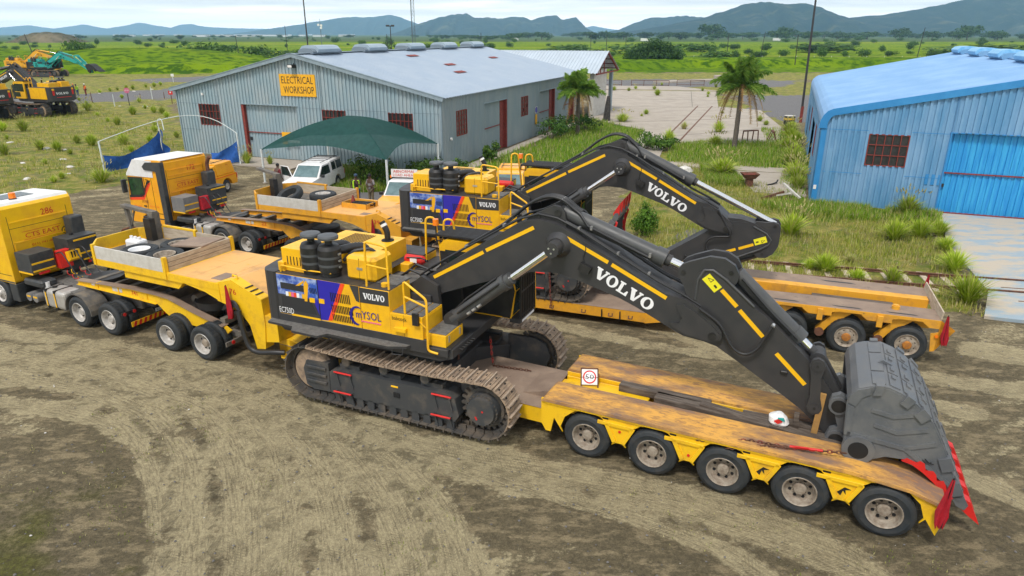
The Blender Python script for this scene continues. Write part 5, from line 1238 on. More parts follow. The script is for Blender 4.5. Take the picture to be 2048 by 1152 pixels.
    sandc = mix(ramp_out(nt, fine, .35, .65), (0.34, 0.285, 0.17), (0.52, 0.44, 0.27))
    soil = mix(thr(s1.outputs[0], mixn, 2.2, .09), soil, sandc)
    dk = N(nt, 'ShaderNodeMath', operation='MULTIPLY'); L(nt, lugn.outputs[0], dk.inputs[0]); dk.inputs[1].default_value = .34; soil = mix(skm.outputs[0], soil, (0.13, 0.104, 0.066)); soil = mix(dk.outputs[0], soil, (0.12, 0.096, 0.058))
    soil = mix(ramp_out(nt, fine, .60, .66), soil, (0.045, 0.040, 0.034))
    soil = mix(ramp_out(nt, nz(21, 4, None, .8), .66, .70), soil, (0.30, 0.26, 0.19))
    mossc = mix(ramp_out(nt, mid, .4, .6), (0.085, 0.075, 0.035), (0.13, 0.13, 0.030))
    soil = mix(thr(s1.outputs[1], mid, 1.5, .2), soil, mossc)
    gravc = mix(ramp_out(nt, fine, .4, .6), (0.10, 0.10, 0.105), (0.22, 0.21, 0.205))
    soil = mix(thr(s1.outputs[2], mid, 1.0, .2), soil, gravc)
    dry = mix(ramp_out(nt, mid, .38, .62), (0.19, 0.175, 0.035), (0.38, 0.31, 0.10))
    dry = mix(ramp_out(nt, nz(.55, 8), .48, .56), dry, (0.20, 0.155, 0.09))
    dry = mix(ramp_out(nt, big, .42, .62), dry, (0.12, 0.165, 0.018))
    soil = mix(thr(s2.outputs[0], mid, 1.3, .2), soil, dry)
    cl = N(nt, 'ShaderNodeMapRange'); L(nt, nz(15, 8, None, .85), cl.inputs['Value']); cl.inputs['From Min'].default_value = .32; cl.inputs['From Max'].default_value = .68; cl.inputs['To Min'].default_value = .62; cl.inputs['To Max'].default_value = 1.38
    hsv = N(nt, 'ShaderNodeHueSaturation'); L(nt, soil, hsv.inputs['Color']); L(nt, cl.outputs[0], hsv.inputs['Value']); soil = hsv.outputs[0]
    lushc = mix(ramp_out(nt, mid, .35, .65), (0.055, 0.11, 0.006), (0.12, 0.19, 0.012))
    soil = mix(thr(s2.outputs[1], mid, .9, .2), soil, lushc)
    L(nt, soil, b.inputs['Base Color'])
    h = N(nt, 'ShaderNodeMath', operation='ADD'); hs = N(nt, 'ShaderNodeMath', operation='MULTIPLY_ADD'); L(nt, lugn.outputs[0], hs.inputs[0]); hs.inputs[1].default_value = -.45; L(nt, fine, hs.inputs[2]); L(nt, mid, h.inputs[0]); L(nt, hs.outputs[0], h.inputs[1])
    bp = N(nt, 'ShaderNodeBump', i_Strength=.9, i_Distance=.06); L(nt, h.outputs[0], bp.inputs['Height']); L(nt, bp.outputs[0], b.inputs['Normal'])
    me.materials.append(m)
def ramp_out(nt, src, a, b):
    r = ramp(nt, [(a, 0.0), (b, 1.0)]); L(nt, src, r.inputs[0]); return r.outputs[0]
make_ground()
# the bush plain out to the foot of the mountains
def plain_mat(name, c):
    m = bpy.data.materials.new(name); m.use_nodes = True; nt = m.node_tree; b = nt.nodes['Principled BSDF']; b.inputs['Roughness'].default_value = 1; b.inputs['Specular IOR Level'].default_value = .05
    t = N(nt, 'ShaderNodeTexCoord')
    def nz(s, d=6, st=(1, 1, 1)):
        mp = N(nt, 'ShaderNodeMapping'); mp.inputs['Scale'].default_value = st; L(nt, t.outputs['Object'], mp.inputs[0])
        n = N(nt, 'ShaderNodeTexNoise', i_Scale=s, i_Detail=float(d), i_Roughness=.6); L(nt, mp.outputs[0], n.inputs['Vector']); return n.outputs['Fac']
    def mix(f, A, B):
        x = N(nt, 'ShaderNodeMixRGB'); L(nt, f, x.inputs[0])
        for i, q in ((1, A), (2, B)):
            if hasattr(q, '__len__'): x.inputs[i].default_value = (*q, 1)
            else: L(nt, q, x.inputs[i])
        return x.outputs[0]
    col = mix(ramp_out(nt, nz(.02), .38, .62), c[0], c[1]); col = mix(ramp_out(nt, nz(.35, 10), .47, .58), col, c[2]); col = mix(ramp_out(nt, nz(.006, 8, (1, 3, 1)), .56, .68), col, c[3])
    L(nt, col, b.inputs['Base Color'])
    bp = N(nt, 'ShaderNodeBump', i_Strength=.5, i_Distance=.6); L(nt, nz(1.2, 8), bp.inputs['Height']); L(nt, bp.outputs[0], b.inputs['Normal'])
    return m
PLAIN = plain_mat('green_veld', ((0.12, 0.20, 0.003), (0.21, 0.28, 0.005), (0.05, 0.11, 0.004), (0.34, 0.32, 0.03)))
FARPLAIN = plain_mat('far_bushveld', ((0.06, 0.10, 0.03), (0.09, 0.13, 0.035), (0.04, 0.07, 0.025), (0.16, 0.15, 0.08)))
REED = plain_mat('reed_bank', ((0.085, 0.16, 0.003), (0.15, 0.23, 0.004), (0.035, 0.085, 0.004), (0.24, 0.26, 0.015)))
M = MB(); M.add([(-13000, -150, -.06), (13000, -150, -.06), (13000, 14200, -.06), (-13000, 14200, -.06)], [(0, 1, 2, 3)], PLAIN)
tag(M.build('plain'), kind='structure')
M = MB(); M.add([(-12900, 900, -.02), (12900, 900, -.02), (12900, 14100, -.02), (-12900, 14100, -.02)], [(0, 1, 2, 3)], FARPLAIN)
tag(M.build('far_plain'), kind='structure')
# reed-covered bank behind the yard and the green mound on the left
def bank():
    xs = np.arange(-330, 420, 2.2); ys = np.concatenate([np.arange(164, 236, 1.5), np.arange(236, 330, 6)]); P = []
    X, Y = np.meshgrid(xs, ys)
    edge = 172 + 6 * (fbm(X, X * 0, 30, 3) - .5) * 2 + np.where(X > 10, 30 * np.clip((X - 10) / 40, 0, 1), 0)
    t = np.clip((Y - edge) / 7, 0, 1); top = 2.1 + 1.0 * (fbm(X, Y, 9, 8) - .5) + .8 * (fbm(X, Y, 2.6, 12) - .5)
    Z = t * t * (3 - 2 * t) * top * np.clip((305 - Y) / 80, 0, 1) - .12
    def mound(cx, cy, rx, ry, h): return h * np.clip(1 - ((X - cx) / rx) ** 2 - ((Y - cy) / ry) ** 2, 0, 1) ** .8
    Z = np.maximum(Z, mound(-118, 222, 50, 38, 4.4) + np.where(Z > 0, Z * .3, 0)); Z = np.maximum(Z, mound(-215, 240, 60, 50, 6.2) + np.where(Z > 0, Z * .3, 0))
    M = MB(); M.grid([[(float(X[i, j]), float(Y[i, j]), float(Z[i, j])) for j in range(X.shape[1])] for i in range(X.shape[0])], REED)
    tag(M.build('reed_bank'), kind='structure')
bank()
# ------------------------------------------------------------------ mountains
MTN = plain_mat('haze_blue_scrub', ((0.012, 0.035, 0.040), (0.035, 0.06, 0.05), (0.006, 0.02, 0.026), (0.09, 0.10, 0.07)))  # some blue of the distance haze is mixed into the scrub colours
def mountain(prof, D, depth, seed, foot=.35):
    """Ridge whose crest runs through (bearing slope, height slope) pairs at distance D; real mass behind and in front."""
    n = 150; xs = np.linspace(prof[0][0], prof[-1][0], n); hs = np.interp(xs, [p[0] for p in prof], [p[1] for p in prof]); hs = hs * (1 + .09 * (fbm(np.arange(n) * 1.0, np.zeros(n), 3.0, seed + 30) - .5))
    rows = []
    K = 26
    for k in range(K):
        u = k / (K - 1) * 2 - 1                       # -1 front foot, 0 crest, 1 back foot
        r = []
        for i in range(n):
            e = max(0, 1 - abs(u)) ** .85
            y = D + u * depth * (.6 + .4 * vnoise(np.array([i * .3]), np.array([0.]), 1.7, seed)[0])
            gul = (fbm(np.array([i * 1.0]), np.array([k * .35 + 50.]), 5.5, seed)[0] - .5)
            z = hs[i] * e * (1 + .75 * gul * (1 - e) * 1.6 * (e > 0.02))
            r.append((xs[i] * (D if u < 0 else D) + gul * depth * .12 * (1 - e), y, max(z, 0) * D / 1.0 + (9 * e) - 1))
        rows.append(r)
    M = MB(); M.grid(rows, MTN); tag(M.build('mountain'), kind='structure')
def px(pts): return [((x - 1024) / 1365 / 1.067, max(0, (68 - y)) / 1365 * .878) for x, y in pts]
mountain(px([(-260, 66), (0, 55), (60, 50), (110, 57), (170, 48), (215, 57), (260, 50), (283, 44), (310, 50), (345, 55), (365, 48), (385, 47), (400, 52), (470, 56), (560, 58), (640, 66)]), 13000, 1000, 1)
mountain(px([(470, 67), (520, 60), (560, 54), (610, 47), (650, 40), (690, 33), (740, 33), (785, 28), (800, 32), (822, 42), (845, 50), (880, 60), (920, 67)]), 7600, 800, 2)
mountain(px([(790, 66), (838, 47), (880, 33), (910, 27), (935, 25), (950, 35), (975, 33), (995, 36), (1020, 33), (1047, 32), (1062, 39), (1085, 32), (1112, 29), (1122, 38), (1150, 33), (1160, 42), (1172, 55), (1190, 66)]), 4700, 560, 3)
mountain(px([(1140, 66), (1165, 56), (1185, 51), (1215, 57), (1290, 66)]), 12000, 600, 7)
mountain(px([(1200, 66), (1240, 58), (1265, 46), (1300, 34), (1330, 34), (1360, 30), (1400, 33), (1460, 56), (1500, 66)]), 4500, 500, 4)
mountain(px([(1230, 67), (1290, 57), (1340, 48), (1400, 35), (1440, 22), (1480, 8), (1515, 1), (1540, 5), (1570, 6), (1600, 5), (1630, 12), (1660, 25), (1690, 36), (1740, 48), (1800, 58), (1850, 66)]), 3100, 480, 5)
mountain(px([(1580, 67), (1640, 45), (1700, 33), (1780, 26), (1850, 12), (1920, -2), (2000, -14), (2060, -26), (2150, -30), (2300, -12), (2480, 66)]), 3300, 560, 6)
# ------------------------------------------------------------------ hard standings
def sheet(name, pts, z, m, th=.05):
    M = MB(); M.prism(pts, z - th, z, m, plane='xy'); return tag(M.build(name), kind='structure')
sheet('concrete_yard', [(9.5, 83), (14.5, 121), (33.7, 117), (27, 92), (31, 87.5), (27.5, 71), (23.4, 60.5), (17, 60), (13.6, 60.2), (10.9, 61.5), (13.2, 68.7), (9.0, 77.9)], .10, CONC, .1)
sheet('concrete_strip', [(14.6, 123), (15.6, 131), (30, 129), (34.5, 118.5)], .10, CONC, .1)
sheet('concrete_strip', [(8.8, 50.6), (11.4, 49.4), (18.9, 46.2), (19.5, 48.1), (11.8, 51.1), (9.2, 52.2)], .12, CONC, .12)
sheet('concrete_strip', [(9.6, 52), (11, 51.6), (13.4, 60.1), (11.2, 61.2)], .10, CONC, .1)
sheet('concrete_pad', [(15.5, 47.2), (19.4, 46), (17.3, 39.5), (14.6, 40.6), (14.9, 43)], .10, CONC, .1)
sheet('concrete_apron', [(22.5, 35.4), (32, 31.7), (28, 20), (17.6, 20.6), (15.9, 21.2), (17.6, 23.6), (19.6, 29.3)], .11, CONCB, .12)
sheet('concrete_apron', [(-21.0, 53.4), (-14.6, 50.9), (-15.6, 48.0), (-21.8, 50.6)], .09, CONC, .1)
sheet('concrete_path', [(-4.2, 47.4), (7.6, 77.8), (8.2, 77.4), (-3.3, 46.8)], .09, CONC, .1)
sheet('concrete_path', [(-3.3, 46.2), (4.5, 50.0), (9.2, 52.2), (9.2, 51.0), (4.0, 48.4), (-2.2, 45.2)], .08, CONC, .1)
sheet('concrete_ramp', [(28, 141), (45, 150), (47, 148), (31, 139)], .3, CONC, .3)
M = MB()
for a, b in (((13.6, 62.0), (24.6, 93.0)), ((14.9, 61.4), (26.3, 92.4))): M.bar((*a, .104), (*b, .104), .16, .02, RUST)
for a, b in (((11.2, 62.5), (27.5, 71.2)), ((12, 75), (30, 80)), ((11, 92), (27, 91)), ((23.6, 92), (29.6, 117)), ((13, 104), (30, 101))): M.bar((*a, .102), (*b, .102), .08, .012, CHASSIS)
tag(M.build('sunken_rails', None), 'rusted rails and dark joints set into the pale concrete yard', 'rails')
# disused siding: two rails on sleepers
def siding():
    root = thing('railway_siding', 'rusty disused railway siding on pale sleepers behind the rear trailer', 'railway track', (9.3, 25.75, 0), -14.2)
    for y in (0, 1.45):
        M = MB(); M.box(-7.2, 13.6, y - .035, y + .035, .14, .17, RUST); M.box(-7.2, 13.6, y - .015, y + .015, .07, .14, RUST); M.box(-7.2, 13.6, y - .06, y + .06, .06, .08, RUST); M.build('rail', root)
    for k in range(26):
        M = MB(); M.box(-7.0 + k * .72, -6.78 + k * .72, -.45, 1.9, .0, .06, PLANK); M.build('sleeper', root)
siding()
M = MB(); M.box(0, 5.2, -.02, .02, .11, .125, RUST); M.box(0, 5.6, -1.47, -1.43, .11, .125, RUST)
o = tag(M.build('rail_strip', None, 0, (18.3, 23.95, 0), (0, 0, -13)), 'two thin rusty rails crossing the painted concrete apron', 'rails')
# ------------------------------------------------------------------ sheds
def corr(M, u0, u1, ztop, zbot, holes, P, m, pitch=.30, d=.07):
    us = [];
    k = 0; u = u0
    pat = [(0, 0), (.48, 0), (.54, 1), (.94, 1)]
    while u < u1 - 1e-6:
        for a, b in pat:
            q = u + a * pitch
            if q <= u1: us.append((q, b * d))
        u += pitch
    us.append((u1, 0))
    for h in holes:
        for e in (h[0], h[1]):
            us.append((e, 0))
    us.sort()
    for (a, da), (b, db) in zip(us, us[1:]):
        if b - a < 1e-5: continue
        c = (a + b) / 2; segs = [(zbot, None)]
        iv = sorted([(h[2], h[3]) for h in holes if h[0] < c < h[1]])
        cur = zbot; parts = []
        for z0, z1 in iv: parts.append((cur, z0)); cur = z1
        parts.append((cur, None))
        for z0, z1 in parts:
            za, zb = (z1, z1) if z1 is not None else (ztop(a), ztop(b))
            if za - z0 < .01 and zb - z0 < .01: continue
            M.add([P(a, z0, da), P(b, z0, db), P(b, zb, db), P(a, za, da)], [(0, 1, 2, 3)], m)
def corr_roof(M, A, B, C, D, m, pitch=.40, d=.07):
    """Ribbed sheet between eave A-B and ridge D-C; ribs run from eave to ridge."""
    A, B, C, D = map(Vector, (A, B, C, D)); n = (B - A).cross(D - A).normalized(); w = (B - A).length; k = int(w / pitch); rows = [[], []]
    for i in range(k):
        for a, b in ((0, 0), (.62, 0), (.72, 1), (.9, 1)):
            t = (i + a) / k; rows[0].append(A.lerp(B, t) + n * b * d); rows[1].append(D.lerp(C, t) + n * b * d)
    rows[0].append(B); rows[1].append(C)
    M.grid(rows, m, False)
def steel_window(parent, P, u0, u1, z0, z1, nu, nz, fm=RUSTRED, broken=(), label=None, bars=.05, glass=PANE):
    """P(u, z, outward)"""
    M = MB()
    def b(ua, ub, za, zb, o0, o1): M.add([P(u, z, o) for o in (o0, o1) for z in (za, zb) for u in (ua, ub)], [(0, 2, 3, 1), (4, 5, 7, 6), (0, 1, 5, 4), (2, 6, 7, 3), (0, 4, 6, 2), (1, 3, 7, 5)], fm)
    for i in range(nu + 1): u = u0 + (u1 - u0) * i / nu; w = bars * (1 if i in (0, nu) else .7); b(u - w / 2, u + w / 2, z0, z1, -.03, .055)
    for i in range(nz + 1): z = z0 + (z1 - z0) * i / nz; w = bars * (1 if i in (0, nz) else .7); b(u0, u1, z - w / 2, z + w / 2, -.028, .052)
    f = M.build('window', parent)
    if label: f['label'] = label
    G = MB()
    for i in range(nu):
        for j in range(nz):
            mm = DARKGAP if (i, j) in broken else glass
            ua, ub = u0 + (u1 - u0) * i / nu, u0 + (u1 - u0) * (i + 1) / nu; za, zb = z0 + (z1 - z0) * j / nz, z0 + (z1 - z0) * (j + 1) / nz
            G.add([P(ua, za, -.01), P(ub, za, -.01), P(ub, zb, -.01), P(ua, zb, -.01)], [(0, 1, 2, 3)], mm)
    G.build('pane', f); return f
def bx(M, P, ua, ub, za, zb, o0, o1, m): M.add([P(u, z, o) for o in (o0, o1) for z in (za, zb) for u in (ua, ub)], [(0, 2, 3, 1), (4, 5, 7, 6), (0, 1, 5, 4), (2, 6, 7, 3), (0, 4, 6, 2), (1, 3, 7, 5)], m)
def vent(M, cx, cy, z, w, m, n):
    # ridge ventilator: half-octagon hood, axis along the ridge (local y)
    pr = [(-.75, .05), (-.85, .28), (-.62, .50), (-.25, .56), (.25, .56), (.62, .50), (.85, .28), (.75, .05)]
    M.prism([(cx + p[0], z + p[1]) for p in pr], cy - w / 2, cy + w / 2, m)
    M.prism([(cx + p[0] * .8, z - .1 + p[1] * .8) for p in pr], cy - w / 2 - .45, cy + w / 2 + .45, n)
def shed_one():
    Wd, D, ez, rz_ = 23.3, 34.0, 5.0, 7.62
    root = thing('workshop_building', 'long grey corrugated workshop with pitched roof and five ridge ventilators', 'building', (-26.5, 55.9, 0), -21.4)
    F = lambda u, z, o: (u, -o, z); Rr = lambda u, z, o: (Wd + o, u, z); B = lambda u, z, o: (u, D + o, z); Lf = lambda u, z, o: (-o, u, z)
    top = lambda u: ez + (rz_ - ez) * (1 - abs(u - Wd / 2) / (Wd / 2))
    wf = [(2.15, 4.15, 2.3, 3.88), (13.67, 15.63, 2.3, 3.84), (19.19, 21.11, 2.3, 3.84)]; door = (6.32, 11.4, 0, 4.02)
    M = MB(); corr(M, 0, Wd, top, 0, wf + [door], F, GALV)
    for z in (1.9, 3.9): bx(M, F, .1, 2.1, z, z + .03, .071, .074, VENTD); bx(M, F, 11.6, 13.6, z, z + .03, .071, .074, VENTD); bx(M, F, 15.7, 19.1, z, z + .03, .071, .074, VENTD); bx(M, F, 21.2, 23.2, z, z + .03, .071, .074, VENTD)
    M.build('front_wall', root)
    wr = [(2.32, 4.02, 2.15, 3.87), (15.3, 17.0, 2.2, 3.82)]; dr = [(7.28, 11.95, 0, 4.0), (20.2, 24.8, 0, 4.0), (27.8, 31.5, 0, 4.0)]
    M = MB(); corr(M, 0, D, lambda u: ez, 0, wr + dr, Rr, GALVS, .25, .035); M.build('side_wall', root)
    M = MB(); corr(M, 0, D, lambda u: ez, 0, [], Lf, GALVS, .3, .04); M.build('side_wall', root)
    M = MB(); corr(M, 0, Wd, top, 0, [], B, GALV, .3, .04); M.build('back_wall', root)
    for k, w in enumerate(wf): steel_window(root, F, *w[:4], 6, 3, broken=[(1, 2), (2, 2), (3, 2), (2, 1), (3, 1)] if k == 0 else [(4, 2), (2, 0)], label='broken window with missing panes' if k == 0 else None)
    for k, w in enumerate(wr): steel_window(root, Rr, *w[:4], 4, 5, broken=[(1, 1), (3, 2)] if k else [], glass=PANEB, bars=.06)
    M = MB()
    corr(M, door[0] + .2, door[1], lambda u: 3.98, .02, [], lambda u, z, o: F(u, z, o - .22), GALV, .3, .04)
    bx(M, F, door[0], door[0] + .22, 0, 4.0, -.2, .06, RUSTRED); bx(M, F, door[0] + .2, door[1], 1.9, 1.96, -.2, -.12, RUSTRED); bx(M, F, door[0] + .35, door[0] + .5, 1.3, 1.55, -.2, -.1, EXB); bx(M, F, door[0] - .05, door[1] + .2, 4.0, 4.06, -.2, .10, TRIMG); bx(M, F, door[1] - .02, door[1] + .03, 0.4, 3.95, -.16, .03, TRIMG)
    M.build('sliding_door', root)
    for d in dr:
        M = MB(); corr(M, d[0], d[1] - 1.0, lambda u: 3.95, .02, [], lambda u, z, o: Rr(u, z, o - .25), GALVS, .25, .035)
        bx(M, Rr, d[1] - 1.0, d[1] + .02, 0, 3.95, -.26, -.2, RUSTRED); bx(M, Rr, d[0], d[1] - 1.0, 1.95, 2.02, -.24, -.16, RUSTRED); bx(M, Rr, d[0] - .1, d[1] + .1, 3.95, 4.02, -.25, .05, TRIMG); bx(M, Rr, d[1] - .15, d[1], 0, 3.95, -.2, .05, RUSTRED)
        M.build('sliding_door', root)
    M = MB(); o = .35
    sl = (rz_ - ez) / (Wd / 2)
    corr_roof(M, (-o, -o, ez - o * sl + .06), (-o, D + o, ez - o * sl + .06), (Wd / 2, D + o, rz_ + .06), (Wd / 2, -o, rz_ + .06), ROOF)
    corr_roof(M, (Wd + o, D + o, ez - o * sl + .06), (Wd + o, -o, ez - o * sl + .06), (Wd / 2, -o, rz_ + .06), (Wd / 2, D + o, rz_ + .06), ROOF)
    rf = M.build('roof', root)
    M = MB()
    for sgn in (0, 1):
        a = (-o, ez - o * sl) if sgn == 0 else (Wd + o, ez - o * sl); b = (Wd / 2, rz_)
        M.bar((a[0], -o + .02, a[1] - .02), (b[0], -o + .02, b[1] - .02), .05, .30, TRIMG); M.bar((a[0], -o + .1, a[1] + .10), (b[0], -o + .1, b[1] + .10), .28, .015, TRIMG)
        M.bar((Wd / 2 + (1 if sgn else -1) * .2, -o, rz_ + .07), (Wd / 2 + (1 if sgn else -1) * .2, D + o, rz_ + .07), .4, .02, TRIMG)
    for x, y in ((0, 0), (Wd, 0)): M.box(x - .05, x + .06, y - .075, y + .06, 0, ez - .1, TRIMG)
    M.box(-.4, -.2, -.3, D, ez - .22, ez - .08, TRIMG)
    M.build('flashing', rf)
    for k in range(5):
        M = MB(); vent(M, Wd / 2, 3.2 + k * 6.9, rz_ + .05, 2.7, VENTM, VENTD); v = M.build('ridge_ventilator', rf, .02)
    # holed sheets showing red purlins
    M = MB()
    for y, x in ((12.5, 13.6), (13.4, 16.8), (11.0, 18.9), (25.5, 15.8)):
        z = lambda xx: ez + (rz_ - ez) * (1 - abs(xx - Wd / 2) / (Wd / 2)) + .115
        M.add([(x, y, z(x)), (x + .5, y, z(x + .5)), (x + .5, y + 1.7, z(x + .5)), (x, y + 1.7, z(x))], [(0, 1, 2, 3)], RUSTRED)
    M.build('roof_hole', rf)
    M = MB(); M.box(Wd / 2 - .25, Wd / 2 + .2, -.55, -.1, 6.72, 6.95, EXB); M.add([(Wd / 2 - .2, -.556, 6.75), (Wd / 2 + .15, -.556, 6.75), (Wd / 2 + .15, -.556, 6.92), (Wd / 2 - .2, -.556, 6.92)], [(0, 1, 2, 3)], WHITE); M.bar((Wd / 2, -.1, 6.95), (Wd / 2, .0, 7.1), .06, .06, EXB); M.build('floodlight', root)
    M = MB(); M.cyl((Wd + .08, 1.2, 2.1), (Wd + .2, 1.2, 2.1), .1, WHITE, n=12); M.box(2.6, 2.75, -.12, 0, 4.55, 4.72, WHITE); M.build('bulkhead_lamp', root)
    M = MB(); M.box(3.0, 4.4, -.08, -.05, .9, 1.35, SIGNY) if False else None
    # sign
    s = thing('workshop_sign', 'yellow board with black letters ELECTRICAL WORKSHOP on the gable wall', 'sign', W((-26.5, 55.9), -21.4, 11.8, -.07, 4.74), -21.4)
    M = MB(); M.box(-1.56, 1.56, -.05, -.01, 0, 1.54, SIGNY)
    text(M, 'ELECTRICAL', (-1.38, -.05, .88), (1, 0, 0), (0, 0, 1), 2.76, .50, BLK); text(M, 'WORKSHOP', (-1.25, -.05, .20), (1, 0, 0), (0, 0, 1), 2.66, .50, BLK)
    M.build('board', s, 0)
    M = MB(); M.box(0, 1.0, -.03, 0, 0, .35, SIGNY); M.box(0, .45, -.03, 0, -.55, -.2, SIGNY); M.box(.5, 1.6, -.03, 0, -.42, -.22, WHITE)
    tag(M.build('wall_notice', None, 0, W((-26.5, 55.9), -21.4, 9.9, -.08, 1.75), (0, 0, -21.4)), 'small yellow safety notice on the grey wall behind the shade canopy', 'sign')
    M = MB(); M.box(-.25, .25, -.02, 0, .0, .9, SIGNY); M.cyl((0, 0, 1.3), (0, -.02, 1.3), .28, BLUEDEC, n=16); M.box(-.28, .28, .0, .02, 1.0, 1.6, WHITE)
    tag(M.build('wall_notice', None, 0, W((-26.5, 55.9), -21.4, Wd + .09, 19.1, 1.1), (0, 0, 68.6)), 'blue and yellow notice on the side wall between the window and the far door', 'sign')
VENTM = mat('ventilator_grey', (0.30, 0.38, 0.45), 0.45, 0.2, col2=(0.38, 0.46, 0.52), nscale=2, amount=0.6)
VENTD = mat('vent_shade_and_lap_grey', (0.16, 0.2, 0.24), 0.6)  # ventilator shade put into a darker grey; wall sheet laps share it
PANEB = mat('brown_dusty_pane', (0.16, 0.12, 0.10), 0.5, col2=(0.08, 0.07, 0.065), nscale=3, amount=0.9)
VENTB = mat('ventilator_blue', (0.16, 0.42, 0.68), 0.4, 0.1, col2=(0.3, 0.55, 0.78), nscale=2, amount=0.8)
shed_one()
def shed_two():
    root = thing('shed_building', 'second shed with ribbed white roof and open red roof trusses beyond the grey workshop', 'building', (-26.5, 55.9, 0), -21.4)
    x1 = 24.6; ya, yb, ym = 34.6, 45.0, 39.4; ez, rz_ = 4.9, 7.15; x0 = 2.0
    M = MB(); corr_roof(M, (x0, ya - .3, ez), (x1 + .5, ya - .3, ez), (x1 + .5, ym, rz_), (x0, ym, rz_), ROOFW); corr_roof(M, (x1 + .5, yb + .3, ez), (x0, yb + .3, ez), (x0, ym, rz_), (x1 + .5, ym, rz_), ROOFW); M.build('roof', root)
    M = MB(); M.box(x0, x1 - 6, ya, yb, 0, ez - .05, GALVS); M.box(x1 - .6, x1 - .1, ya + .8, ya + 6.5, 0, ez + .2, PLANKG); M.box(x1 - .5, x1 - .15, yb - 1, yb - .3, 0, ez, GALVS); M.build('wall', root)
    M = MB()
    for x in (x1 + .35, x1 - 2.6):
        M.bar((x, ya, ez - .1), (x, yb, ez - .1), .14, .14, RUSTRED); M.bar((x, ya, ez - .1), (x, ym, rz_ - .12), .14, .16, RUSTRED); M.bar((x, yb, ez - .1), (x, ym, rz_ - .12), .14, .16, RUSTRED)
        for t in (.35, .7): M.bar((x, ya + (ym - ya) * t, ez), (x, ya + (ym - ya) * t, ez + (rz_ - ez) * t - .1), .1, .1, RUSTRED)
    for t in (.15, .4, .65, .9): M.box(x1 - 4, x1 + .5, yb + (ym - yb) * t - .06, yb + (ym - yb) * t + .06, ez + (rz_ - ez) * t - .2, ez + (rz_ - ez) * t - .08, RUST)
    M.build('roof_truss', root)
shed_two()
def shed_blue():
    Wd, D, ez = 23.2, 34.0, 5.15; sl = .205; rz_ = ez + sl * (Wd / 2 - .5)
    root = thing('workshop_building', 'blue corrugated workshop with rounded eaves and a bright blue sliding door', 'building', (16.9, 38.0, 0), -21.5)
    F = lambda u, z, o: (u, -o, z); Lf = lambda u, z, o: (-o, u, z); Rr = lambda u, z, o: (Wd + o, u, z); B = lambda u, z, o: (u, D + o, z)
    # curved eave profile
    prof = [(0, ez - .85), (.03, ez - .6), (.12, ez - .36), (.28, ez - .14), (.5, ez + .0), (Wd / 2, rz_)]
    def top(u):
        uu = min(u, Wd - u)
        for (a, b), (c, d) in zip(prof, prof[1:]):
            if uu <= c: return b + (d - b) * (uu - a) / (c - a)
        return rz_
    win = (2.43, 4.33, 2.34, 3.98); door = (6.2, 12.2, 0, 4.2)
    M = MB(); corr(M, 0, Wd, lambda u: top(u) - .02, 0, [win, door], F, BLUEW)
    for z in (1.85, 4.15): bx(M, F, .4, 2.35, z, z + .03, .071, .074, BLUET); bx(M, F, 4.4, 6.1, z, z + .03, .071, .074, BLUET)
    M.build('front_wall', root)
    dl = [(8.9, 14.5, 0, 3.4), (25, 28.2, 0, 3.1)]; wl = [(4.9, 6.2, 1.9, 3.7), (17.5, 19.0, 1.9, 3.6)]
    M = MB(); corr(M, 0, D, lambda u: ez - .85, 0, dl + wl, Lf, BLUEW, .3, .04); M.build('side_wall', root)
    M = MB(); corr(M, 0, D, lambda u: ez - .85, 0, [], Rr, BLUEW, .3, .04); M.build('side_wall', root)
    M = MB(); corr(M, 0, Wd, lambda u: top(u) - .02, 0, [], B, BLUEW, .3, .04); M.build('back_wall', root)
    steel_window(root, F, *win, 5, 3, bars=.05)
    for w in wl: steel_window(root, Lf, *w, 3, 4)
    M = MB(); corr(M, door[0] + .02, door[1] + .5, lambda u: 4.15, .05, [], lambda u, z, o: F(u, z, o - .25), BLUED, .28, .05)
    bx(M, F, door[0], door[1] + .5, 2.12, 2.18, -.22, -.13, RUSTRED); bx(M, F, door[0] - .02, door[1] + .5, 0, .06, -.25, -.05, RUSTRED); bx(M, F, door[0] + .05, door[0] + .17, 1.4, 1.56, -.24, -.12, EXB)
    bx(M, F, door[0] - .08, door[1] + .6, 4.2, 4.25, -.22, .07, BLUET); bx(M, F, door[0] - .06, door[0] + .02, 0, 4.2, -.24, .06, BLUET)
    M.build('sliding_door', root)
    M = MB(); bx(M, F, 5.4, 6.1, 1.5, 2.05, .05, .055, BLUET); bx(M, F, 5.42, 6.0, 1.15, 1.45, .05, .055, BLUEW); M.build('painted_patch', root)
    for d in dl: M = MB(); bx(M, Lf, d[0], d[1], 0.02, d[3], -.2, -.15, BLUET); bx(M, Lf, d[0], d[0] + .2, 0, d[3], -.15, .02, RUSTRED); M.build('side_door', root)
    M = MB(); o = .12; n = len(prof)
    ribs = np.linspace(-o, D + o, 241)
    for mir in (0, 1):
        rows = []
        for (a, b) in prof:
            x = a - (.05 if a < .2 else 0); x = Wd - x if mir else x
            rows.append([(x, float(y), b + .03 + (.055 if i % 3 == 0 else 0)) for i, y in enumerate(ribs)])
        M.grid(rows, BLUER, False)
    rf = M.build('roof', root)
    M = MB()
    outer = [(-.14, ez - .95), (-.10, ez - .55), (.02, ez - .27), (.2, ez - .04), (.47, ez + .09), (Wd / 2, rz_ + .09)]; inn = [(.28, ez - .95), (.28, ez - .7), (.33, ez - .52), (.42, ez - .36), (.56, ez - .26), (Wd / 2, rz_ - .26)]
    M.prism(outer + inn[::-1], -.16, -.06, BLUET); M.prism([(Wd - p[0], p[1]) for p in outer + inn[::-1]], -.16, -.06, BLUET)
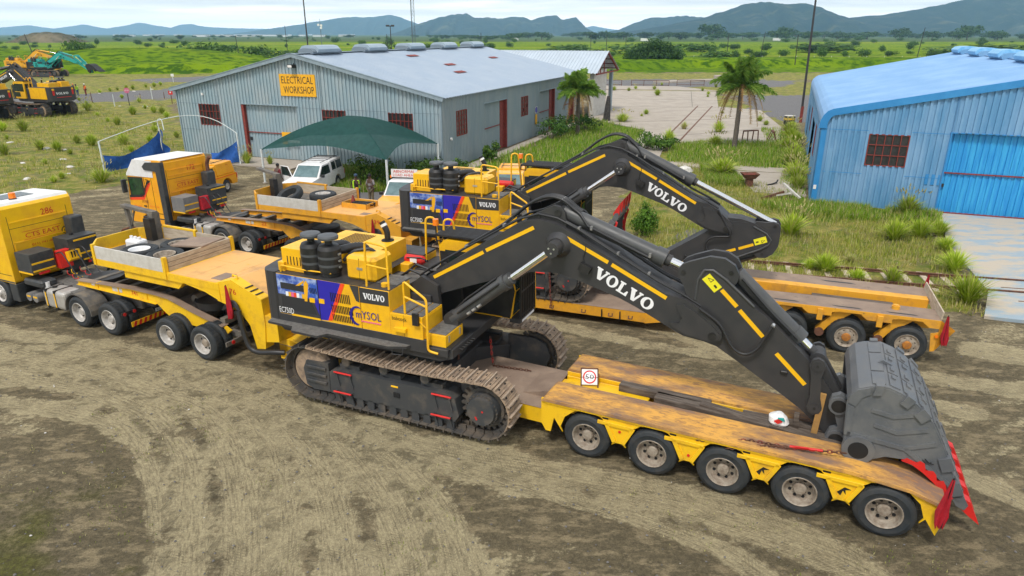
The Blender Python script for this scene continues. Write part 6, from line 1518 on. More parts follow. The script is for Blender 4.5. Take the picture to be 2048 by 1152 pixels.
    M.box(-.06, .30, -.10, .02, 0, ez - .9, BLUET); M.box(-.06, .02, -.1, .3, 0, ez - .9, BLUEW); M.box(Wd / 2 - .3, Wd / 2 + .3, -.1, D + .1, rz_ + .05, rz_ + .09, BLUER)
    M.box(.05, .2, -.115, -.10, .85, 1.08, WHITE); M.box(.55, .75, -.09, -.05, .1, ez - 2, BLUEW)
    M.build('flashing', rf)
    for k in range(5):
        M = MB(); vent(M, Wd / 2, 3.5 + k * 6.6, rz_ + .05, 2.7, VENTB, BLUEW); M.build('ridge_ventilator', rf, .02)
shed_blue()
# ------------------------------------------------------------------ shade canopies
def canopy():
    root = thing('shade_canopy', 'dark green shade net canopy on white poles over the white pickup', 'canopy', (-10.4, 45.0, 0))
    C = [Vector((-15.9 + 10.4, 43.6 - 45, 2.15)), Vector((-7.35 + 10.4, 40.0 - 45, 2.1)), Vector((-5.05 + 10.4, 47.0 - 45, 2.0)), Vector((-13.4 + 10.4, 50.1 - 45, 2.1))]
    ctr = sum(C, Vector()) / 4; ctr.z = 4.05
    M = MB(); n = 12
    for i in range(4):
        a, b = C[i], C[(i + 1) % 4]; P = []
        for j in range(n + 1):
            t = j / n; r = []
            for k in range(n + 1):
                s = k / n; e = a.lerp(b, s)
                e = e.lerp(ctr, .16 * math.sin(math.pi * s)) ; e.z = a.z * (1 - s) + b.z * s + .42 * math.sin(math.pi * s)
                p = e.lerp(ctr, t); 
                ridge = (a.z * (1 - s) + b.z * s)
                p.z = e.z + (ctr.z - e.z) * (1 - (1 - t) ** 1.75)
                r.append(tuple(p))
            P.append(r)
        M.grid(P, NET)
    M.build('net', root)
    for c in C: M = MB(); M.cyl((c.x, c.y, 0), (c.x, c.y, c.z), .07, POLEW, n=10); M.cyl((c.x, c.y, 0), (c.x, c.y, .05), .16, CONC, n=10); M.build('pole', root)
    M = MB()
    for c in C:
        pts = [(c.lerp(ctr, t).x, c.lerp(ctr, t).y, c.z + (ctr.z - c.z) * (1 - (1 - t) ** 1.75) - .05) for t in np.linspace(0, 1, 9)]
        M.tube(pts, .035, NET, 6)
    M.build('rib', root)
canopy()
def torn_canopy():
    root = thing('shade_canopy', 'collapsed carport frame of bent white pipe with torn blue shade net', 'canopy', (-24, 50, 0))
    o = Vector((24, -50, 0)); A, Bm, C = Vector((-27.9, 46.6, 2.2)) + o, Vector((-24.2, 52.4, 3.35)) + o, Vector((-19.9, 50.1, 2.3)) + o
    M = MB()
    arc = [A.lerp(C, t) + Vector((0, 3.0 * math.sin(math.pi * t), 1.15 * math.sin(math.pi * t))) for t in np.linspace(0, 1, 15)]
    M.tube([tuple(p) for p in arc], .026, POLEW, 7); M.build('pipe_arch', root)
    pm = Vector((-26.0, 51.2, 0)) + o
    for p in (A, C): M = MB(); M.cyl((p.x, p.y, 0), tuple(p), .06, POLEW, n=8); M.build('pole', root)
    M = MB(); M.cyl(tuple(pm), (pm.x, pm.y, 2.5), .05, POLEW, n=8); M.tube(round_pts([(pm.x, pm.y, 2.4), (pm.x - .05, pm.y, 3.1), (pm.x + .3, pm.y, 3.2), (pm.x + .5, pm.y - .3, 2.4)], .2), .03, POLEW, 6); M.build('pole', root)
    rnd = random.Random(3)
    def sheetnet(quad, sag):
        P = []
        for i in range(9):
            t = i / 8; r = []
            for j in range(7):
                s = j / 6; a = Vector(quad[0]).lerp(Vector(quad[1]), t); b = Vector(quad[3]).lerp(Vector(quad[2]), t)
                p = a.lerp(b, s); p.z -= sag * math.sin(math.pi * t) * (1 - s); p.x += .12 * math.sin(t * 9 + s * 3); p.y += .15 * math.cos(t * 7 + s * 5); r.append(tuple(p))
            P.append(r)
        return P
    M = MB(); M.grid(sheetnet([(A.x, A.y, 1.25), (pm.x, pm.y, 2.45), (pm.x + .25, pm.y - .1, .25), (A.x + .2, A.y - .1, .1)], .75), NETB)
    M.grid(sheetnet([(pm.x, pm.y, 2.45), (pm.x + .65, pm.y - .4, .9), (pm.x + .6, pm.y - .5, .1), (pm.x, pm.y, .3)], .1), NETB); M.build('net', root)
    M = MB(); M.grid(sheetnet([(C.x - 2.4, C.y + .6, .75), (C.x, C.y, 1.95), (C.x + .1, C.y, .2), (C.x - 2.2, C.y + .2, .1)], .35), NETB); M.build('net', root)
torn_canopy()
# ------------------------------------------------------------------ pickups
def pickup(loc, hd, label, paint, canopy_m, sign=None, roofw=None, door=False, number=None):
    root = thing('pickup_truck', label, 'pickup', loc, hd)
    M = MB(); w = .88
    side = [(2.55, .42), (2.62, .75), (2.45, .98), (1.1, 1.08), (.9, 1.08), (-2.5, 1.08), (-2.6, .6), (-2.55, .42), (-2.05, .42), (-1.98, .62), (-1.8, .80), (-1.55, .86), (-1.3, .80), (-1.12, .62), (-1.05, .38), (1.05, .38), (1.12, .62), (1.3, .80), (1.55, .86), (1.8, .80), (1.98, .62), (2.05, .42)]
    M.prism(side, -w, w, paint); body = M.build('body', root, .06, seg=2)
    # greenhouse narrows to the roof
    def house(x0b, x1b, x0t, x1t, zb, zt, m, inset=.12):
        v = [(x0b, -w + .03, zb), (x1b, -w + .03, zb), (x1b, w - .03, zb), (x0b, w - .03, zb), (x0t, -w + inset, zt), (x1t, -w + inset, zt), (x1t, w - inset, zt), (x0t, w - inset, zt)]
        return v
    M = MB(); v = house(-.75, 1.12, -.7, .35, 1.06, 1.72, paint); M.add(v, [(0, 1, 2, 3), (4, 7, 6, 5), (0, 4, 5, 1), (1, 5, 6, 2), (2, 6, 7, 3), (3, 7, 4, 0)], roofw or paint); M.build('cabin', root, .05, seg=2)
    M = MB()
    M.poly([(1.085, -.74, 1.12), (1.085, .74, 1.12), (.42, .68, 1.67), (.42, -.68, 1.67)], WINDSC)
    for sy in (-1, 1):
        y = lambda z: sy * (w - .03 - .09 * (z - 1.06) / .66 + .014)
        M.poly([(.92, y(1.12), 1.12), (-.55, y(1.12), 1.12), (-.5, y(1.62), 1.62), (.38, y(1.62), 1.62)], GLASS)
    M.build('window', root)
    M = MB(); v = house(-2.5, -.78, -2.35, -.72, 1.09, 1.80, paint); M.add(v, [(0, 1, 2, 3), (4, 7, 6, 5), (0, 4, 5, 1), (1, 5, 6, 2), (2, 6, 7, 3), (3, 7, 4, 0)], canopy_m); cp = M.build('canopy', root, .05, seg=2)
    if canopy_m is WHITE:
        M = MB()
        for sy in (-1, 1):
            y = lambda z: sy * (w - .03 - .09 * (z - 1.09) / .71 + .014)
            for a, b in ((-2.3, -1.5), (-1.42, -.85)): M.poly([(a, y(1.2), 1.2), (b, y(1.2), 1.2), (b, y(1.68), 1.68), (a + .06, y(1.68), 1.68)], GLASS)
        M.build('window', cp)
        M = MB()
        for y in (-.6, .6): M.tube([(-2.2, y, 1.88), (.2, y, 1.82)], .02, EXB, 5)
        for x in (-2.1, -1.5, -.9, -.3): M.tube([(x, -.62, 1.86), (x, .62, 1.86)], .02, EXB, 5)
        M.build('roof_rack', cp)
    else:
        M = MB(); M.box(-2.4, -.8, -w + .02, -w + .03, 1.16, 1.17, EXB)
        for y in (-.55, .55): M.tube([(-2.2, y, 1.88), (-.6, y, 1.86)], .018, EXB, 5)
        M.tube([(-1.1, -.6, 1.87), (-1.1, .6, 1.87)], .018, EXB, 5); M.build('roof_rack', cp)
        M = MB()
        for sy in (-1, 1): M.box(-2.5, 1.0, sy * w - .003, sy * w + .003, .96, 1.0, REDDEC); text(M, '38', (-1.7, w * 1 - .1, 1.5), (-1, 0, 0), (0, 0, 1), .22, .14, RED)
        M.build('stripe', root)
    if sign:
        S = MB(); S.box(-.02, .02, -.72, .72, 1.90, 2.32, WHITE)
        for sg in (1, -1):
            text(S, 'ABNORMAL', (.022 * sg, -.60 * sg, 2.13), (0, sg, 0), (0, 0, 1), 1.2, .15, RED); text(S, 'LOAD AHEAD', (.022 * sg, -.62 * sg, 1.94), (0, sg, 0), (0, 0, 1), 1.24, .14, RED)
        s = S.build('roof_sign', root, 0, (sign, 0, -.06)); M = MB(); M.cyl((sign - .05, -.75, 1.78), (sign - .05, -.75, 1.92), .06, ORANGE, n=10); M.cyl((sign - .05, .75, 1.78), (sign - .05, .75, 1.92), .06, ORANGE, n=10); M.bar((sign, -.7, 1.8), (sign, .7, 1.8), .05, .05, EXB); M.build('light_bar', root)
    for x in (-1.55, 1.55):
        for sy in (-1, 1):
            M = MB(); y = sy * .86
            M.lathe([(.20, .005), (.27, .01), (.35, -.02), (.37, -.06), (.37, -.2), (.3, -.22)], (x, y, .37), (0, sy, 0), TYRE, 24); t = M.build('wheel', root)
            M = MB(); M.lathe([(.215, .0), (.19, -.01), (.17, -.04), (.08, -.03), (0, -.02)], (x, y, .37), (0, sy, 0), RIMW, 20); M.build('rim', t)
    M = MB(); M.box(2.52, 2.64, -.7, .7, .62, .82, EXB); M.box(2.45, 2.66, -.86, .86, .42, .58, paint); M.build('grille', root)
    for sy in (-1, 1):
        M = MB(); M.obox((2.45, sy * .7, .82), (.2, .3, .18), (0, 0, -12 * sy), ZINC); M.build('headlight', root, .02)
        M = MB(); M.obox((.88, sy * 1.02, 1.16), (.1, .2, .16), (0, 0, 0), EXB); M.build('mirror', root, .02)
        M = MB(); M.box(-2.6, -2.52, sy * .84 - .05, sy * .84 + .05, .7, 1.0, RED); M.build('tail_light', root)
    if door:
        M = MB(); hg = Vector((.95, -.88, 0)); a = rad(62); d = Vector((-math.cos(a), -math.sin(a), 0))
        e = hg + d * 1.05
        M.add([(hg.x, hg.y, .45), (e.x, e.y, .45), (e.x, e.y, 1.08), (hg.x, hg.y, 1.08), (hg.x + .05, hg.y + .02, .45), (e.x + .05, e.y + .02, .45), (e.x + .05, e.y + .02, 1.08), (hg.x + .05, hg.y + .02, 1.08)], [(0, 1, 2, 3), (4, 7, 6, 5), (0, 4, 5, 1), (1, 5, 6, 2), (2, 6, 7, 3), (3, 7, 4, 0)], paint)
        f1, f2 = hg + d * .35, e
        M.tube([(hg.x, hg.y, 1.08), (f1.x, f1.y, 1.62), (f2.x, f2.y, 1.62), (e.x, e.y, 1.08)], .03, paint, 6); M.poly([(hg.x, hg.y, 1.08), (f1.x, f1.y, 1.6), (f2.x, f2.y, 1.6), (e.x, e.y, 1.08)], GLASS); M.build('door', root)
    return root
# ------------------------------------------------------------------ people
def person(loc, rz, label, J, top, trousers, vest=None, cap=None, skin=SKIN):
    """J: joint dictionary; body grown as one skin, clothes as close outer skins."""
    root = thing('person', label, 'person', loc, rz)
    E = [('pel', 'bel'), ('bel', 'che'), ('che', 'nek'), ('nek', 'hed'), ('hed', 'crn'), ('che', 'shL'), ('shL', 'elL'), ('elL', 'wrL'), ('wrL', 'haL'), ('che', 'shR'), ('shR', 'elR'), ('elR', 'wrR'), ('wrR', 'haR'),
         ('pel', 'hiL'), ('hiL', 'knL'), ('knL', 'anL'), ('anL', 'toL'), ('pel', 'hiR'), ('hiR', 'knR'), ('knR', 'anR'), ('anR', 'toR')]
    rr = dict(pel=.135, bel=.14, che=.15, nek=.058, hed=.088, crn=.085, sh=.065, el=.045, wr=.032, ha=.038, hi=.095, kn=.062, an=.042, to=.04)
    R = lambda k: rr.get(k) or rr[k[:2]]
    def skinmesh(name, edges, grow, m, cut=None):
        keys = []
        for a, b in edges:
            for q in (a, b):
                if q not in keys: keys.append(q)
        me = bpy.data.meshes.new(name); me.from_pydata([J[k] for k in keys], [(keys.index(a), keys.index(b)) for a, b in edges], [])
        me.materials.append(m); o = bpy.data.objects.new(name, me); COL.objects.link(o); o.parent = root
        md = o.modifiers.new('s', 'SKIN'); md.use_smooth_shade = True
        sk = me.skin_vertices[0].data if me.skin_vertices else None
        if sk is None:
            bpy.context.view_layer.objects.active = o; o.select_set(True); bpy.ops.object.modifier_remove(modifier='s'); bpy.ops.object.modifier_add(type='SKIN'); sk = me.skin_vertices[0].data; o.modifiers[0].use_smooth_shade = True; o.select_set(False)
        for i, k in enumerate(keys): sk[i].radius = (R(k) * grow,) * 2; sk[i].use_root = (i == 0)
        sb = o.modifiers.new('b', 'SUBSURF'); sb.levels = 1; sb.render_levels = 1
        return o
    body = skinmesh('body', E, 1.0, skin)
    # fingers, thumb and face details are a few millimetres across; they sit on the body's own surface
    M = MB()
    for s in 'LR':
        h, wv = Vector(J['ha' + s]), Vector(J['wr' + s]); d = (h - wv).normalized(); sd = d.orthogonal().normalized(); up = d.cross(sd)
        for k in range(4): b0 = h + sd * (-.03 + k * .02) + d * .02; M.tube([b0, b0 + d * .035 + up * .004, b0 + d * (.062 + .012 * (k in (1, 2))) + up * .022], [.0095, .009, .007], skin, 6)
        b0 = h - sd * .035 - d * .01; M.tube([b0, b0 - sd * .025 + d * .025, b0 - sd * .028 + d * .05 + up * .01], [.011, .010, .008], skin, 6)
    hd, cr = Vector(J['hed']), Vector(J['crn']); f = Vector(J.get('face', (0, -1, 0))).normalized(); u = (cr - hd).normalized() if (cr - hd).length > .01 else Vector((0, 0, 1)); sdv = f.cross(u).normalized()
    c = hd.lerp(cr, .45)
    M.cyl(c + f * .085, c + f * .115 - u * .02, .018, skin, r1=.012, n=8)
    for q in (-1, 1):
        M.cyl(c + f * .088 + sdv * .032 * q + u * .015, c + f * .093 + sdv * .032 * q + u * .015, .011, BLK, n=8); M.cyl(c + sdv * .088 * q, c + sdv * .102 * q, .024, skin, n=8)
    M.cyl(c + f * .086 - u * .05, c + f * .092 - u * .05, .02, RUST, n=8)
    M.build('face_and_fingers', root)
    tE = [('bel', 'pel'), ('bel', 'che'), ('che', 'shL'), ('shL', 'elL'), ('che', 'shR'), ('shR', 'elR')]
    skinmesh('shirt', tE, 1.14, top)
    skinmesh('trousers', [('pel', 'hiL'), ('hiL', 'knL'), ('knL', 'anL'), ('pel', 'hiR'), ('hiR', 'knR'), ('knR', 'anR')], 1.17, trousers)
    M = MB()
    for s in 'LR':
        a, t = Vector(J['an' + s]), Vector(J['to' + s]); M.tube([a + Vector((0, 0, .02)), a.lerp(t, .5), t + (t - a) * .25], [.062, .06, .045], EXB, 8)
    M.build('shoes', root)
    if vest:
        M = MB(); V = lambda k: Vector(J[k]); ax = (V('che') - V('pel')).normalized(); side = (V('shL') - V('shR')).normalized(); fr = side.cross(ax)
        if fr.dot(Vector(J.get('face', (0, -1, 0)))) < 0: fr = -fr
        rows = []
        for t in np.linspace(-.1, 1.16, 8):
            cc = V('pel').lerp(V('che'), t); wx = .215 - .03 * abs(t - .8); r = []
            for k in range(17):
                a = rad(-145 + 290 * k / 16); r.append(tuple(cc + side * math.sin(a) * wx - fr * math.cos(a) * .175))
            rows.append(r)
        M.grid(rows, vest)
        for q in (-1, 1): M.bar(V('che') + side * .11 * q + ax * .08 + fr * .17, V('che') + side * .11 * q + ax * .08 - fr * .16, .08, .02, vest)
        M.build('hi_vis_vest', root)
    M = MB(); c2 = c + u * .03
    M.lathe([(.098, -.03), (.103, .02), (.09, .07), (.05, .10), (0, .108)], tuple(c2), tuple(u), cap or HAIRM, 16)
    if cap: M.prism([(-.07, .08), (.07, .08), (.055, .17), (-.055, .17)], -.006, .006, cap, plane='xy') if False else M.cyl(c2 + f * .05 + u * .0, c2 + f * .06 - u * .004, .085, cap, n=12)
    M.build('cap' if cap else 'hair', root)
    return root
def stand(lean=0.0, arms='hang', spread=.10):
    J = dict(pel=(0, 0, .95), bel=(0, -.02, 1.1), che=(0, -.01 - lean, 1.34), nek=(0, -.02 - lean, 1.5), hed=(0, -.04 - lean, 1.6), crn=(0, -.04 - lean, 1.72),
             shL=(.17, -lean, 1.43), shR=(-.17, -lean, 1.43), hiL=(.09, 0, .88), hiR=(-.09, 0, .88), knL=(spread, -.03, .48), knR=(-spread, -.03, .48), anL=(spread + .01, .03, .09), anR=(-spread - .01, .02, .09), toL=(spread + .03, -.12, .03), toR=(-spread - .03, -.13, .03), face=(0, -1, 0))
    if arms == 'hang': J.update(elL=(.25, .03 - lean, 1.15), wrL=(.26, -.06 - lean, .92), haL=(.26, -.09 - lean, .84), elR=(-.25, .03 - lean, 1.15), wrR=(-.26, -.06 - lean, .92), haR=(-.26, -.09 - lean, .84))
    if arms == 'fold': J.update(elL=(.27, -.02, 1.16), wrL=(.10, -.24, 1.13), haL=(.02, -.27, 1.14), elR=(-.27, -.02, 1.16), wrR=(-.08, -.26, 1.10), haR=(-.0, -.29, 1.10))
    if arms == 'hold': J.update(elL=(.26, -.03, 1.16), wrL=(.12, -.26, 1.22), haL=(.06, -.31, 1.26), elR=(-.26, .02, 1.15), wrR=(-.27, -.08, .93), haR=(-.27, -.1, .85))
    return J
LIMEV = mat('lime_vest', (0.42, 0.72, 0.02), 0.7); ORV = mat('orange_vest', (0.8, 0.16, 0.02), 0.7); TSHIRT = mat('black_tshirt', (0.012, 0.012, 0.014), 0.8); GREYT = mat('grey_tshirt', (0.22, 0.21, 0.22), 0.85, col2=(0.3, 0.29, 0.3), nscale=20, amount=0.5)
JEANS = mat('blue_jeans', (0.02, 0.05, 0.13), 0.85); KHAKI = mat('khaki_trousers', (0.16, 0.13, 0.08), 0.85); CAPB = mat('blue_cap', (0.03, 0.06, 0.11), 0.8); MAROON = mat('maroon_shirt', (0.16, 0.015, 0.02), 0.8)
# ------------------------------------------------------------------ vegetation
def blades(M, rnd, n, R, h, m, spread=1.0, w=.018, droop=.5, base=.12, seg=3):
    for _ in range(n):
        a = rnd.uniform(0, 6.283); r = rnd.random() ** .6; bx_, by_ = base * R * r * math.cos(a), base * R * r * math.sin(a)
        L_ = h * rnd.uniform(.6, 1.1); out = R * rnd.uniform(.35, 1.0) * spread * r; a2 = a + rnd.uniform(-.5, .5); ww = w * rnd.uniform(.7, 1.4)
        pts = []
        for k in range(seg + 1):
            t = k / seg; z = L_ * (t - droop * t * t * (out / (R + 1e-6))); pts.append((bx_ + math.cos(a2) * out * t ** 1.4, by_ + math.sin(a2) * out * t ** 1.4, z))
        px_, py_ = -math.sin(a2), math.cos(a2); v = []
        for k, p in enumerate(pts[:-1]): q = ww * (1 - .6 * k / seg); v += [(p[0] - px_ * q, p[1] - py_ * q, p[2]), (p[0] + px_ * q, p[1] + py_ * q, p[2])]
        v.append(pts[-1]); f = [(2 * k, 2 * k + 1, 2 * k + 3, 2 * k + 2) for k in range(seg - 1)] + [(2 * seg - 2, 2 * seg - 1, 2 * seg)]
        M.add(v, f, m)
def mesh_only(M, name):
    o = M.build(name); me = o.data; bpy.data.objects.remove(o); return me
TUFTS = []
for s, (m1, m2, n) in enumerate(((LTUFT, LDRY, 260), (LTUFT, LTUFT, 300), (LTUFT, LDRY, 230), (LDRY, LTUFT, 220))):
    rnd = random.Random(10 + s); M = MB(); blades(M, rnd, n, 1.0, 1.0, m1, w=.022, droop=.55); blades(M, rnd, n // 5, 1.05, 1.15, m2, w=.014, droop=.35)
    if s in (0, 2):
        for _ in range(26):   # seed heads
            a = rnd.uniform(0, 6.28); r = rnd.uniform(.2, .75); p = (r * math.cos(a), r * math.sin(a), rnd.uniform(.9, 1.2)); M.bar(p, (p[0] * 1.12, p[1] * 1.12, p[2] + .12), .03, .03, LDRY)
    TUFTS.append(mesh_only(M, 'grass_tuft'))
def tuft(x, y, h, kind, label, group, wide=1.0, name='grass_tuft', rz=None):
    o = bpy.data.objects.new(name, TUFTS[kind]); COL.objects.link(o); o.location = (x, y, 0); o.scale = (h * .95 * wide, h * .95 * wide, h * 1.05); o.rotation_euler = (0, 0, rz if rz is not None else random.Random(int(x * 13 + y * 7)).uniform(0, 6.28))
    return tag(o, label, 'grass tuft', group)
FIELD = [(-48.1, 68.4, 1.32), (-50.1, 68.4, 1.06), (-40.2, 54.4, 1.07), (-39.0, 56.9, 0.98), (-37.1, 56.2, 0.97), (-35.2, 54.7, 0.51), (-38.1, 60.5, 0.85), (-36.0, 59.1, 1.15), (-33.6, 59.7, 1.16), (-52.9, 87.5, 1.34), (-44.9, 83.0, 1.15), (-43.5, 85.2, 0.98), (-42.0, 84.1, 0.97), (-66.5, 114.2, 0.69), (-67.1, 118.3, 0.72), (-67.0, 120.4, 0.64), (-67.3, 123.8, 0.75), (-65.6, 122.7, 0.84), (-64.8, 128.6, 0.97), (-65.5, 132.4, 0.8), (-65.7, 127.4, 0.68), (-29.5, 43.6, 0.55), (-29.8, 44.9, 0.53), (-65.8, 105.9, 0.64), (-41.6, 73.5, 1.02), (-32.0, 61.1, 0.76), (-28.2, 39.4, 0.44), (-52.2, 98.7, 0.75), (-48.5, 81.9, 0.5),
         (-46, 63, .5), (-34.5, 50.5, .45), (-31, 56, .6), (-44, 76, .6), (-55, 84, .7), (-47, 90, .6), (-43, 92, .8), (-41.5, 88, .9), (-39.5, 80, .8), (-37, 72, .7), (-35, 68, .8), (-58, 105, .7), (-62, 101, .6), (-31, 64, .7)]
for i, (x, y, h) in enumerate(FIELD): tuft(x, y, h, i % 3, 'light green feathery grass tuft in the dry field left of the grey workshop', 'grass tufts in the left field')
tuft(-26.5, 43.7, 1.05, 0, 'big feathery grass tuft just left of the orange and white truck cab', 'large tufts', 1.3)
RLAB = ['tall pale grass tuft alone below the tip of the folded far boom', 'lush green tuft growing through the rails beside a second small one', 'small green tuft touching the larger rail tuft', 'green tuft between the rails in front of the seed heads', 'broad green tuft overlapping the rails near the tail board', 'thin weed tuft with pale seed heads beside the rails', 'tall green tuft in the strip before the blue shed, first from the left', 'green tuft beside the tall one in the strip before the blue shed',
        'green tuft at the upper corner of the painted apron', 'small bright tuft halfway along the apron edge', 'large bright green tuft on the apron edge above the corner tuft', 'biggest bright green tuft at the lower corner of the painted apron']
for i, (x, y, h) in enumerate([(13.3, 31.4, 1.2), (12.6, 26.0, 0.85), (12.1, 26.3, 0.5), (13.4, 25.0, 0.55), (14.6, 24.7, 0.72), (14.2, 27.2, 0.42), (17.8, 30.6, 1.05), (19.2, 31.0, 1.0), (20.3, 31.3, 0.85), (19.2, 28.9, 0.72), (17.8, 26.0, 1.0), (16.2, 22.6, 1.15)]): tuft(x, y, h, (0, 1, 1, 1, 2, 3, 1, 1, 1, 1, 1, 1)[i], RLAB[i], 'tufts by the siding and apron', 1.15)
YARD = [(15.9, 83.0, 0.76), (15.0, 80.9, 0.44), (17.2, 119.3, 0.91), (22.5, 109.4, 1.17), (24.4, 121.5, 0.83), (21.4, 122.7, 0.74), (19.5, 118.3, 0.72), (11.6, 93.1, 0.64), (20.0, 67.3, 1.3), (26.5, 72.7, 0.67), (27.0, 76.1, 0.82), (30.9, 111.3, 0.68), (27.9, 132.4, 0.6), (36.6, 127.4, 0.77), (37.0, 123.8, 0.75), (29.6, 106.8, 0.49), (13.5, 108, .5), (25.2, 84, .5), (14.4, 112, .7), (32, 119, .6)]
for i, (x, y, h) in enumerate(YARD): tuft(x, y, h, (1, 0, 2)[i % 3], 'yellow green grass tuft growing out of the concrete yard', 'tufts in the concrete yard joints')
for x, y, h, k, w, l in ((17.2, 69.5, .9, 3, .9, 'brownish dry tuft beside the sunken rails in the yard'), (13.8, 60.8, 1.3, 1, .9, 'green tuft at the front edge of the concrete yard left of the palm'), (14.2, 45.9, 1.35, 0, 1.5, 'very large tuft with pale plumes beside the rusty stand'), (17.4, 59.1, 1.0, 2, 1.4, 'round tuft on the grass bank left of the taller palm'),
                         (12.0, 75.7, 1.1, 2, 1.6, 'rounded tuft on the grass mound behind the burnt stump'), (21.1, 35.5, 1.1, 0, 1.2, 'plumed tuft against the blue wall between window and sliding door'), (-19.5, 50.3, 1.1, 0, .8, 'tall tuft at the foot of the grey sliding door'), (-17.7, 50.0, .8, 0, .7, 'small plumed tuft in front of the grey sliding door')): tuft(x, y, h, k, l, 'large tufts', w)
BL = [(26.6, 66.6, 1.24), (24.5, 59.7, 1.3), (20.6, 50.0, 1.3), (18.6, 44.5, 1.2), (22.8, 56.9, 1.1), (22.0, 53.5, 1.2), (19.4, 46.6, 1.1), (25.5, 63.4, 1.1), (17.6, 41.6, 1.0), (28.2, 70, .9)]
for i, (x, y, h) in enumerate(BL): tuft(x, y, h, (0, 1, 2)[i % 3], 'tall plumed grass growing along the left wall of the blue shed', 'grass along the blue shed wall', 1.35)
def ground_grass(name, polys, n, h, m, seed, w=.02, dens=None, cap=1.0):
    rnd = random.Random(seed); M = MB()
    for poly in polys:
        xs = [p[0] for p in poly]; ys = [p[1] for p in poly]; area = (max(xs) - min(xs)) * (max(ys) - min(ys)); X = np.array([rnd.uniform(min(xs), max(xs)) for _ in range(int(n))]); Y = np.array([rnd.uniform(min(ys), max(ys)) for _ in range(int(n))])
        ok = inpoly(X, Y, poly) & (fbm(X, Y, 1.8, seed) > (dens or .40))
        for x, y in zip(X[ok], Y[ok]):
            for _ in range(3):
                a = rnd.uniform(0, 6.28); l = h * rnd.uniform(.45, 1.15); d = l * rnd.uniform(.1, .6); q = w * rnd.uniform(.7, 1.5); ax, ay = x + rnd.uniform(-.1, .1), y + rnd.uniform(-.1, .1)
                M.add([(ax - q * math.sin(a), ay + q * math.cos(a), 0), (ax + q * math.sin(a), ay - q * math.cos(a), 0), (ax + d * math.cos(a), ay + d * math.sin(a), l)], [(0, 1, 2)], m if rnd.random() < .72 else LDRY)
    tag(M.build(name), 'loose ground cover of ' + {'meadow_grass': 'lush green meadow grass around the palms and sheds', 'dry_grass': 'thin yellowed grass over the field and siding', 'pebbles': 'pebbles', 'yard_weeds': 'tiny green weeds in the bare yard soil'}[name], 'grass', kind='stuff')
ground_grass('meadow_grass', LUSH, 7500, .45, LGRASS, 3, .022, .30)
ground_grass('dry_grass', [VEG[0]], 26000, .32, LFIELD, 4, .014, .40)
ground_grass('dry_grass', [[(-23, 45), (-29, 38), (-50, 40), (-75, 90), (-60, 100), (-27, 58)]], 19000, .36, LFIELD, 5, .022, .46)
ground_grass('yard_weeds', [[(-16, 5), (-17, 13), (-8, 16), (-4, 11), (-3, 5)], [(-3, 5), (-2, 13), (3, 12), (9, 9.5), (10, 5)]], 1500, .055, LWEED, 6, .008, .57)
M = MB(); rnd = random.Random(31)
for _ in range(5200):
    y = 5.5 + 17 * rnd.random() ** 1.6; x = rnd.uniform(-.85, .95) * (y + 3); r = .008 + .024 * rnd.random() ** 3; c = Vector((x, y, r * .3)); v = [c + Vector((math.cos(a) * r * rnd.uniform(.7, 1.3), math.sin(a) * r * rnd.uniform(.7, 1.3), 0)) for a in (0, 1.26, 2.5, 3.8, 5.0)] + [c + Vector((r * .2, 0, r * .8))]
    M.add(v, [(0, 1, 5), (1, 2, 5), (2, 3, 5), (3, 4, 5), (4, 0, 5)], STONEG if rnd.random() < .96 else STONE)
tag(M.build('pebbles'), 'loose small stones scattered over the bare yard soil', 'pebbles', kind='stuff')
def clump_foliage(M, rnd, lobes, n, size, m):
    """Leaf clusters over and inside several overlapping lobes (centre, radii)."""
    tot = sum(l[1][0] * l[1][1] for l in lobes)
    for (c, r) in lobes:
        k = int(n * r[0] * r[1] / tot)
        for _ in range(k):
            d = Vector((rnd.gauss(0, 1), rnd.gauss(0, 1), rnd.gauss(0, 1))).normalized(); q = rnd.uniform(.55, 1.06) if rnd.random() < .8 else rnd.uniform(.1, .6)
            p = Vector((c[0] + d.x * r[0] * q, c[1] + d.y * r[1] * q, c[2] + d.z * r[2] * q))
            if p.z < .02: continue
            nrm = (d + Vector((rnd.uniform(-.8, .8), rnd.uniform(-.8, .8), rnd.uniform(-.5, .9)))).normalized(); u = nrm.orthogonal().normalized(); w = nrm.cross(u); a = rnd.uniform(0, 6.28); u, w = u * math.cos(a) + w * math.sin(a), w * math.cos(a) - u * math.sin(a); s = size * rnd.uniform(.6, 1.4)
            M.add([p - u * s, p - w * s * .55, p + u * s, p + w * s * .55], [(0, 1, 2, 3)], m)
BUSH = []
for s in range(4):
    rnd = random.Random(40 + s); lobes = [((rnd.uniform(-.5, .5), rnd.uniform(-.4, .4), rnd.uniform(.35, .6)), (rnd.uniform(.4, .7), rnd.uniform(.4, .6), rnd.uniform(.3, .5))) for _ in range(7)]
    M = MB(); clump_foliage(M, rnd, lobes, 900, .075, LBUSH); BUSH.append(mesh_only(M, 'bush'))
def bush(x, y, h, wd, k, label, group, z=0, name='bush'):
    o = bpy.data.objects.new(name, BUSH[k % 4]); COL.objects.link(o); o.location = (x, y, z); o.scale = (wd * .55, wd * .5, h * .92); o.rotation_euler = (0, 0, (x * 3.7 + y) % 6.28); return tag(o, label, 'bush', group)
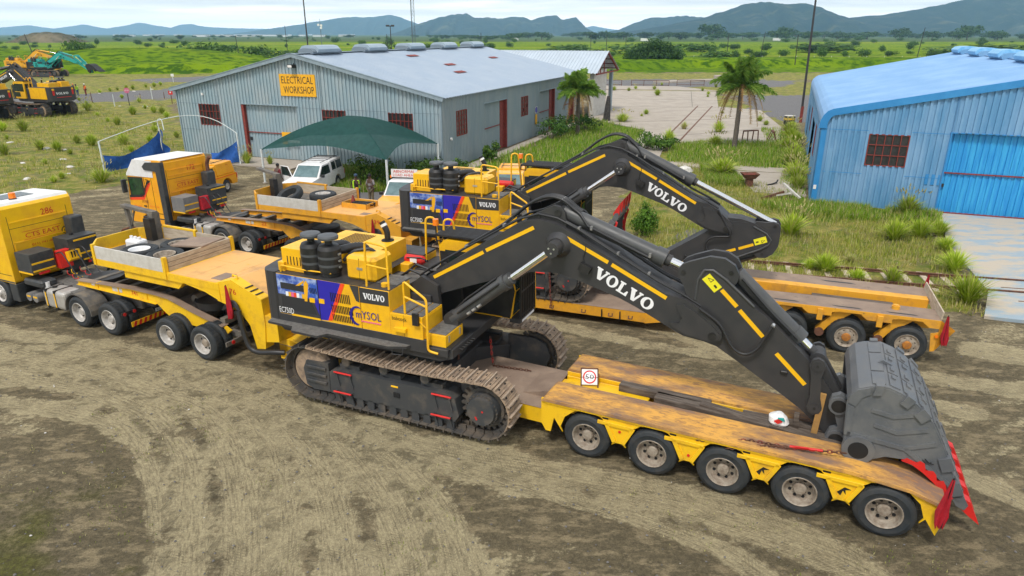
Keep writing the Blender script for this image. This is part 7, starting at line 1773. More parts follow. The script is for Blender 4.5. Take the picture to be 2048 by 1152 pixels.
# shrubs of the far plain: individuals, many of them only a few pixels high
rnd = random.Random(77)
def gxy(px_, py_, z=0.0):
    r_y = math.cos(PITCH) + (576 - py_) / 1365 * math.sin(PITCH); r_z = -math.sin(PITCH) + (576 - py_) / 1365 * math.cos(PITCH); t = (z - 9) / r_z
    return (px_ - 1024) / 1365 * t, r_y * t
cnt = 0
for _ in range(230):
    y = 280 * (1500 / 280) ** (rnd.random() ** 1.25); x = rnd.uniform(-.82, .86) * y
    if abs(x / y + .12) < .28 and y < 300: continue
    s = rnd.choice((1.6, 2.0, 2.6, 3.4)) * (1 + y / 1500); bush(x, y, s * rnd.uniform(.8, 1.3), s * rnd.uniform(1.3, 2.6), _, 'dark green thorn bush dotted over the far green plain', 'bushes dotted over the far plain')
# big bushes and thickets that stand out
BIG = [(-98, 235, 5.2, 17, 'large dark thicket on the right shoulder of the green mound'), (-85, 240, 4.4, 12, 'dark round bush at the foot of the mound thicket'), (-71, 225, 3.2, 17, 'wide low bush in front of the mound thicket'), (-128, 212, 6.6, 9, 'single round bush on the face of the green mound'), (-165, 215, 3.2, 17, 'low dark bushes left of the leaning pole'), (-185, 230, 4.4, 14, 'dark bush at the far left below the mound'), (-145, 205, 2.6, 20, 'spreading low bush behind the yellow boom'),
       (-46, 176, 2.9, 8, 'dark bush just left of the grey workshop gable'), (-52, 300, 3.4, 12, 'dark bush by the brown roof behind the workshop'), (26, 330, 5.2, 34, 'broad dark thicket behind the far shed roof'), (57, 255, 3.6, 10, 'dark bush right of the big tree'), (75, 262, 3.8, 17, 'wide dark bush further right of the big tree'), (62, 345, 5, 38, 'long thicket behind the big tree'), (100, 390, 5.5, 30, 'thicket in the middle of the right plain'), (165, 380, 5.5, 44, 'long thicket on the right of the plain'), (185, 250, 3.4, 12, 'single bush near the right pole'), (215, 330, 5, 60, 'thicket band at the far right'), (150, 232, 2.6, 8, 'small bush beside the right fence')]
for i, (x, y, h, w, l) in enumerate(BIG): bush(x, y, h, w, i, l, 'thickets on the plain', z=(1.8 if -130 < x < -65 and y > 200 and y < 245 else 0), name='thicket')
# belt of tall trees before the mountains
TREES = []
for s in range(3):
    rnd = random.Random(90 + s); lobes = [((rnd.uniform(-.45, .45), rnd.uniform(-.4, .4), rnd.uniform(.28, .8)), (rnd.uniform(.25, .42), rnd.uniform(.25, .42), rnd.uniform(.18, .28))) for _ in range(8)]
    C = MB(); clump_foliage(C, rnd, lobes, 620, .07, LTREE)
    T = MB(); T.tube([(0, 0, 0), (.02, 0, .3), (-.02, .02, .6)], [.035, .028, .015], BARK, 6)
    for l in lobes[:4]: T.tube([(0, 0, .32), tuple(Vector(l[0]) * .6 + Vector((0, 0, .15))), l[0]], [.02, .012, .006], BARK, 5)
    TREES.append((mesh_only(T, 'trunk'), mesh_only(C, 'crown')))
def tree(x, y, h, w, k, label, group=None, name='tree', z=0):
    o = thing(name, label, 'tree', (x, y, z), (x * 31 + y) % 360, group); o.scale = (w, w, h)
    for nm, me in zip(('trunk', 'crown'), TREES[k % 3]): c = bpy.data.objects.new(nm, me); COL.objects.link(c); c.parent = o
    return o
rnd = random.Random(5)
for i in range(230):
    y = rnd.uniform(1100, 2400); x = rnd.uniform(-.12, .82) * y if rnd.random() < .84 else rnd.uniform(-.8, -.1) * y; h = rnd.uniform(8, 14) * (1.1 if x > 0 else .6); tree(x, y, h, h * rnd.uniform(1.4, 2.6), i, 'dark tree in the long belt below the mountains', 'trees of the belt below the mountains', 'belt_tree')
for x, y, h, w, l in ((330, 1200, 27, 34, 'tall broad tree standing above the belt below the big mountain'), (470, 1250, 22, 26, 'rounded tree right of the tallest belt tree'), (720, 1150, 24, 30, 'wide tree above the belt at the far right'), (640, 1200, 20, 26, 'tree left of the far right belt tree')): tree(x, y, h, w, 1, l, None, 'belt_tree')
# the big shade tree beyond the yard
def big_tree():
    root = thing('shade_tree', 'big dense dark green tree standing beyond the concrete yard', 'tree', (42, 215, 0)); rnd = random.Random(8)
    T = MB(); T.tube([(0, 0, 0), (.2, 0, 1.4), (-.1, .2, 2.8)], [.5, .42, .3], BARK, 9)
    lobes = [((-5.2, 0, 3.2), (3.0, 2.6, 2.0)), ((-2.6, .5, 4.8), (3.2, 2.8, 2.0)), ((.4, 0, 5.9), (3.4, 3.0, 2.0)), ((3.4, .3, 4.9), (3.2, 2.8, 2.0)), ((6.0, 0, 3.6), (2.8, 2.5, 1.8)), ((-.5, -1.5, 3.0), (4.6, 2.6, 2.1)), ((3.6, -1.2, 2.5), (3.2, 2.2, 1.8)), ((-4.0, -1, 1.8), (2.8, 2.2, 1.5)), ((7.8, .2, 2.4), (1.6, 1.5, 1.1)), ((-7.3, .3, 2.4), (1.7, 1.5, 1.2))]
    for l in lobes: T.tube([(0, .1, 1.8), tuple(Vector(l[0]) * .55 + Vector((0, 0, .9))), l[0]], [.22, .13, .05], BARK, 6)
    T.build('trunk', root); C = MB(); clump_foliage(C, rnd, lobes, 6500, .30, LTREE); C.build('crown', root)
big_tree()
def palm(loc, h, label, fr, dead, R, seed, lean=.2):
    root = thing('palm_tree', label, 'palm', loc); rnd = random.Random(seed)
    T = MB(); pts = [(lean * (t - .5 * t * t) * .6, 0, h * t) for t in np.linspace(0, 1, 12)]; T.tube(pts, [.21 - .05 * t + .015 * (i % 2) for i, t in enumerate(np.linspace(0, 1, 12))], BARK, 10)
    for i in range(1, 24): z = h * i / 24; T.lathe([(.175, -.03), (.20, 0), (.175, .03)], (lean * (i / 24 - .5 * (i / 24) ** 2) * .6, 0, z), (0, 0, 1), BARK, 10)
    T.build('trunk', root); tp = Vector(pts[-1])
    def frond(M, az, el, Ln, m, droop, leaf, nl=30):
        d = Vector((math.cos(az), math.sin(az), 0)); pp = []
        for k in range(13): t = k / 12; pp.append(tp + d * (Ln * t * math.cos(el) * (1 - .25 * droop * t)) + Vector((0, 0, Ln * (t * math.sin(el) - droop * t * t))))
        M.tube([tuple(p) for p in pp], [.03 * (1 - .8 * k / 12) + .004 for k in range(13)], m, 4, False)
        sd = Vector((-d.y, d.x, 0))
        for k in range(nl):
            t = .14 + .86 * k / nl; i = min(11, int(t * 12)); p = pp[i].lerp(pp[i + 1], t * 12 - i); tg = (pp[i + 1] - pp[i]).normalized(); l = leaf * (.5 + math.sin(math.pi * min(1, t * .9 + .08)) * .7)
            for q in (-1, 1):
                for _ in range(2):
                    v = (sd * q * rnd.uniform(.55, .95) + tg * rnd.uniform(.2, .6) + Vector((0, 0, rnd.uniform(-.7, .35)))).normalized() * l * rnd.uniform(.75, 1.1); n2 = tg * .022
                    M.add([p - n2, p + n2, p + v * .6 + n2 * .8 + Vector((0, 0, -.02)), p + v + Vector((0, 0, -.22 * l))], [(0, 1, 2, 3)], m)
    C = MB()
    for k in range(fr): frond(C, 6.283 * k / fr + rnd.uniform(-.2, .2), rad(rnd.choice((84, 72, 60, 45, 30, 12))), R * rnd.uniform(.85, 1.1), LPALM, rnd.uniform(.28, .52), .62, 40)
    C.build('crown', root); Dd = MB()
    for k in range(dead): frond(Dd, 6.283 * k / dead + rnd.uniform(-.3, .3), rad(rnd.uniform(-10, 25)), R * rnd.uniform(.7, 1.0), LDEAD, rnd.uniform(1.0, 1.25), .34, 30)
    Dd.build('dead_fronds', root)
palm((18.62, 57.73, 0), 5.1, 'taller palm with hanging brown fronds in front of the concrete yard', 34, 12, 3.3, 1)
palm((6.3, 66.5, 0), 4.1, 'smaller palm with drooping fronds beside the grey workshop wall', 28, 11, 2.8, 2, -.2)
def shrub(loc, h, w, m, n, leaf, label, seed, cone=False, name='shrub'):
    root = thing(name, label, 'shrub', loc); rnd = random.Random(seed)
    lobes = [((rnd.uniform(-.4, .4) * w, rnd.uniform(-.4, .4) * w, h * rnd.uniform(.25, .75)), (w * .32, w * .32, h * .25)) for _ in range(9)]
    if cone: lobes = [((0, 0, h * .3), (w * .5, w * .5, h * .3)), ((.05, 0, h * .55), (w * .4, w * .4, h * .3)), ((0, .05, h * .8), (w * .22, w * .22, h * .25)), ((w * .3, 0, h * .45), (w * .25, w * .25, h * .3)), ((-w * .3, 0, h * .4), (w * .25, w * .25, h * .3))]
    T = MB()
    for l in lobes: T.tube([(0, 0, 0), tuple(Vector(l[0]) * .6), l[0]], [.03, .02, .008], BARK, 5)
    T.build('stem', root); C = MB(); clump_foliage(C, rnd, lobes, n, leaf, m); C.build('foliage', root)
shrub((6.3, 31.4, 0), 1.65, 1.25, LLIME, 2600, .055, 'small bright green pine-like shrub beyond the red bucket teeth', 1, True)
for i, (x, y, h, w, l) in enumerate(((-8.9, 43.2, 1.9, 2.4, 'leafy green shrub under the middle of the shade canopy'), (-7.0, 42.6, 1.2, 2.4, 'low leafy shrub behind the two standing men'), (-6.0, 45.0, 1.4, 2.2, 'green shrub beside the front white canopy pole'), (5.0, 66.0, 2.3, 3.0, 'dense green shrub around the foot of the smaller palm'), (3.6, 63.2, 1.9, 2.4, 'green shrub against the grey side wall near the notice'), (7.4, 69.5, 1.7, 2.8, 'leafy shrub right of the smaller palm'), (11.0, 57, 1.5, 2.6, 'weedy shrub behind the far boom hoses'), (12.8, 56.2, 1.1, 2.0, 'low weedy shrub at the edge of the lush grass'), (-1.6, 51.2, 1.7, 1.0, 'narrow green weed beside the first side door'), (-3.7, 46.0, 1.3, 1.3, 'weed clump at the near corner of the grey workshop'))): shrub((x, y, 0), h, w, LBUSH if i in (3, 4, 5) else LTUFT2, 900, .10, l, 20 + i)
# ------------------------------------------------------------------ poles, posts and yard clutter
def pole(loc, h, r, label, name='utility_pole', m=POLED, lean=(0, 0), cross=False, group=None, cat='pole'):
    root = thing(name, label, cat, loc, 0, group); M = MB(); M.cyl((0, 0, 0), (lean[0], lean[1], h), r, m, r1=r * .7, n=8); M.build('shaft', root)
    if cross: C = MB(); C.box(lean[0] - .9, lean[0] + .9, lean[1] - .05, lean[1] + .05, h - .5, h - .38, m); C.build('crossarm', root)
    return root
def floodpole(loc, h, r, label, s=1.0):
    root = pole(loc, h, r, label, 'floodlight_pole', cat='light pole')
    for sy in (-1, 1): M = MB(); M.obox((sy * .75 * s, -.15, h + .05), (1.1 * s, .5 * s, .35 * s), (25, 0, 0), POLED); M.bar((0, 0, h - .1), (sy * .75 * s, 0, h), .1, .1, POLED); M.build('lamp_head', root)
floodpole((-42.3, 150, 0), 15.8, .17, 'tall floodlight pole rising behind the ridge of the grey workshop', .9)
floodpole((-30.5, 183, 0), 10.9, .14, 'shorter floodlight pole behind the middle of the workshop roof', .8)
pole((31.3, 75.7, 0), 13.2, .14, 'tall leaning dark pole with red base beside the blue shed', 'mast_pole', lean=(-.25, 0)); M = MB(); M.cyl((0, 0, 0), (0, 0, 1.7), .16, RUSTRED, n=10)
bpy.data.objects['mast_pole']
M.build('painted_base', bpy.data.objects['mast_pole'])
def lattice(loc, h, w, label):
    root = thing('lattice_tower', label, 'radio tower', loc, 15); M = MB(); P = [(w, 0), (-w / 2, w * .87), (-w / 2, -w * .87)]
    for p in P: M.cyl((*p, 0), (*p, h), .055, GALVD, n=6)
    k = int(h / .9)
    for i in range(k):
        for j in range(3):
            a, b = P[j], P[(j + 1) % 3]; M.bar((*a, i * .9), (*b, (i + 1) * .9), .04, .04, GALVD); M.bar((*a, i * .9), (*b, i * .9), .035, .035, GALVD)
    M.build('mast', root)
GALVD = mat('weathered_galvanised', (0.10, 0.13, 0.16), 0.6)
lattice((-25.8, 190, 0), 26, .52, 'slim lattice radio tower rising above the workshop roof')
r_ = thing('telecom_mast', 'distant telecom mast with round white dishes', 'radio tower', (-101, 385, 0)); M = MB(); M.cyl((0, 0, 0), (0, 0, 16.5), .25, GALVD, r1=.12, n=6); M.build('mast', r_)
for dx, z in ((-.9, 13.5), (.6, 13.2), (.4, 12.0)): M = MB(); M.cyl((dx, -.2, z), (dx, -.5, z), .6, WHITE, n=14); M.build('dish', r_)
for x, y, h, l, lean in ((-132, 200, 9.0, 'leaning dark pole on the green mound at far left', (-2.0, 0)), (-119.2, 314.5, 8.3, 'thin pole in the green plain left of the workshop', (-.4, 0)), (-116.5, 374.7, 12.9, 'tall thin pole left of the floodlight pole', (0, 0)), (-14.5, 340, 9.6, 'short mast behind the second ventilator', (0, 0)), (47.1, 433, 8.6, 'dark pole above the second shed roof', (0, 0)), (48.8, 374, 8.6, 'dark pole right of the second shed roof', (0, 0)), (114.7, 385, 9.2, 'dark pole right of the big tree', (0, 0)), (119.3, 346, 10, 'leaning dark pole behind the taller palm', (1.0, 0)), (81, 205.4, 8.8, 'dark pole at the reed bank left of the mast', (-.2, 0)), (149, 265, 11.2, 'dark pole beyond the blue shed roof', (.9, 0)), (66, 420, 8, 'thin pole above the big tree', (0, 0)), (-62, 360, 9, 'thin pole near the telecom mast', (0, 0))): pole((x, y, 0), h, .10 + y / 5000, l, lean=lean, group='poles across the plain')
def signpost(loc, h, label, board, m, rz=0, pm=POLEW, name='sign_post'):
    root = thing(name, label, 'sign', loc, rz); M = MB(); M.cyl((0, 0, 0), (0, 0, h), .05, pm, n=8); M.build('post', root)
    if board == 'oct':
        M = MB(); M.cyl((0, -.06, h), (0, -.1, h), .36, m, n=8); text(M, 'STOP', (-.26, -.10, h - .09), (1, 0, 0), (0, 0, 1), .52, .18, WHITEDEC); M.build('board', root)
    elif board: M = MB(); M.box(-.28, .28, -.08, -.03, h - .35, h + .15, m); M.box(-.1, .1, -.09, -.08, h - .15, h, WHITE); M.build('board', root)
signpost((-51, 93.8, 0), 2.0, 'faded pink stop sign on a dark post in the left field', 'oct', mat('faded_stop', (0.55, 0.12, 0.22), .6), 10, POLED)
signpost((-46.6, 96.6, 0), 1.6, 'red box sign on a rusty post near the workshop corner', 'box', RED, 0, RUST)
signpost((-67, 140.8, 0), 1.5, 'small white sign post far out on the left track', 'box', WHITE)
for x, y, h, l, m in ((-52.6, 93.1, 1.6, 'pale grey post left of the stop sign', POLEW), (-58.8, 98.7, 1.4, 'dark short post beside the left track', RUST), (-52.7, 103.4, 1.8, 'white topped post behind the stop sign', POLEW), (-51.3, 104.2, 1.0, 'short dark post between stop sign and red box', RUST), (-54.2, 103, .9, 'thin dark fence post left of the white topped one', RUST)): pole((x, y, 0), h, .06, l, 'marker_post', m)
def fence(a, b, label, nm='pipe_fence'):
    root = thing(nm, label, 'fence', (*a, 0)); d = Vector((b[0] - a[0], b[1] - a[1], 0)); n = max(1, int(d.length / 2.2)); M = MB(); M.tube([(0, 0, 1.05), (d.x, d.y, 1.05)], .05, RUST, 6); M.tube([(0, 0, .25), (d.x, d.y, .25)], .04, RUST, 6); M.build('rail', root)
    for i in range(n + 1): M = MB(); p = d * i / n; M.cyl((p.x, p.y, 0), (p.x, p.y, 1.05), .05, RUST, n=6); M.build('post', root)
fence((15.6, 131), (20.2, 131), 'rusty pipe railing at the back of the yard, leftmost section'); fence((22, 131), (28.6, 129.5), 'rusty pipe railing at the back of the yard, middle section'); fence((30.4, 131), (35.4, 131), 'rusty pipe railing at the back of the yard, right section')
def wire_fence():
    root = thing('wire_fence', 'long wire fence with thin posts across the right of the plain', 'fence', (60, 262, 0)); M = MB()
    for z in (.5, 1.0, 1.5): M.tube([(0, 0, z), (150, -14, z)], .025, GALVD, 4)
    M.build('wire', root)
    for i in range(26): M = MB(); M.cyl((i * 6, -i * .56, 0), (i * 6, -i * .56, 1.7), .06, POLEW, n=5); M.build('post', root)
wire_fence()
M = MB(); M.tube([(0, 0, 0), (.03, 0, .9), (.08, .02, 1.7), (.10, 0, 2.7)], [.42, .36, .30, .16], BLKW := mat('charred_wood', (0.025, 0.023, 0.024), .9, col2=(.09, .08, .075), nscale=6, amount=.8, bump=.6), 9); tag(M.build('burnt_stump', None, 0, (10.37, 76.57, 0)), 'charred black tree stump at the edge of the concrete yard', 'stump')
r_ = thing('oil_drum', 'black oil drum with a yellow band near the blue shed corner', 'drum', (29, 73, 0)); M = MB(); M.cyl((0, 0, 0), (0, 0, 1.0), .55, EXB, n=20); M.build('body', r_); M = MB(); M.lathe([(.56, .62), (.57, .64), (.57, .76), (.56, .78)], (0, 0, 0), (0, 0, 1), YDEC, 20); M.cyl((0, 0, 1.0), (0, 0, 1.02), .56, PLANKG, n=20); M.build('band', r_)
r_ = thing('steel_stand', 'rusty square-topped iron stand on the concrete pad', 'stand', (14.75, 42.1, .1)); M = MB(); M.prism([(-.22, 0), (.22, 0), (.18, .55), (-.18, .55)], -.18, .18, RUST); M.build('pedestal', r_); M = MB()
M.add([(-.28, -.25, .5), (.28, -.25, .5), (.28, .25, .5), (-.28, .25, .5), (-.5, -.42, .82), (.5, -.42, .82), (.5, .42, .82), (-.5, .42, .82)], [(3, 2, 1, 0), (0, 1, 5, 4), (1, 2, 6, 5), (2, 3, 7, 6), (3, 0, 4, 7)], RUST)
M.add([(-.44, -.37, .72), (.44, -.37, .72), (.44, .37, .72), (-.44, .37, .72)], [(0, 1, 2, 3)], RUSTRED); M.build('tray', r_)
def trestle(loc, rz, label, bench=False):
    root = thing('trestle', label, 'trestle', loc, rz)
    for x in (-.55, .55):
        M = MB()
        for s in (-1, 1): M.bar((x, s * .38, 0), (x, s * .06 if not bench else s * .3, .85), .09, .06, RUST)
        M.build('leg', root)
    M = MB(); M.box(-.75, .75, -.1, .1, .82, .92, RUST); M.build('beam', root)
trestle((21.2, 61.6, .1), 20, 'rusty steel trestle on the concrete yard near the blue shed, left one', True); trestle((23.0, 61.2, .1), 75, 'rusty A-frame trestle beside the other one near the blue shed')
M = MB(); P = [(0, 0, .02), (.35, .1, .06), (.7, .35, .10), (.9, .65, .2)]; M.tube(P, .05, EXB, 6); tag(M.build('bent_pipe', None, 0, (16.0, 42.4, .1)), 'bent black pipe lying on the concrete pad right of the rusty stand', 'pipe')
r_ = thing('scrap_pile', 'pale steel channels and rusty plate leaning in the grass by the blue shed', 'scrap', (16.1, 38.4, 0)); M = MB(); M.bar((-.9, .9, .1), (-.35, -.3, .55), .14, .10, PLANKG); M.bar((-.2, 1.2, .8), (.35, -.1, .2), .14, .10, PLANKG); M.build('channel', r_); M = MB(); M.obox((0, -.1, .12), (1.0, .5, .05), (0, 6, 20), RUST); M.bar((-1.7, .3, .1), (-.3, .7, .4), .06, .16, RUST); M.build('plate', r_)
M = MB(); M.lathe([(0, .0), (.5, .02), (.62, .2), (.48, .42), (.2, .52), (0, .53)], (0, 0, 0), (0, 0, 1), STONE, 11); M.xf(lambda v: Vector((v.x * (1.25 + .2 * math.sin(v.y * 5)), v.y * .9, v.z * (1 + .15 * math.sin(v.x * 6))))); tag(M.build('boulder', None, 0, (11.6, 46.5, 0)), 'large pale boulder behind the far boom', 'boulder')
STN = [(-44.2, 60.8), (-38.8, 57.3), (-36.3, 50.7), (-34.2, 52.1), (-31.7, 48.9), (-30.4, 46.5), (-32.0, 44.7), (-48.2, 92.4), (-52.1, 93.4), (-66.3, 113.7), (-54.1, 89.4), (-37.0, 56.9), (-63, 118), (-62, 122), (-61, 127), (-60, 131)]
M = MB(); M.lathe([(0, 0), (.3, .01), (.36, .1), (.26, .2), (0, .24)], (0, 0, 0), (0, 0, 1), STONE, 9); M.xf(lambda v: Vector((v.x * 1.3 + .06 * math.sin(v.y * 9), v.y, v.z + .03 * math.sin(v.x * 8)))); st0 = mesh_only(M, 'painted_stone')
for i, (x, y) in enumerate(STN): o = bpy.data.objects.new('painted_stone', st0); COL.objects.link(o); o.location = (x, y, -.02); o.rotation_euler = (0, 0, i * 1.3); o.scale = (.62 + .2 * math.sin(i * 2.1),) * 3; tag(o, 'whitewashed stone lying in the dry grass of the left field', 'stone', 'whitewashed stones in the left field')
M = MB(); P = []
for i in range(13): P.append([(x_ := (i - 6) * .9, (j - 5) * 1.0, max(0, 1.3 * math.exp(-((i - 6) ** 2 / 9 + (j - 5) ** 2 / 7)) - .04)) for j in range(11)])
M.grid(P, GRAVM := mat('gravel_heap', (0.17, 0.165, 0.16), .95, col2=(.1, .1, .1), nscale=3, amount=.8, bump=.8)); g0 = M.build('gravel_heap', None, 0, (68, 143, 0)); tag(g0, 'grey gravel heap beyond the yard near the blue shed roof', 'gravel heap')
o = g0.copy(); COL.objects.link(o); o.location = (17.5, 146, 0); o.scale = (.9, .7, .6); o['label'] = 'low grey gravel heap just right of the second shed'
M = MB(); M.box(-3, 3, -.3, .3, 0, 1.3, PLANKG); tag(M.build('concrete_block_wall', None, 0, (78, 150, 0)), 'short pale block wall beyond the blue shed roof', 'wall')
M = MB(); M.box(-1.2, 1.2, -.6, .6, 0, 1.0, CONC); tag(M.build('concrete_block', None, .08, (43.2, 148, 0)), 'grey concrete block at the end of the ramp behind the palm', 'block')
r_ = thing('brick_building', 'low building with brown sheet roof behind the workshop gable', 'building', (-53, 196, 0), -15); M = MB(); M.box(-6, 6, -4, 4, 0, 2.6, RUST); M.build('wall', r_); M = MB(); M.prism([(-6.5, 2.6), (6.5, 2.6), (0, 4.7)], -4.5, 4.5, mat('brown_roof', (0.33, 0.17, 0.11), .7)); M.build('roof', r_)
# far white trucks and town sheds
for x, y, l in ((-15 + 18, 1000, 'far white truck on the road left of the big tree'), (-22 + 185, 900, 'far white truck on the road above the yard'), (345, 950, 'far white truck on the road right of the big tree')):
    r_ = thing('far_truck', l, 'truck', (x, y, 0)); M = MB(); M.box(-3.5, 3.5, -1.2, 1.2, 1.0, 4.0, WHITE); M.build('box_body', r_); M = MB(); M.box(3.7, 5.6, -1.2, 1.2, .7, 3.2, WHITE); M.build('cab', r_)
rnd = random.Random(12)
for i in range(42):
    y = rnd.uniform(2400, 5200); x = rnd.uniform(-.76, -.22) * y; w = rnd.uniform(14, 60); M = MB(); M.box(-w / 2, w / 2, -8, 8, 0, 5, WHITE if i % 3 else PLANKG); M.prism([(-w / 2, 5), (w / 2, 5), (w / 2 - 1, 8), (-w / 2 + 1, 8)], -8, 8, ROOFW if i % 2 else TRIMG); o = M.build('far_shed', None, 0, (x, y, 0)); tag(o, 'tiny pale building of the hazy town below the left hills', 'building', 'buildings of the far town')
# koppie behind the mound
M = MB(); P = []
for i in range(25):
    r = []
    for j in range(13): a = (i - 12) / 12; b = (j - 6) / 6; h = 11.5 * max(0, 1 - abs(a) ** 3.0) * max(0, 1 - b * b) ** .5 * (.85 + .15 * math.sin(i * 1.7)); r.append(((i - 12) * 2.6, (j - 6) * 5, h - .1))
    P.append(r)
M.grid(P, plain_mat('brown_rock_scrub', ((0.09, 0.075, 0.045), (0.14, 0.11, 0.07), (0.06, 0.06, 0.03), (0.2, 0.16, 0.1)))); tag(M.build('hill', None, 0, (-530, 830, 0)), kind='structure')
# ------------------------------------------------------------------ the two rigs
R1O, R1A = (1.655, 13.164), -25.9
R2O, R2A = (9.96, 18.57), -20.5
e1 = excavator(W(R1O, R1A, -4.55, 1.25, .15), -23.4, 'front crawler excavator on the near low-bed with its big grey bucket lowered', group='crawler excavators loaded on trailers')
lowbed((*R1O, 0), R1A, 'near yellow low-bed trailer with five rear axles under the front excavator', 1)
dolly(W(R1O, R1A, -13.2, -.27, 0), -25.2, 'near yellow two-axle jeep dolly between the yellow truck and the low-bed neck', TRL, '741')
truck((-12.21, 20.99, 0), -25.3, 'yellow truck tractor numbered 286 with white roof and orange beacon at the left edge', TRY, '286', 'plain')
e2 = excavator((.482, 23.676, .635), -20.0, 'rear crawler excavator on the far low-bed with its arm folded back under the boom', boom_rot=-.044, arm_rot=rad(246), buck_rot=rad(122), bscale=.88, group='crawler excavators loaded on trailers')
lowbed((*R2O, 0), R2A, 'far orange low-bed trailer with open swing-arm axles and a wooden tail board', 2)
dolly(W(R2O, R2A, -20.8, 1.25, 0), -24.0, 'far jeep dolly numbered 22 under the far low-bed neck', TRL2, '22')
truck((-10.87, 29.30, 0), -25.57, 'orange truck tractor numbered 172 with white roof and black side deflector', TRO, '172', 'deflector')
def place(o_, a_, x, y, z): return W(o_, a_, x, y, z)
rg1 = lambda x, y, z=0: W(R1O, R1A, x, y, z); rg2 = lambda x, y, z=0: W(R2O, R2A, x, y, z)
# flags
flag(rg1(-10.55, -.12, 1.55), 'long red flag hanging on the near gooseneck beside the number 76', .92, -.05, R1A, .2)
flag(rg1(6.80, -.14, .66), 'red flag at the near rear corner of the near low-bed beside the bucket teeth', 1.0, .05, R1A, .22)
flag(rg1(-16.6, 2.9, 2.1), 'red flag hanging on the loading arm at the front of the near tray', .7, 0, R1A, .2)
flag(rg2(2.5, -.06, .72), 'red flag at the near rear corner of the far low-bed', .85, -.04, R2A, .22)
flag(rg2(2.45, 3.05, 1.25), 'red flag at the far rear corner of the far low-bed', .55, 0, R2A, .16)
flag(rg2(-16.6, .8, 1.65), 'dark red flag beside the number 39 on the far gooseneck', .75, 0, R2A, .18)
# tray loads
def spare(loc, tilt, label, rim, rz=0, r=.56):
    root = thing('spare_wheel', label, 'tyre', loc, rz); root.rotation_euler = (rad(tilt), 0, rad(rz)); M = MB()
    M.lathe([(r * .55, .0), (r * .62, .24), (r * .8, .30), (r * .96, .26), (r, .18), (r, .08), (r * .95, .0), (r * .6, -.02)], (0, 0, .04), (0, 0, 1), TYRE, 30); M.build('tyre', root)
    if rim: M = MB(); M.lathe([(r * .57, .26), (r * .52, .24), (r * .46, .12), (r * .2, .10), (r * .2, .02)], (0, 0, .04), (0, 0, 1), rim, 24); M.cyl((0, 0, .03), (0, 0, .10), r * .46, DARKGAP, n=20); M.build('rim', root)
spare(rg1(-14.45, 1.62, 2.46), 0, 'flat spare wheel with rusty brown rim at the back of the near tray', RIM)
spare(rg1(-15.0, .62, 2.46), 0, 'spare wheel with white rim in the near corner of the near tray', WHITE)
spare(rg1(-13.85, .62, 2.46), 4, 'spare wheel with dusty rim against the cross board of the near tray', RIM)
M = MB(); M.obox((0, 0, 0), (1.25, 1.0, .05), (0, -4, 8), PLATE); tag(M.build('steel_plate', None, 0, rg1(-13.75, 1.75, 2.83), (0, 0, R1A)), 'brown steel plate lying over the spare wheel in the near tray', 'plate')
r_ = thing('plastic_container', 'white plastic jerrycan standing in the corner of the near tray', 'container', rg1(-15.7, 1.05, 2.45), R1A); M = MB(); M.box(-.3, .3, -.2, .2, 0, .42, WHITE); M.build('body', r_, .07, seg=2); M = MB()
for x in (-.2, -.02, .17): M.cyl((x, 0, .40), (x, 0, .5), .05, WHITE, n=10)
M.build('cap', r_)
N2 = lambda x, y, z: rg2(NECK2[0][0] + x * math.cos(rad(-3)) - y * math.sin(rad(-3)), NECK2[0][1] + x * math.sin(rad(-3)) + y * math.cos(rad(-3)), z)
spare(N2(-15.2, .85, 2.60), 27, 'black tyre lying tilted against the side of the far tray', None, R2A - 20)
spare(N2(-14.2, 1.6, 2.46), 0, 'pale spare wheel lying flat in the far tray', RIMW)
r_ = thing('traffic_cone', 'old orange-brown traffic cone in the well of the far gooseneck', 'cone', N2(-12.5, 1.35, 2.46), 0); M = MB(); M.cyl((0, 0, .03), (0, 0, .42), .13, RUSTRED, r1=.03, n=14); M.build('body', r_); M = MB(); M.box(-.17, .17, -.17, .17, 0, .03, EXB); M.build('base', r_)
M = MB(); rnd = random.Random(4)
for k in range(7): M.tube([(rnd.uniform(-.5, .5), rnd.uniform(-.2, .2), .05 + .02 * k) for _ in range(6)], .035, HOSE, 6)
tag(M.build('coiled_straps', None, 0, N2(-11.95, 1.3, 2.46), (0, 0, R2A)), 'heap of black straps in the well of the far gooseneck', 'straps')
# loader arm stands at the tray fronts
def jib(loc, rz, label, claw):
    root = thing('tyre_lift_arm', label, 'lifting arm', loc, rz); M = MB(); M.box(-.12, .12, -.14, .14, 0, 1.15, CHASSIS); M.box(-.16, .16, -.3, -.1, .1, 1.0, EXB); M.build('post', root); M = MB(); M.bar((.1, 0, 1.15), (-1.5, 0, 1.25), .22, .10, CHASSIS); M.build('beam', root)
    if claw:
        M = MB(); M.bar((-1.35, 0, 1.2), (-1.25, 0, .45), .12, .12, CHASSIS); M.bar((-.9, 0, 1.2), (-1.25, 0, .5), .04, .04, CHASSIS)
        for s in (-1, 0, 1): M.tube(round_pts([(-1.25, 0, .5), (-1.25 + s * .28, s * .2, .42), (-1.25 + s * .33, s * .25, -.05)], .12), .04, RUST, 6)
        M.build('claw', root)
jib(rg1(-16.45, 2.35, 2.2), R1A, 'steel tyre lifting arm with claw at the front of the near tray', True)
jib(N2(-16.55, 1.6, 2.2), R2A - 20, 'steel tyre lifting arm at the front of the far tray', False)
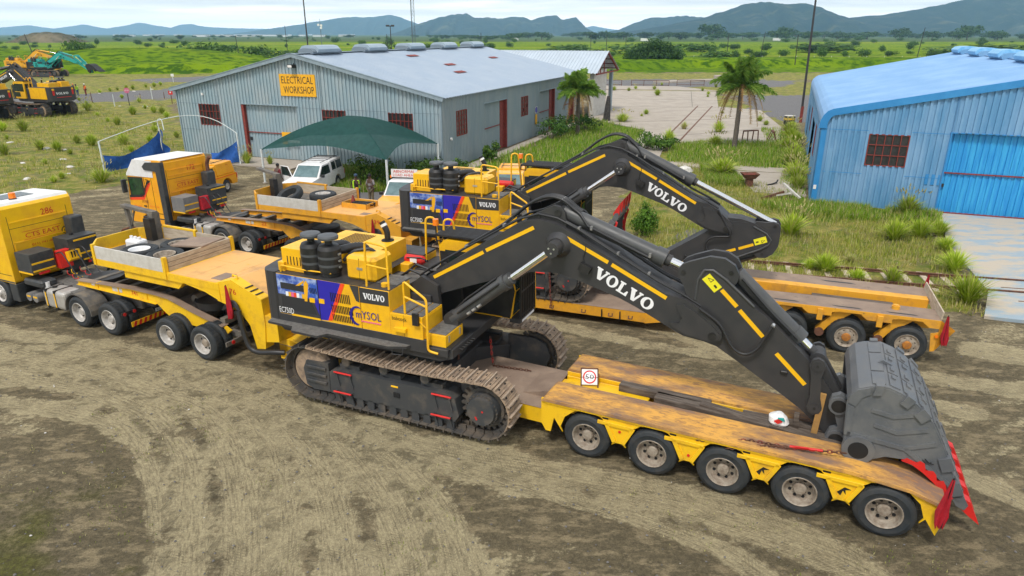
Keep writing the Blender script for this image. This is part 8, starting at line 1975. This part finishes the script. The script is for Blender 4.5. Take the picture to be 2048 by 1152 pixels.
# timbers and loose things in the bogie well
def timber(loc, rz, L_, w, h, label, tilt=0, m=TIMBER):
    M = MB(); M.box(-L_ / 2, L_ / 2, -w / 2, w / 2, 0, h, m); o = M.build('timber_sleeper', None, .012, loc); o.rotation_euler = (0, rad(tilt), rad(rz)); tag(o, label, 'timber', 'old timber sleepers lying on the trailers')
timber(rg1(1.35, 1.47, 1.10), R1A, 2.1, .25, .18, 'dark sleeper along the far beam nearest the speed sign')
timber(rg1(2.45, 1.22, 1.06), R1A - 3, 2.5, .30, .22, 'wide grey sleeper in the middle of the near trailer well')
timber(rg1(3.7, 1.12, 1.08), R1A - 6, 3.0, .22, .2, 'long dark sleeper slanting across the well towards the white bag', 2)
timber(rg1(4.2, 1.45, 1.06), R1A + 2, 2.2, .25, .18, 'sleeper along the far beam behind the white bag')
timber(rg1(5.1, 1.15, 1.02), R1A - 2, 1.7, .26, .2, 'short sleeper under the lower end of the excavator arm')
r_ = rg1(4.55, 1.22, 1.1); M = MB(); M.box(-.06, .06, -.03, .03, 0, 1.05, STAKE); tag(M.build('wooden_stake', None, 0, r_, (0, 3, R1A)), 'upright wooden stake in the trailer well beside the arm', 'stake'); M = MB(); M.box(-.05, .05, -.03, .03, 0, .4, TIMBER); tag(M.build('wooden_stake', None, 0, rg1(4.2, 1.32, 1.15), (0, -3, R1A)), 'short dark stake next to the white bag', 'stake')
M = MB(); M.lathe([(0, -.2), (.16, -.17), (.25, -.02), (.22, .14), (.1, .22), (0, .23)], (0, 0, .22), (0, 0, 1), WHITE, 14); M.xf(lambda v: Vector((v.x * 1.05 + .03 * math.sin(v.z * 14), v.y + .03 * math.cos(v.x * 16), v.z))); M.prism([(-.1, .30), (.02, .38), (.1, .32), (.0, .24)], -.262, -.2, RED); M.prism([(-.02, .40), (.12, .42), (.16, .34)], -.25, -.18, TEAL)
o_ = M.build('plastic_bag', None, 0, rg1(3.85, 1.2, 1.18), (0, 0, R1A)); o_.scale = (.8, .8, .75); tag(o_, 'stuffed white plastic bag with red and green print in the trailer well', 'bag')
timber(rg2(.15, 1.38, .92), R2A - 1, 2.3, .28, .35, 'thick notched sleeper in the well of the far trailer'); timber(rg2(-1.2, 1.42, .9), R2A + 3, 1.9, .24, .3, 'grey sleeper behind the notched one in the far trailer'); timber(rg2(-1.0, 1.15, 1.15), R2A - 8, 1.6, .06, .05, 'thin pale batten across the well of the far trailer', 0, PLANK)
# speed sign on the neck of the bogie
r_ = thing('speed_sign', 'square white 50 speed sign with red ring in a rusty frame on the near trailer', 'sign', rg1(-.35, 1.15, 1.0), R1A + 30); r_.rotation_euler = (rad(-38), 0, rad(R1A + 22)); r_.scale = (.68, .68, .68)
M = MB(); M.box(-.27, .27, -.03, 0, .28, .82, WHITE); ring = [(.0 + .235 * math.cos(2 * math.pi * k / 28), .55 + .235 * math.sin(2 * math.pi * k / 28)) for k in range(28)]; M.prism(ring, -.036, -.03, RED); M.prism([(p[0] * .78, .55 + (p[1] - .55) * .78) for p in ring], -.04, -.036, WHITEDEC); text(M, '50', (-.15, -.04, .47), (1, 0, 0), (0, 0, 1), .3, .17, BLK, .005); M.build('board', r_)
M = MB()
for x in (-.29, .29): M.box(x - .025, x + .025, -.02, .03, -.05, .86, RUST)
M.box(-.3, .3, -.01, .03, .84, .88, RUST); M.box(-.29, .29, -.047, -.042, .53, .545, RUST); M.build('frame', r_)
# chains
def chain(pts, label, mm=RUST, n=None):
    M = MB(); P = smooth_path3(pts); 
    for i in range(len(P) - 1):
        a, b = Vector(P[i]), Vector(P[i + 1]); d = (b - a); u = d.orthogonal().normalized(); w = d.cross(u).normalized(); s = u if i % 2 else w; c = (a + b) / 2; l = d.length * .72
        M.tube([c + d.normalized() * l * math.cos(t) + s * .03 * math.sin(t) for t in np.linspace(0, 6.283, 9)], .010, mm[i % len(mm)] if isinstance(mm, (list, tuple)) else mm, 4, False)
    tag(M.build('binding_chain'), label, 'chain')
def smooth_path3(pts, step=.075):
    out = []
    for a, b in zip(pts, pts[1:]):
        a, b = Vector(a), Vector(b); k = max(1, int((b - a).length / step)); out += [tuple(a.lerp(b, i / k)) for i in range(k)]
    return out + [tuple(pts[-1])]
chain([rg1(2.4, .03, 1.12), rg1(3.4, .25, 1.27), rg1(4.2, .3, 1.29), rg1(5.15, .35, 1.42)], 'rusty chain from the near beam to the bucket boss with a red binder', [RUST, RUST, RUST, RUSTRED])
chain([rg1(3.0, .02, 1.1), rg1(3.7, .18, 1.27), rg1(4.2, .28, 1.29)], 'second rusty chain along the near beam edge')
M = MB(); M.tube([rg1(4.15, .29, 1.32), rg1(4.75, .33, 1.37)], .03, RED, 7); M.tube([rg1(4.2, .29, 1.34), rg1(4.5, .25, 1.40)], .018, RED, 6); tag(M.build('chain_binder'), 'red lever chain binder on the chain below the bucket boss', 'chain binder')
chain([rg1(-3.4, 1.9, 1.55), rg1(-3.3, 1.8, 1.1), rg1(-3.2, 1.7, .84)], 'red and rusty chain holding the far track frame', [RUST, RED]); chain([rg1(-3.2, 1.7, .84), rg1(-2.2, 1.85, .84)], 'rusty chain lying on the low deck'); chain([rg1(-4.1, .75, 1.5), rg1(-3.9, .7, 1.0), rg1(-3.7, .8, .85), rg1(-3.3, 1.0, .85)], 'red tangled chain under the front of the near track', [RUSTRED, RUST])
chain([rg2(-9.1, -.6, 1.7), rg2(-9.05, -.62, .9), rg2(-9.0, -.62, .45)], 'red chain hanging over the side of the far low deck', [RUSTRED, RUST])
M = MB()
for k in range(9): M.tube([rg1(-3.9 + .12 * math.sin(k * 1.3), .95 + .12 * math.cos(k * 2.1), .86 + k * .035) for k in range(k, k + 5)], .03, RUST, 5)
tag(M.build('chain_heap'), 'heap of rusty chain on the low deck between the tracks', 'chain')
r_ = thing('fire_extinguisher', 'red fire extinguisher lying on the front excavator deck behind the hood', 'extinguisher', W(W(R1O, R1A, -4.55, 1.25)[:2], -23.4, -.95, .55, 3.42), -23.4); M = MB(); M.cyl((-.28, 0, 0), (.22, 0, 0), .12, RED, n=16); M.cyl((.22, 0, 0), (.3, 0, 0), .12, RED, r1=.05, n=16); M.build('cylinder', r_); M = MB(); M.cyl((.3, 0, 0), (.36, 0, 0), .03, EXB, n=8); M.tube([(.34, 0, 0), (.2, -.1, .1), (-.2, -.12, .06)], .018, HOSE, 5); M.box(-.1, .1, -.125, -.11, -.05, .06, WHITEDEC); M.build('hose', r_)
r_ = thing('fire_extinguisher', 'red fire extinguisher lying on the rear excavator deck', 'extinguisher', W((.482, 23.676), -20, -.95, .55, 3.905), -20); M = MB(); M.cyl((-.28, 0, 0), (.22, 0, 0), .12, RED, n=16); M.cyl((.22, 0, 0), (.3, 0, 0), .12, RED, r1=.05, n=16); M.build('cylinder', r_)
# ------------------------------------------------------------------ pickups and people
pickup((-11.98, 40.97, 0), -100, 'white pickup with white canopy and open driver door under the shade net', WHITE, WHITE, None, None, True)
pickup((-18.42, 39.6, 0), -103, 'yellow pickup with canopy and ABNORMAL LOAD AHEAD roof sign behind the orange truck', TRO, TRO, .1)
pickup((-5.75, 36.1, 0), -98, 'yellow pickup with pale bonnet windscreen and roof sign beside the two standing men', TRO, TRO, -.1, WHITE)
pickup((-.1, 38.3, 0), -95, 'yellow pickup with red lettered roof sign behind the rear excavator hood', TRO, TRO, .0)
person((-8.64, 37.5, 0), 10, 'man in black shirt and lime safety vest looking at his hands', stand(0, 'hold'), TSHIRT, JEANS, LIMEV, CAPB)
person((-7.85, 37.5, 0), -25, 'man in grey T-shirt and khaki trousers with folded hands', stand(0, 'fold'), GREYT, KHAKI, None, HAIRM)
person((-14.05, 40.6, 0), 150, 'man in a maroon shirt at the open door of the white pickup', stand(.08, 'hang'), MAROON, EXB)
BEND = rg1(-21.3, 3.55)[:2]
B = dict(pel=(0, 0, .78), bel=(0, -.14, .86), che=(0, -.38, .90), nek=(0, -.54, .88), hed=(0, -.63, .84), crn=(0, -.73, .80), shL=(.17, -.42, .90), shR=(-.17, -.42, .90), elL=(.22, -.48, .62), wrL=(.17, -.56, .38), haL=(.15, -.60, .30), elR=(-.2, -.50, .62), wrR=(-.14, -.58, .40), haR=(-.12, -.62, .32),
         hiL=(.10, .02, .72), hiR=(-.10, .02, .72), knL=(.16, -.14, .42), knR=(-.16, -.10, .42), anL=(.15, .08, .09), anR=(-.15, .12, .09), toL=(.17, -.08, .03), toR=(-.17, -.04, .03), face=(0, -.5, -.85))
person((*BEND, 0), 150, 'man in a dark shirt bending over beside the coupling of the yellow truck', B, TSHIRT, EXB)
person((-68.2, 110.3, 0), 30, 'distant worker in an orange vest left of the group', stand(), EXB, EXB, ORV, ORV); person((-67.2, 109.5, 0), 0, 'distant worker crouched forward in a lime vest', stand(.1, 'hold'), LIMEV, JEANS, LIMEV, None); person((-66.6, 110.6, 0), -30, 'distant worker with white helmet and orange vest', stand(), ORV, RUSTRED, ORV, WHITE)
# ------------------------------------------------------------------ parked excavators far left
DY = mat('far_yellow', (0.72, 0.36, 0.012), .45); DT = TEAL
excavator((-55.9, 83.5, .0), 158, 'parked dark and yellow excavator seen from behind with its boom raised to the left', boom_rot=.10, arm_rot=rad(-60), buck_rot=rad(-95), group='excavators parked in the left field')
excavator((-60.2, 79.0, .0), 158, 'parked excavator cut off by the left edge of the view', boom_rot=.05, arm_rot=rad(-60), buck_rot=rad(-95), group='excavators parked in the left field')
excavator((-103.2, 160, 0), -3, 'teal excavator with its dark bucket on the ground at the far left', boom_rot=.02, arm_rot=rad(-4), buck_rot=rad(20), body=TEAL, dark=EXB, boomc=TEAL, bucketc=EXB, tips=EXB, decals=False, lettering='', group='excavators parked in the left field')
excavator((-113.5, 168, 0), 4, 'yellow excavator with a raised boom behind the teal one', boom_rot=.10, arm_rot=rad(-70), buck_rot=rad(-80), body=DY, dark=DY, boomc=DY, bucketc=EXB, tips=EXB, decals=False, lettering='', group='excavators parked in the left field')
# ------------------------------------------------------------------ air
M = MB(); M.box(-13400, 13400, -160, 14500, -3, 240, WHITE); hz = M.build('haze'); tag(hz, kind='stuff'); hz.data.materials.clear()
hm = bpy.data.materials.new('haze_air'); hm.use_nodes = True; nt = hm.node_tree; nt.nodes.clear(); pv = N(nt, 'ShaderNodeVolumePrincipled'); pv.inputs['Color'].default_value = (.42, .70, 1.0, 1); pv.inputs['Density'].default_value = 1.15e-4; pv.inputs['Anisotropy'].default_value = 0.0
out = N(nt, 'ShaderNodeOutputMaterial'); L(nt, pv.outputs[0], out.inputs['Volume']); hz.data.materials.append(hm)
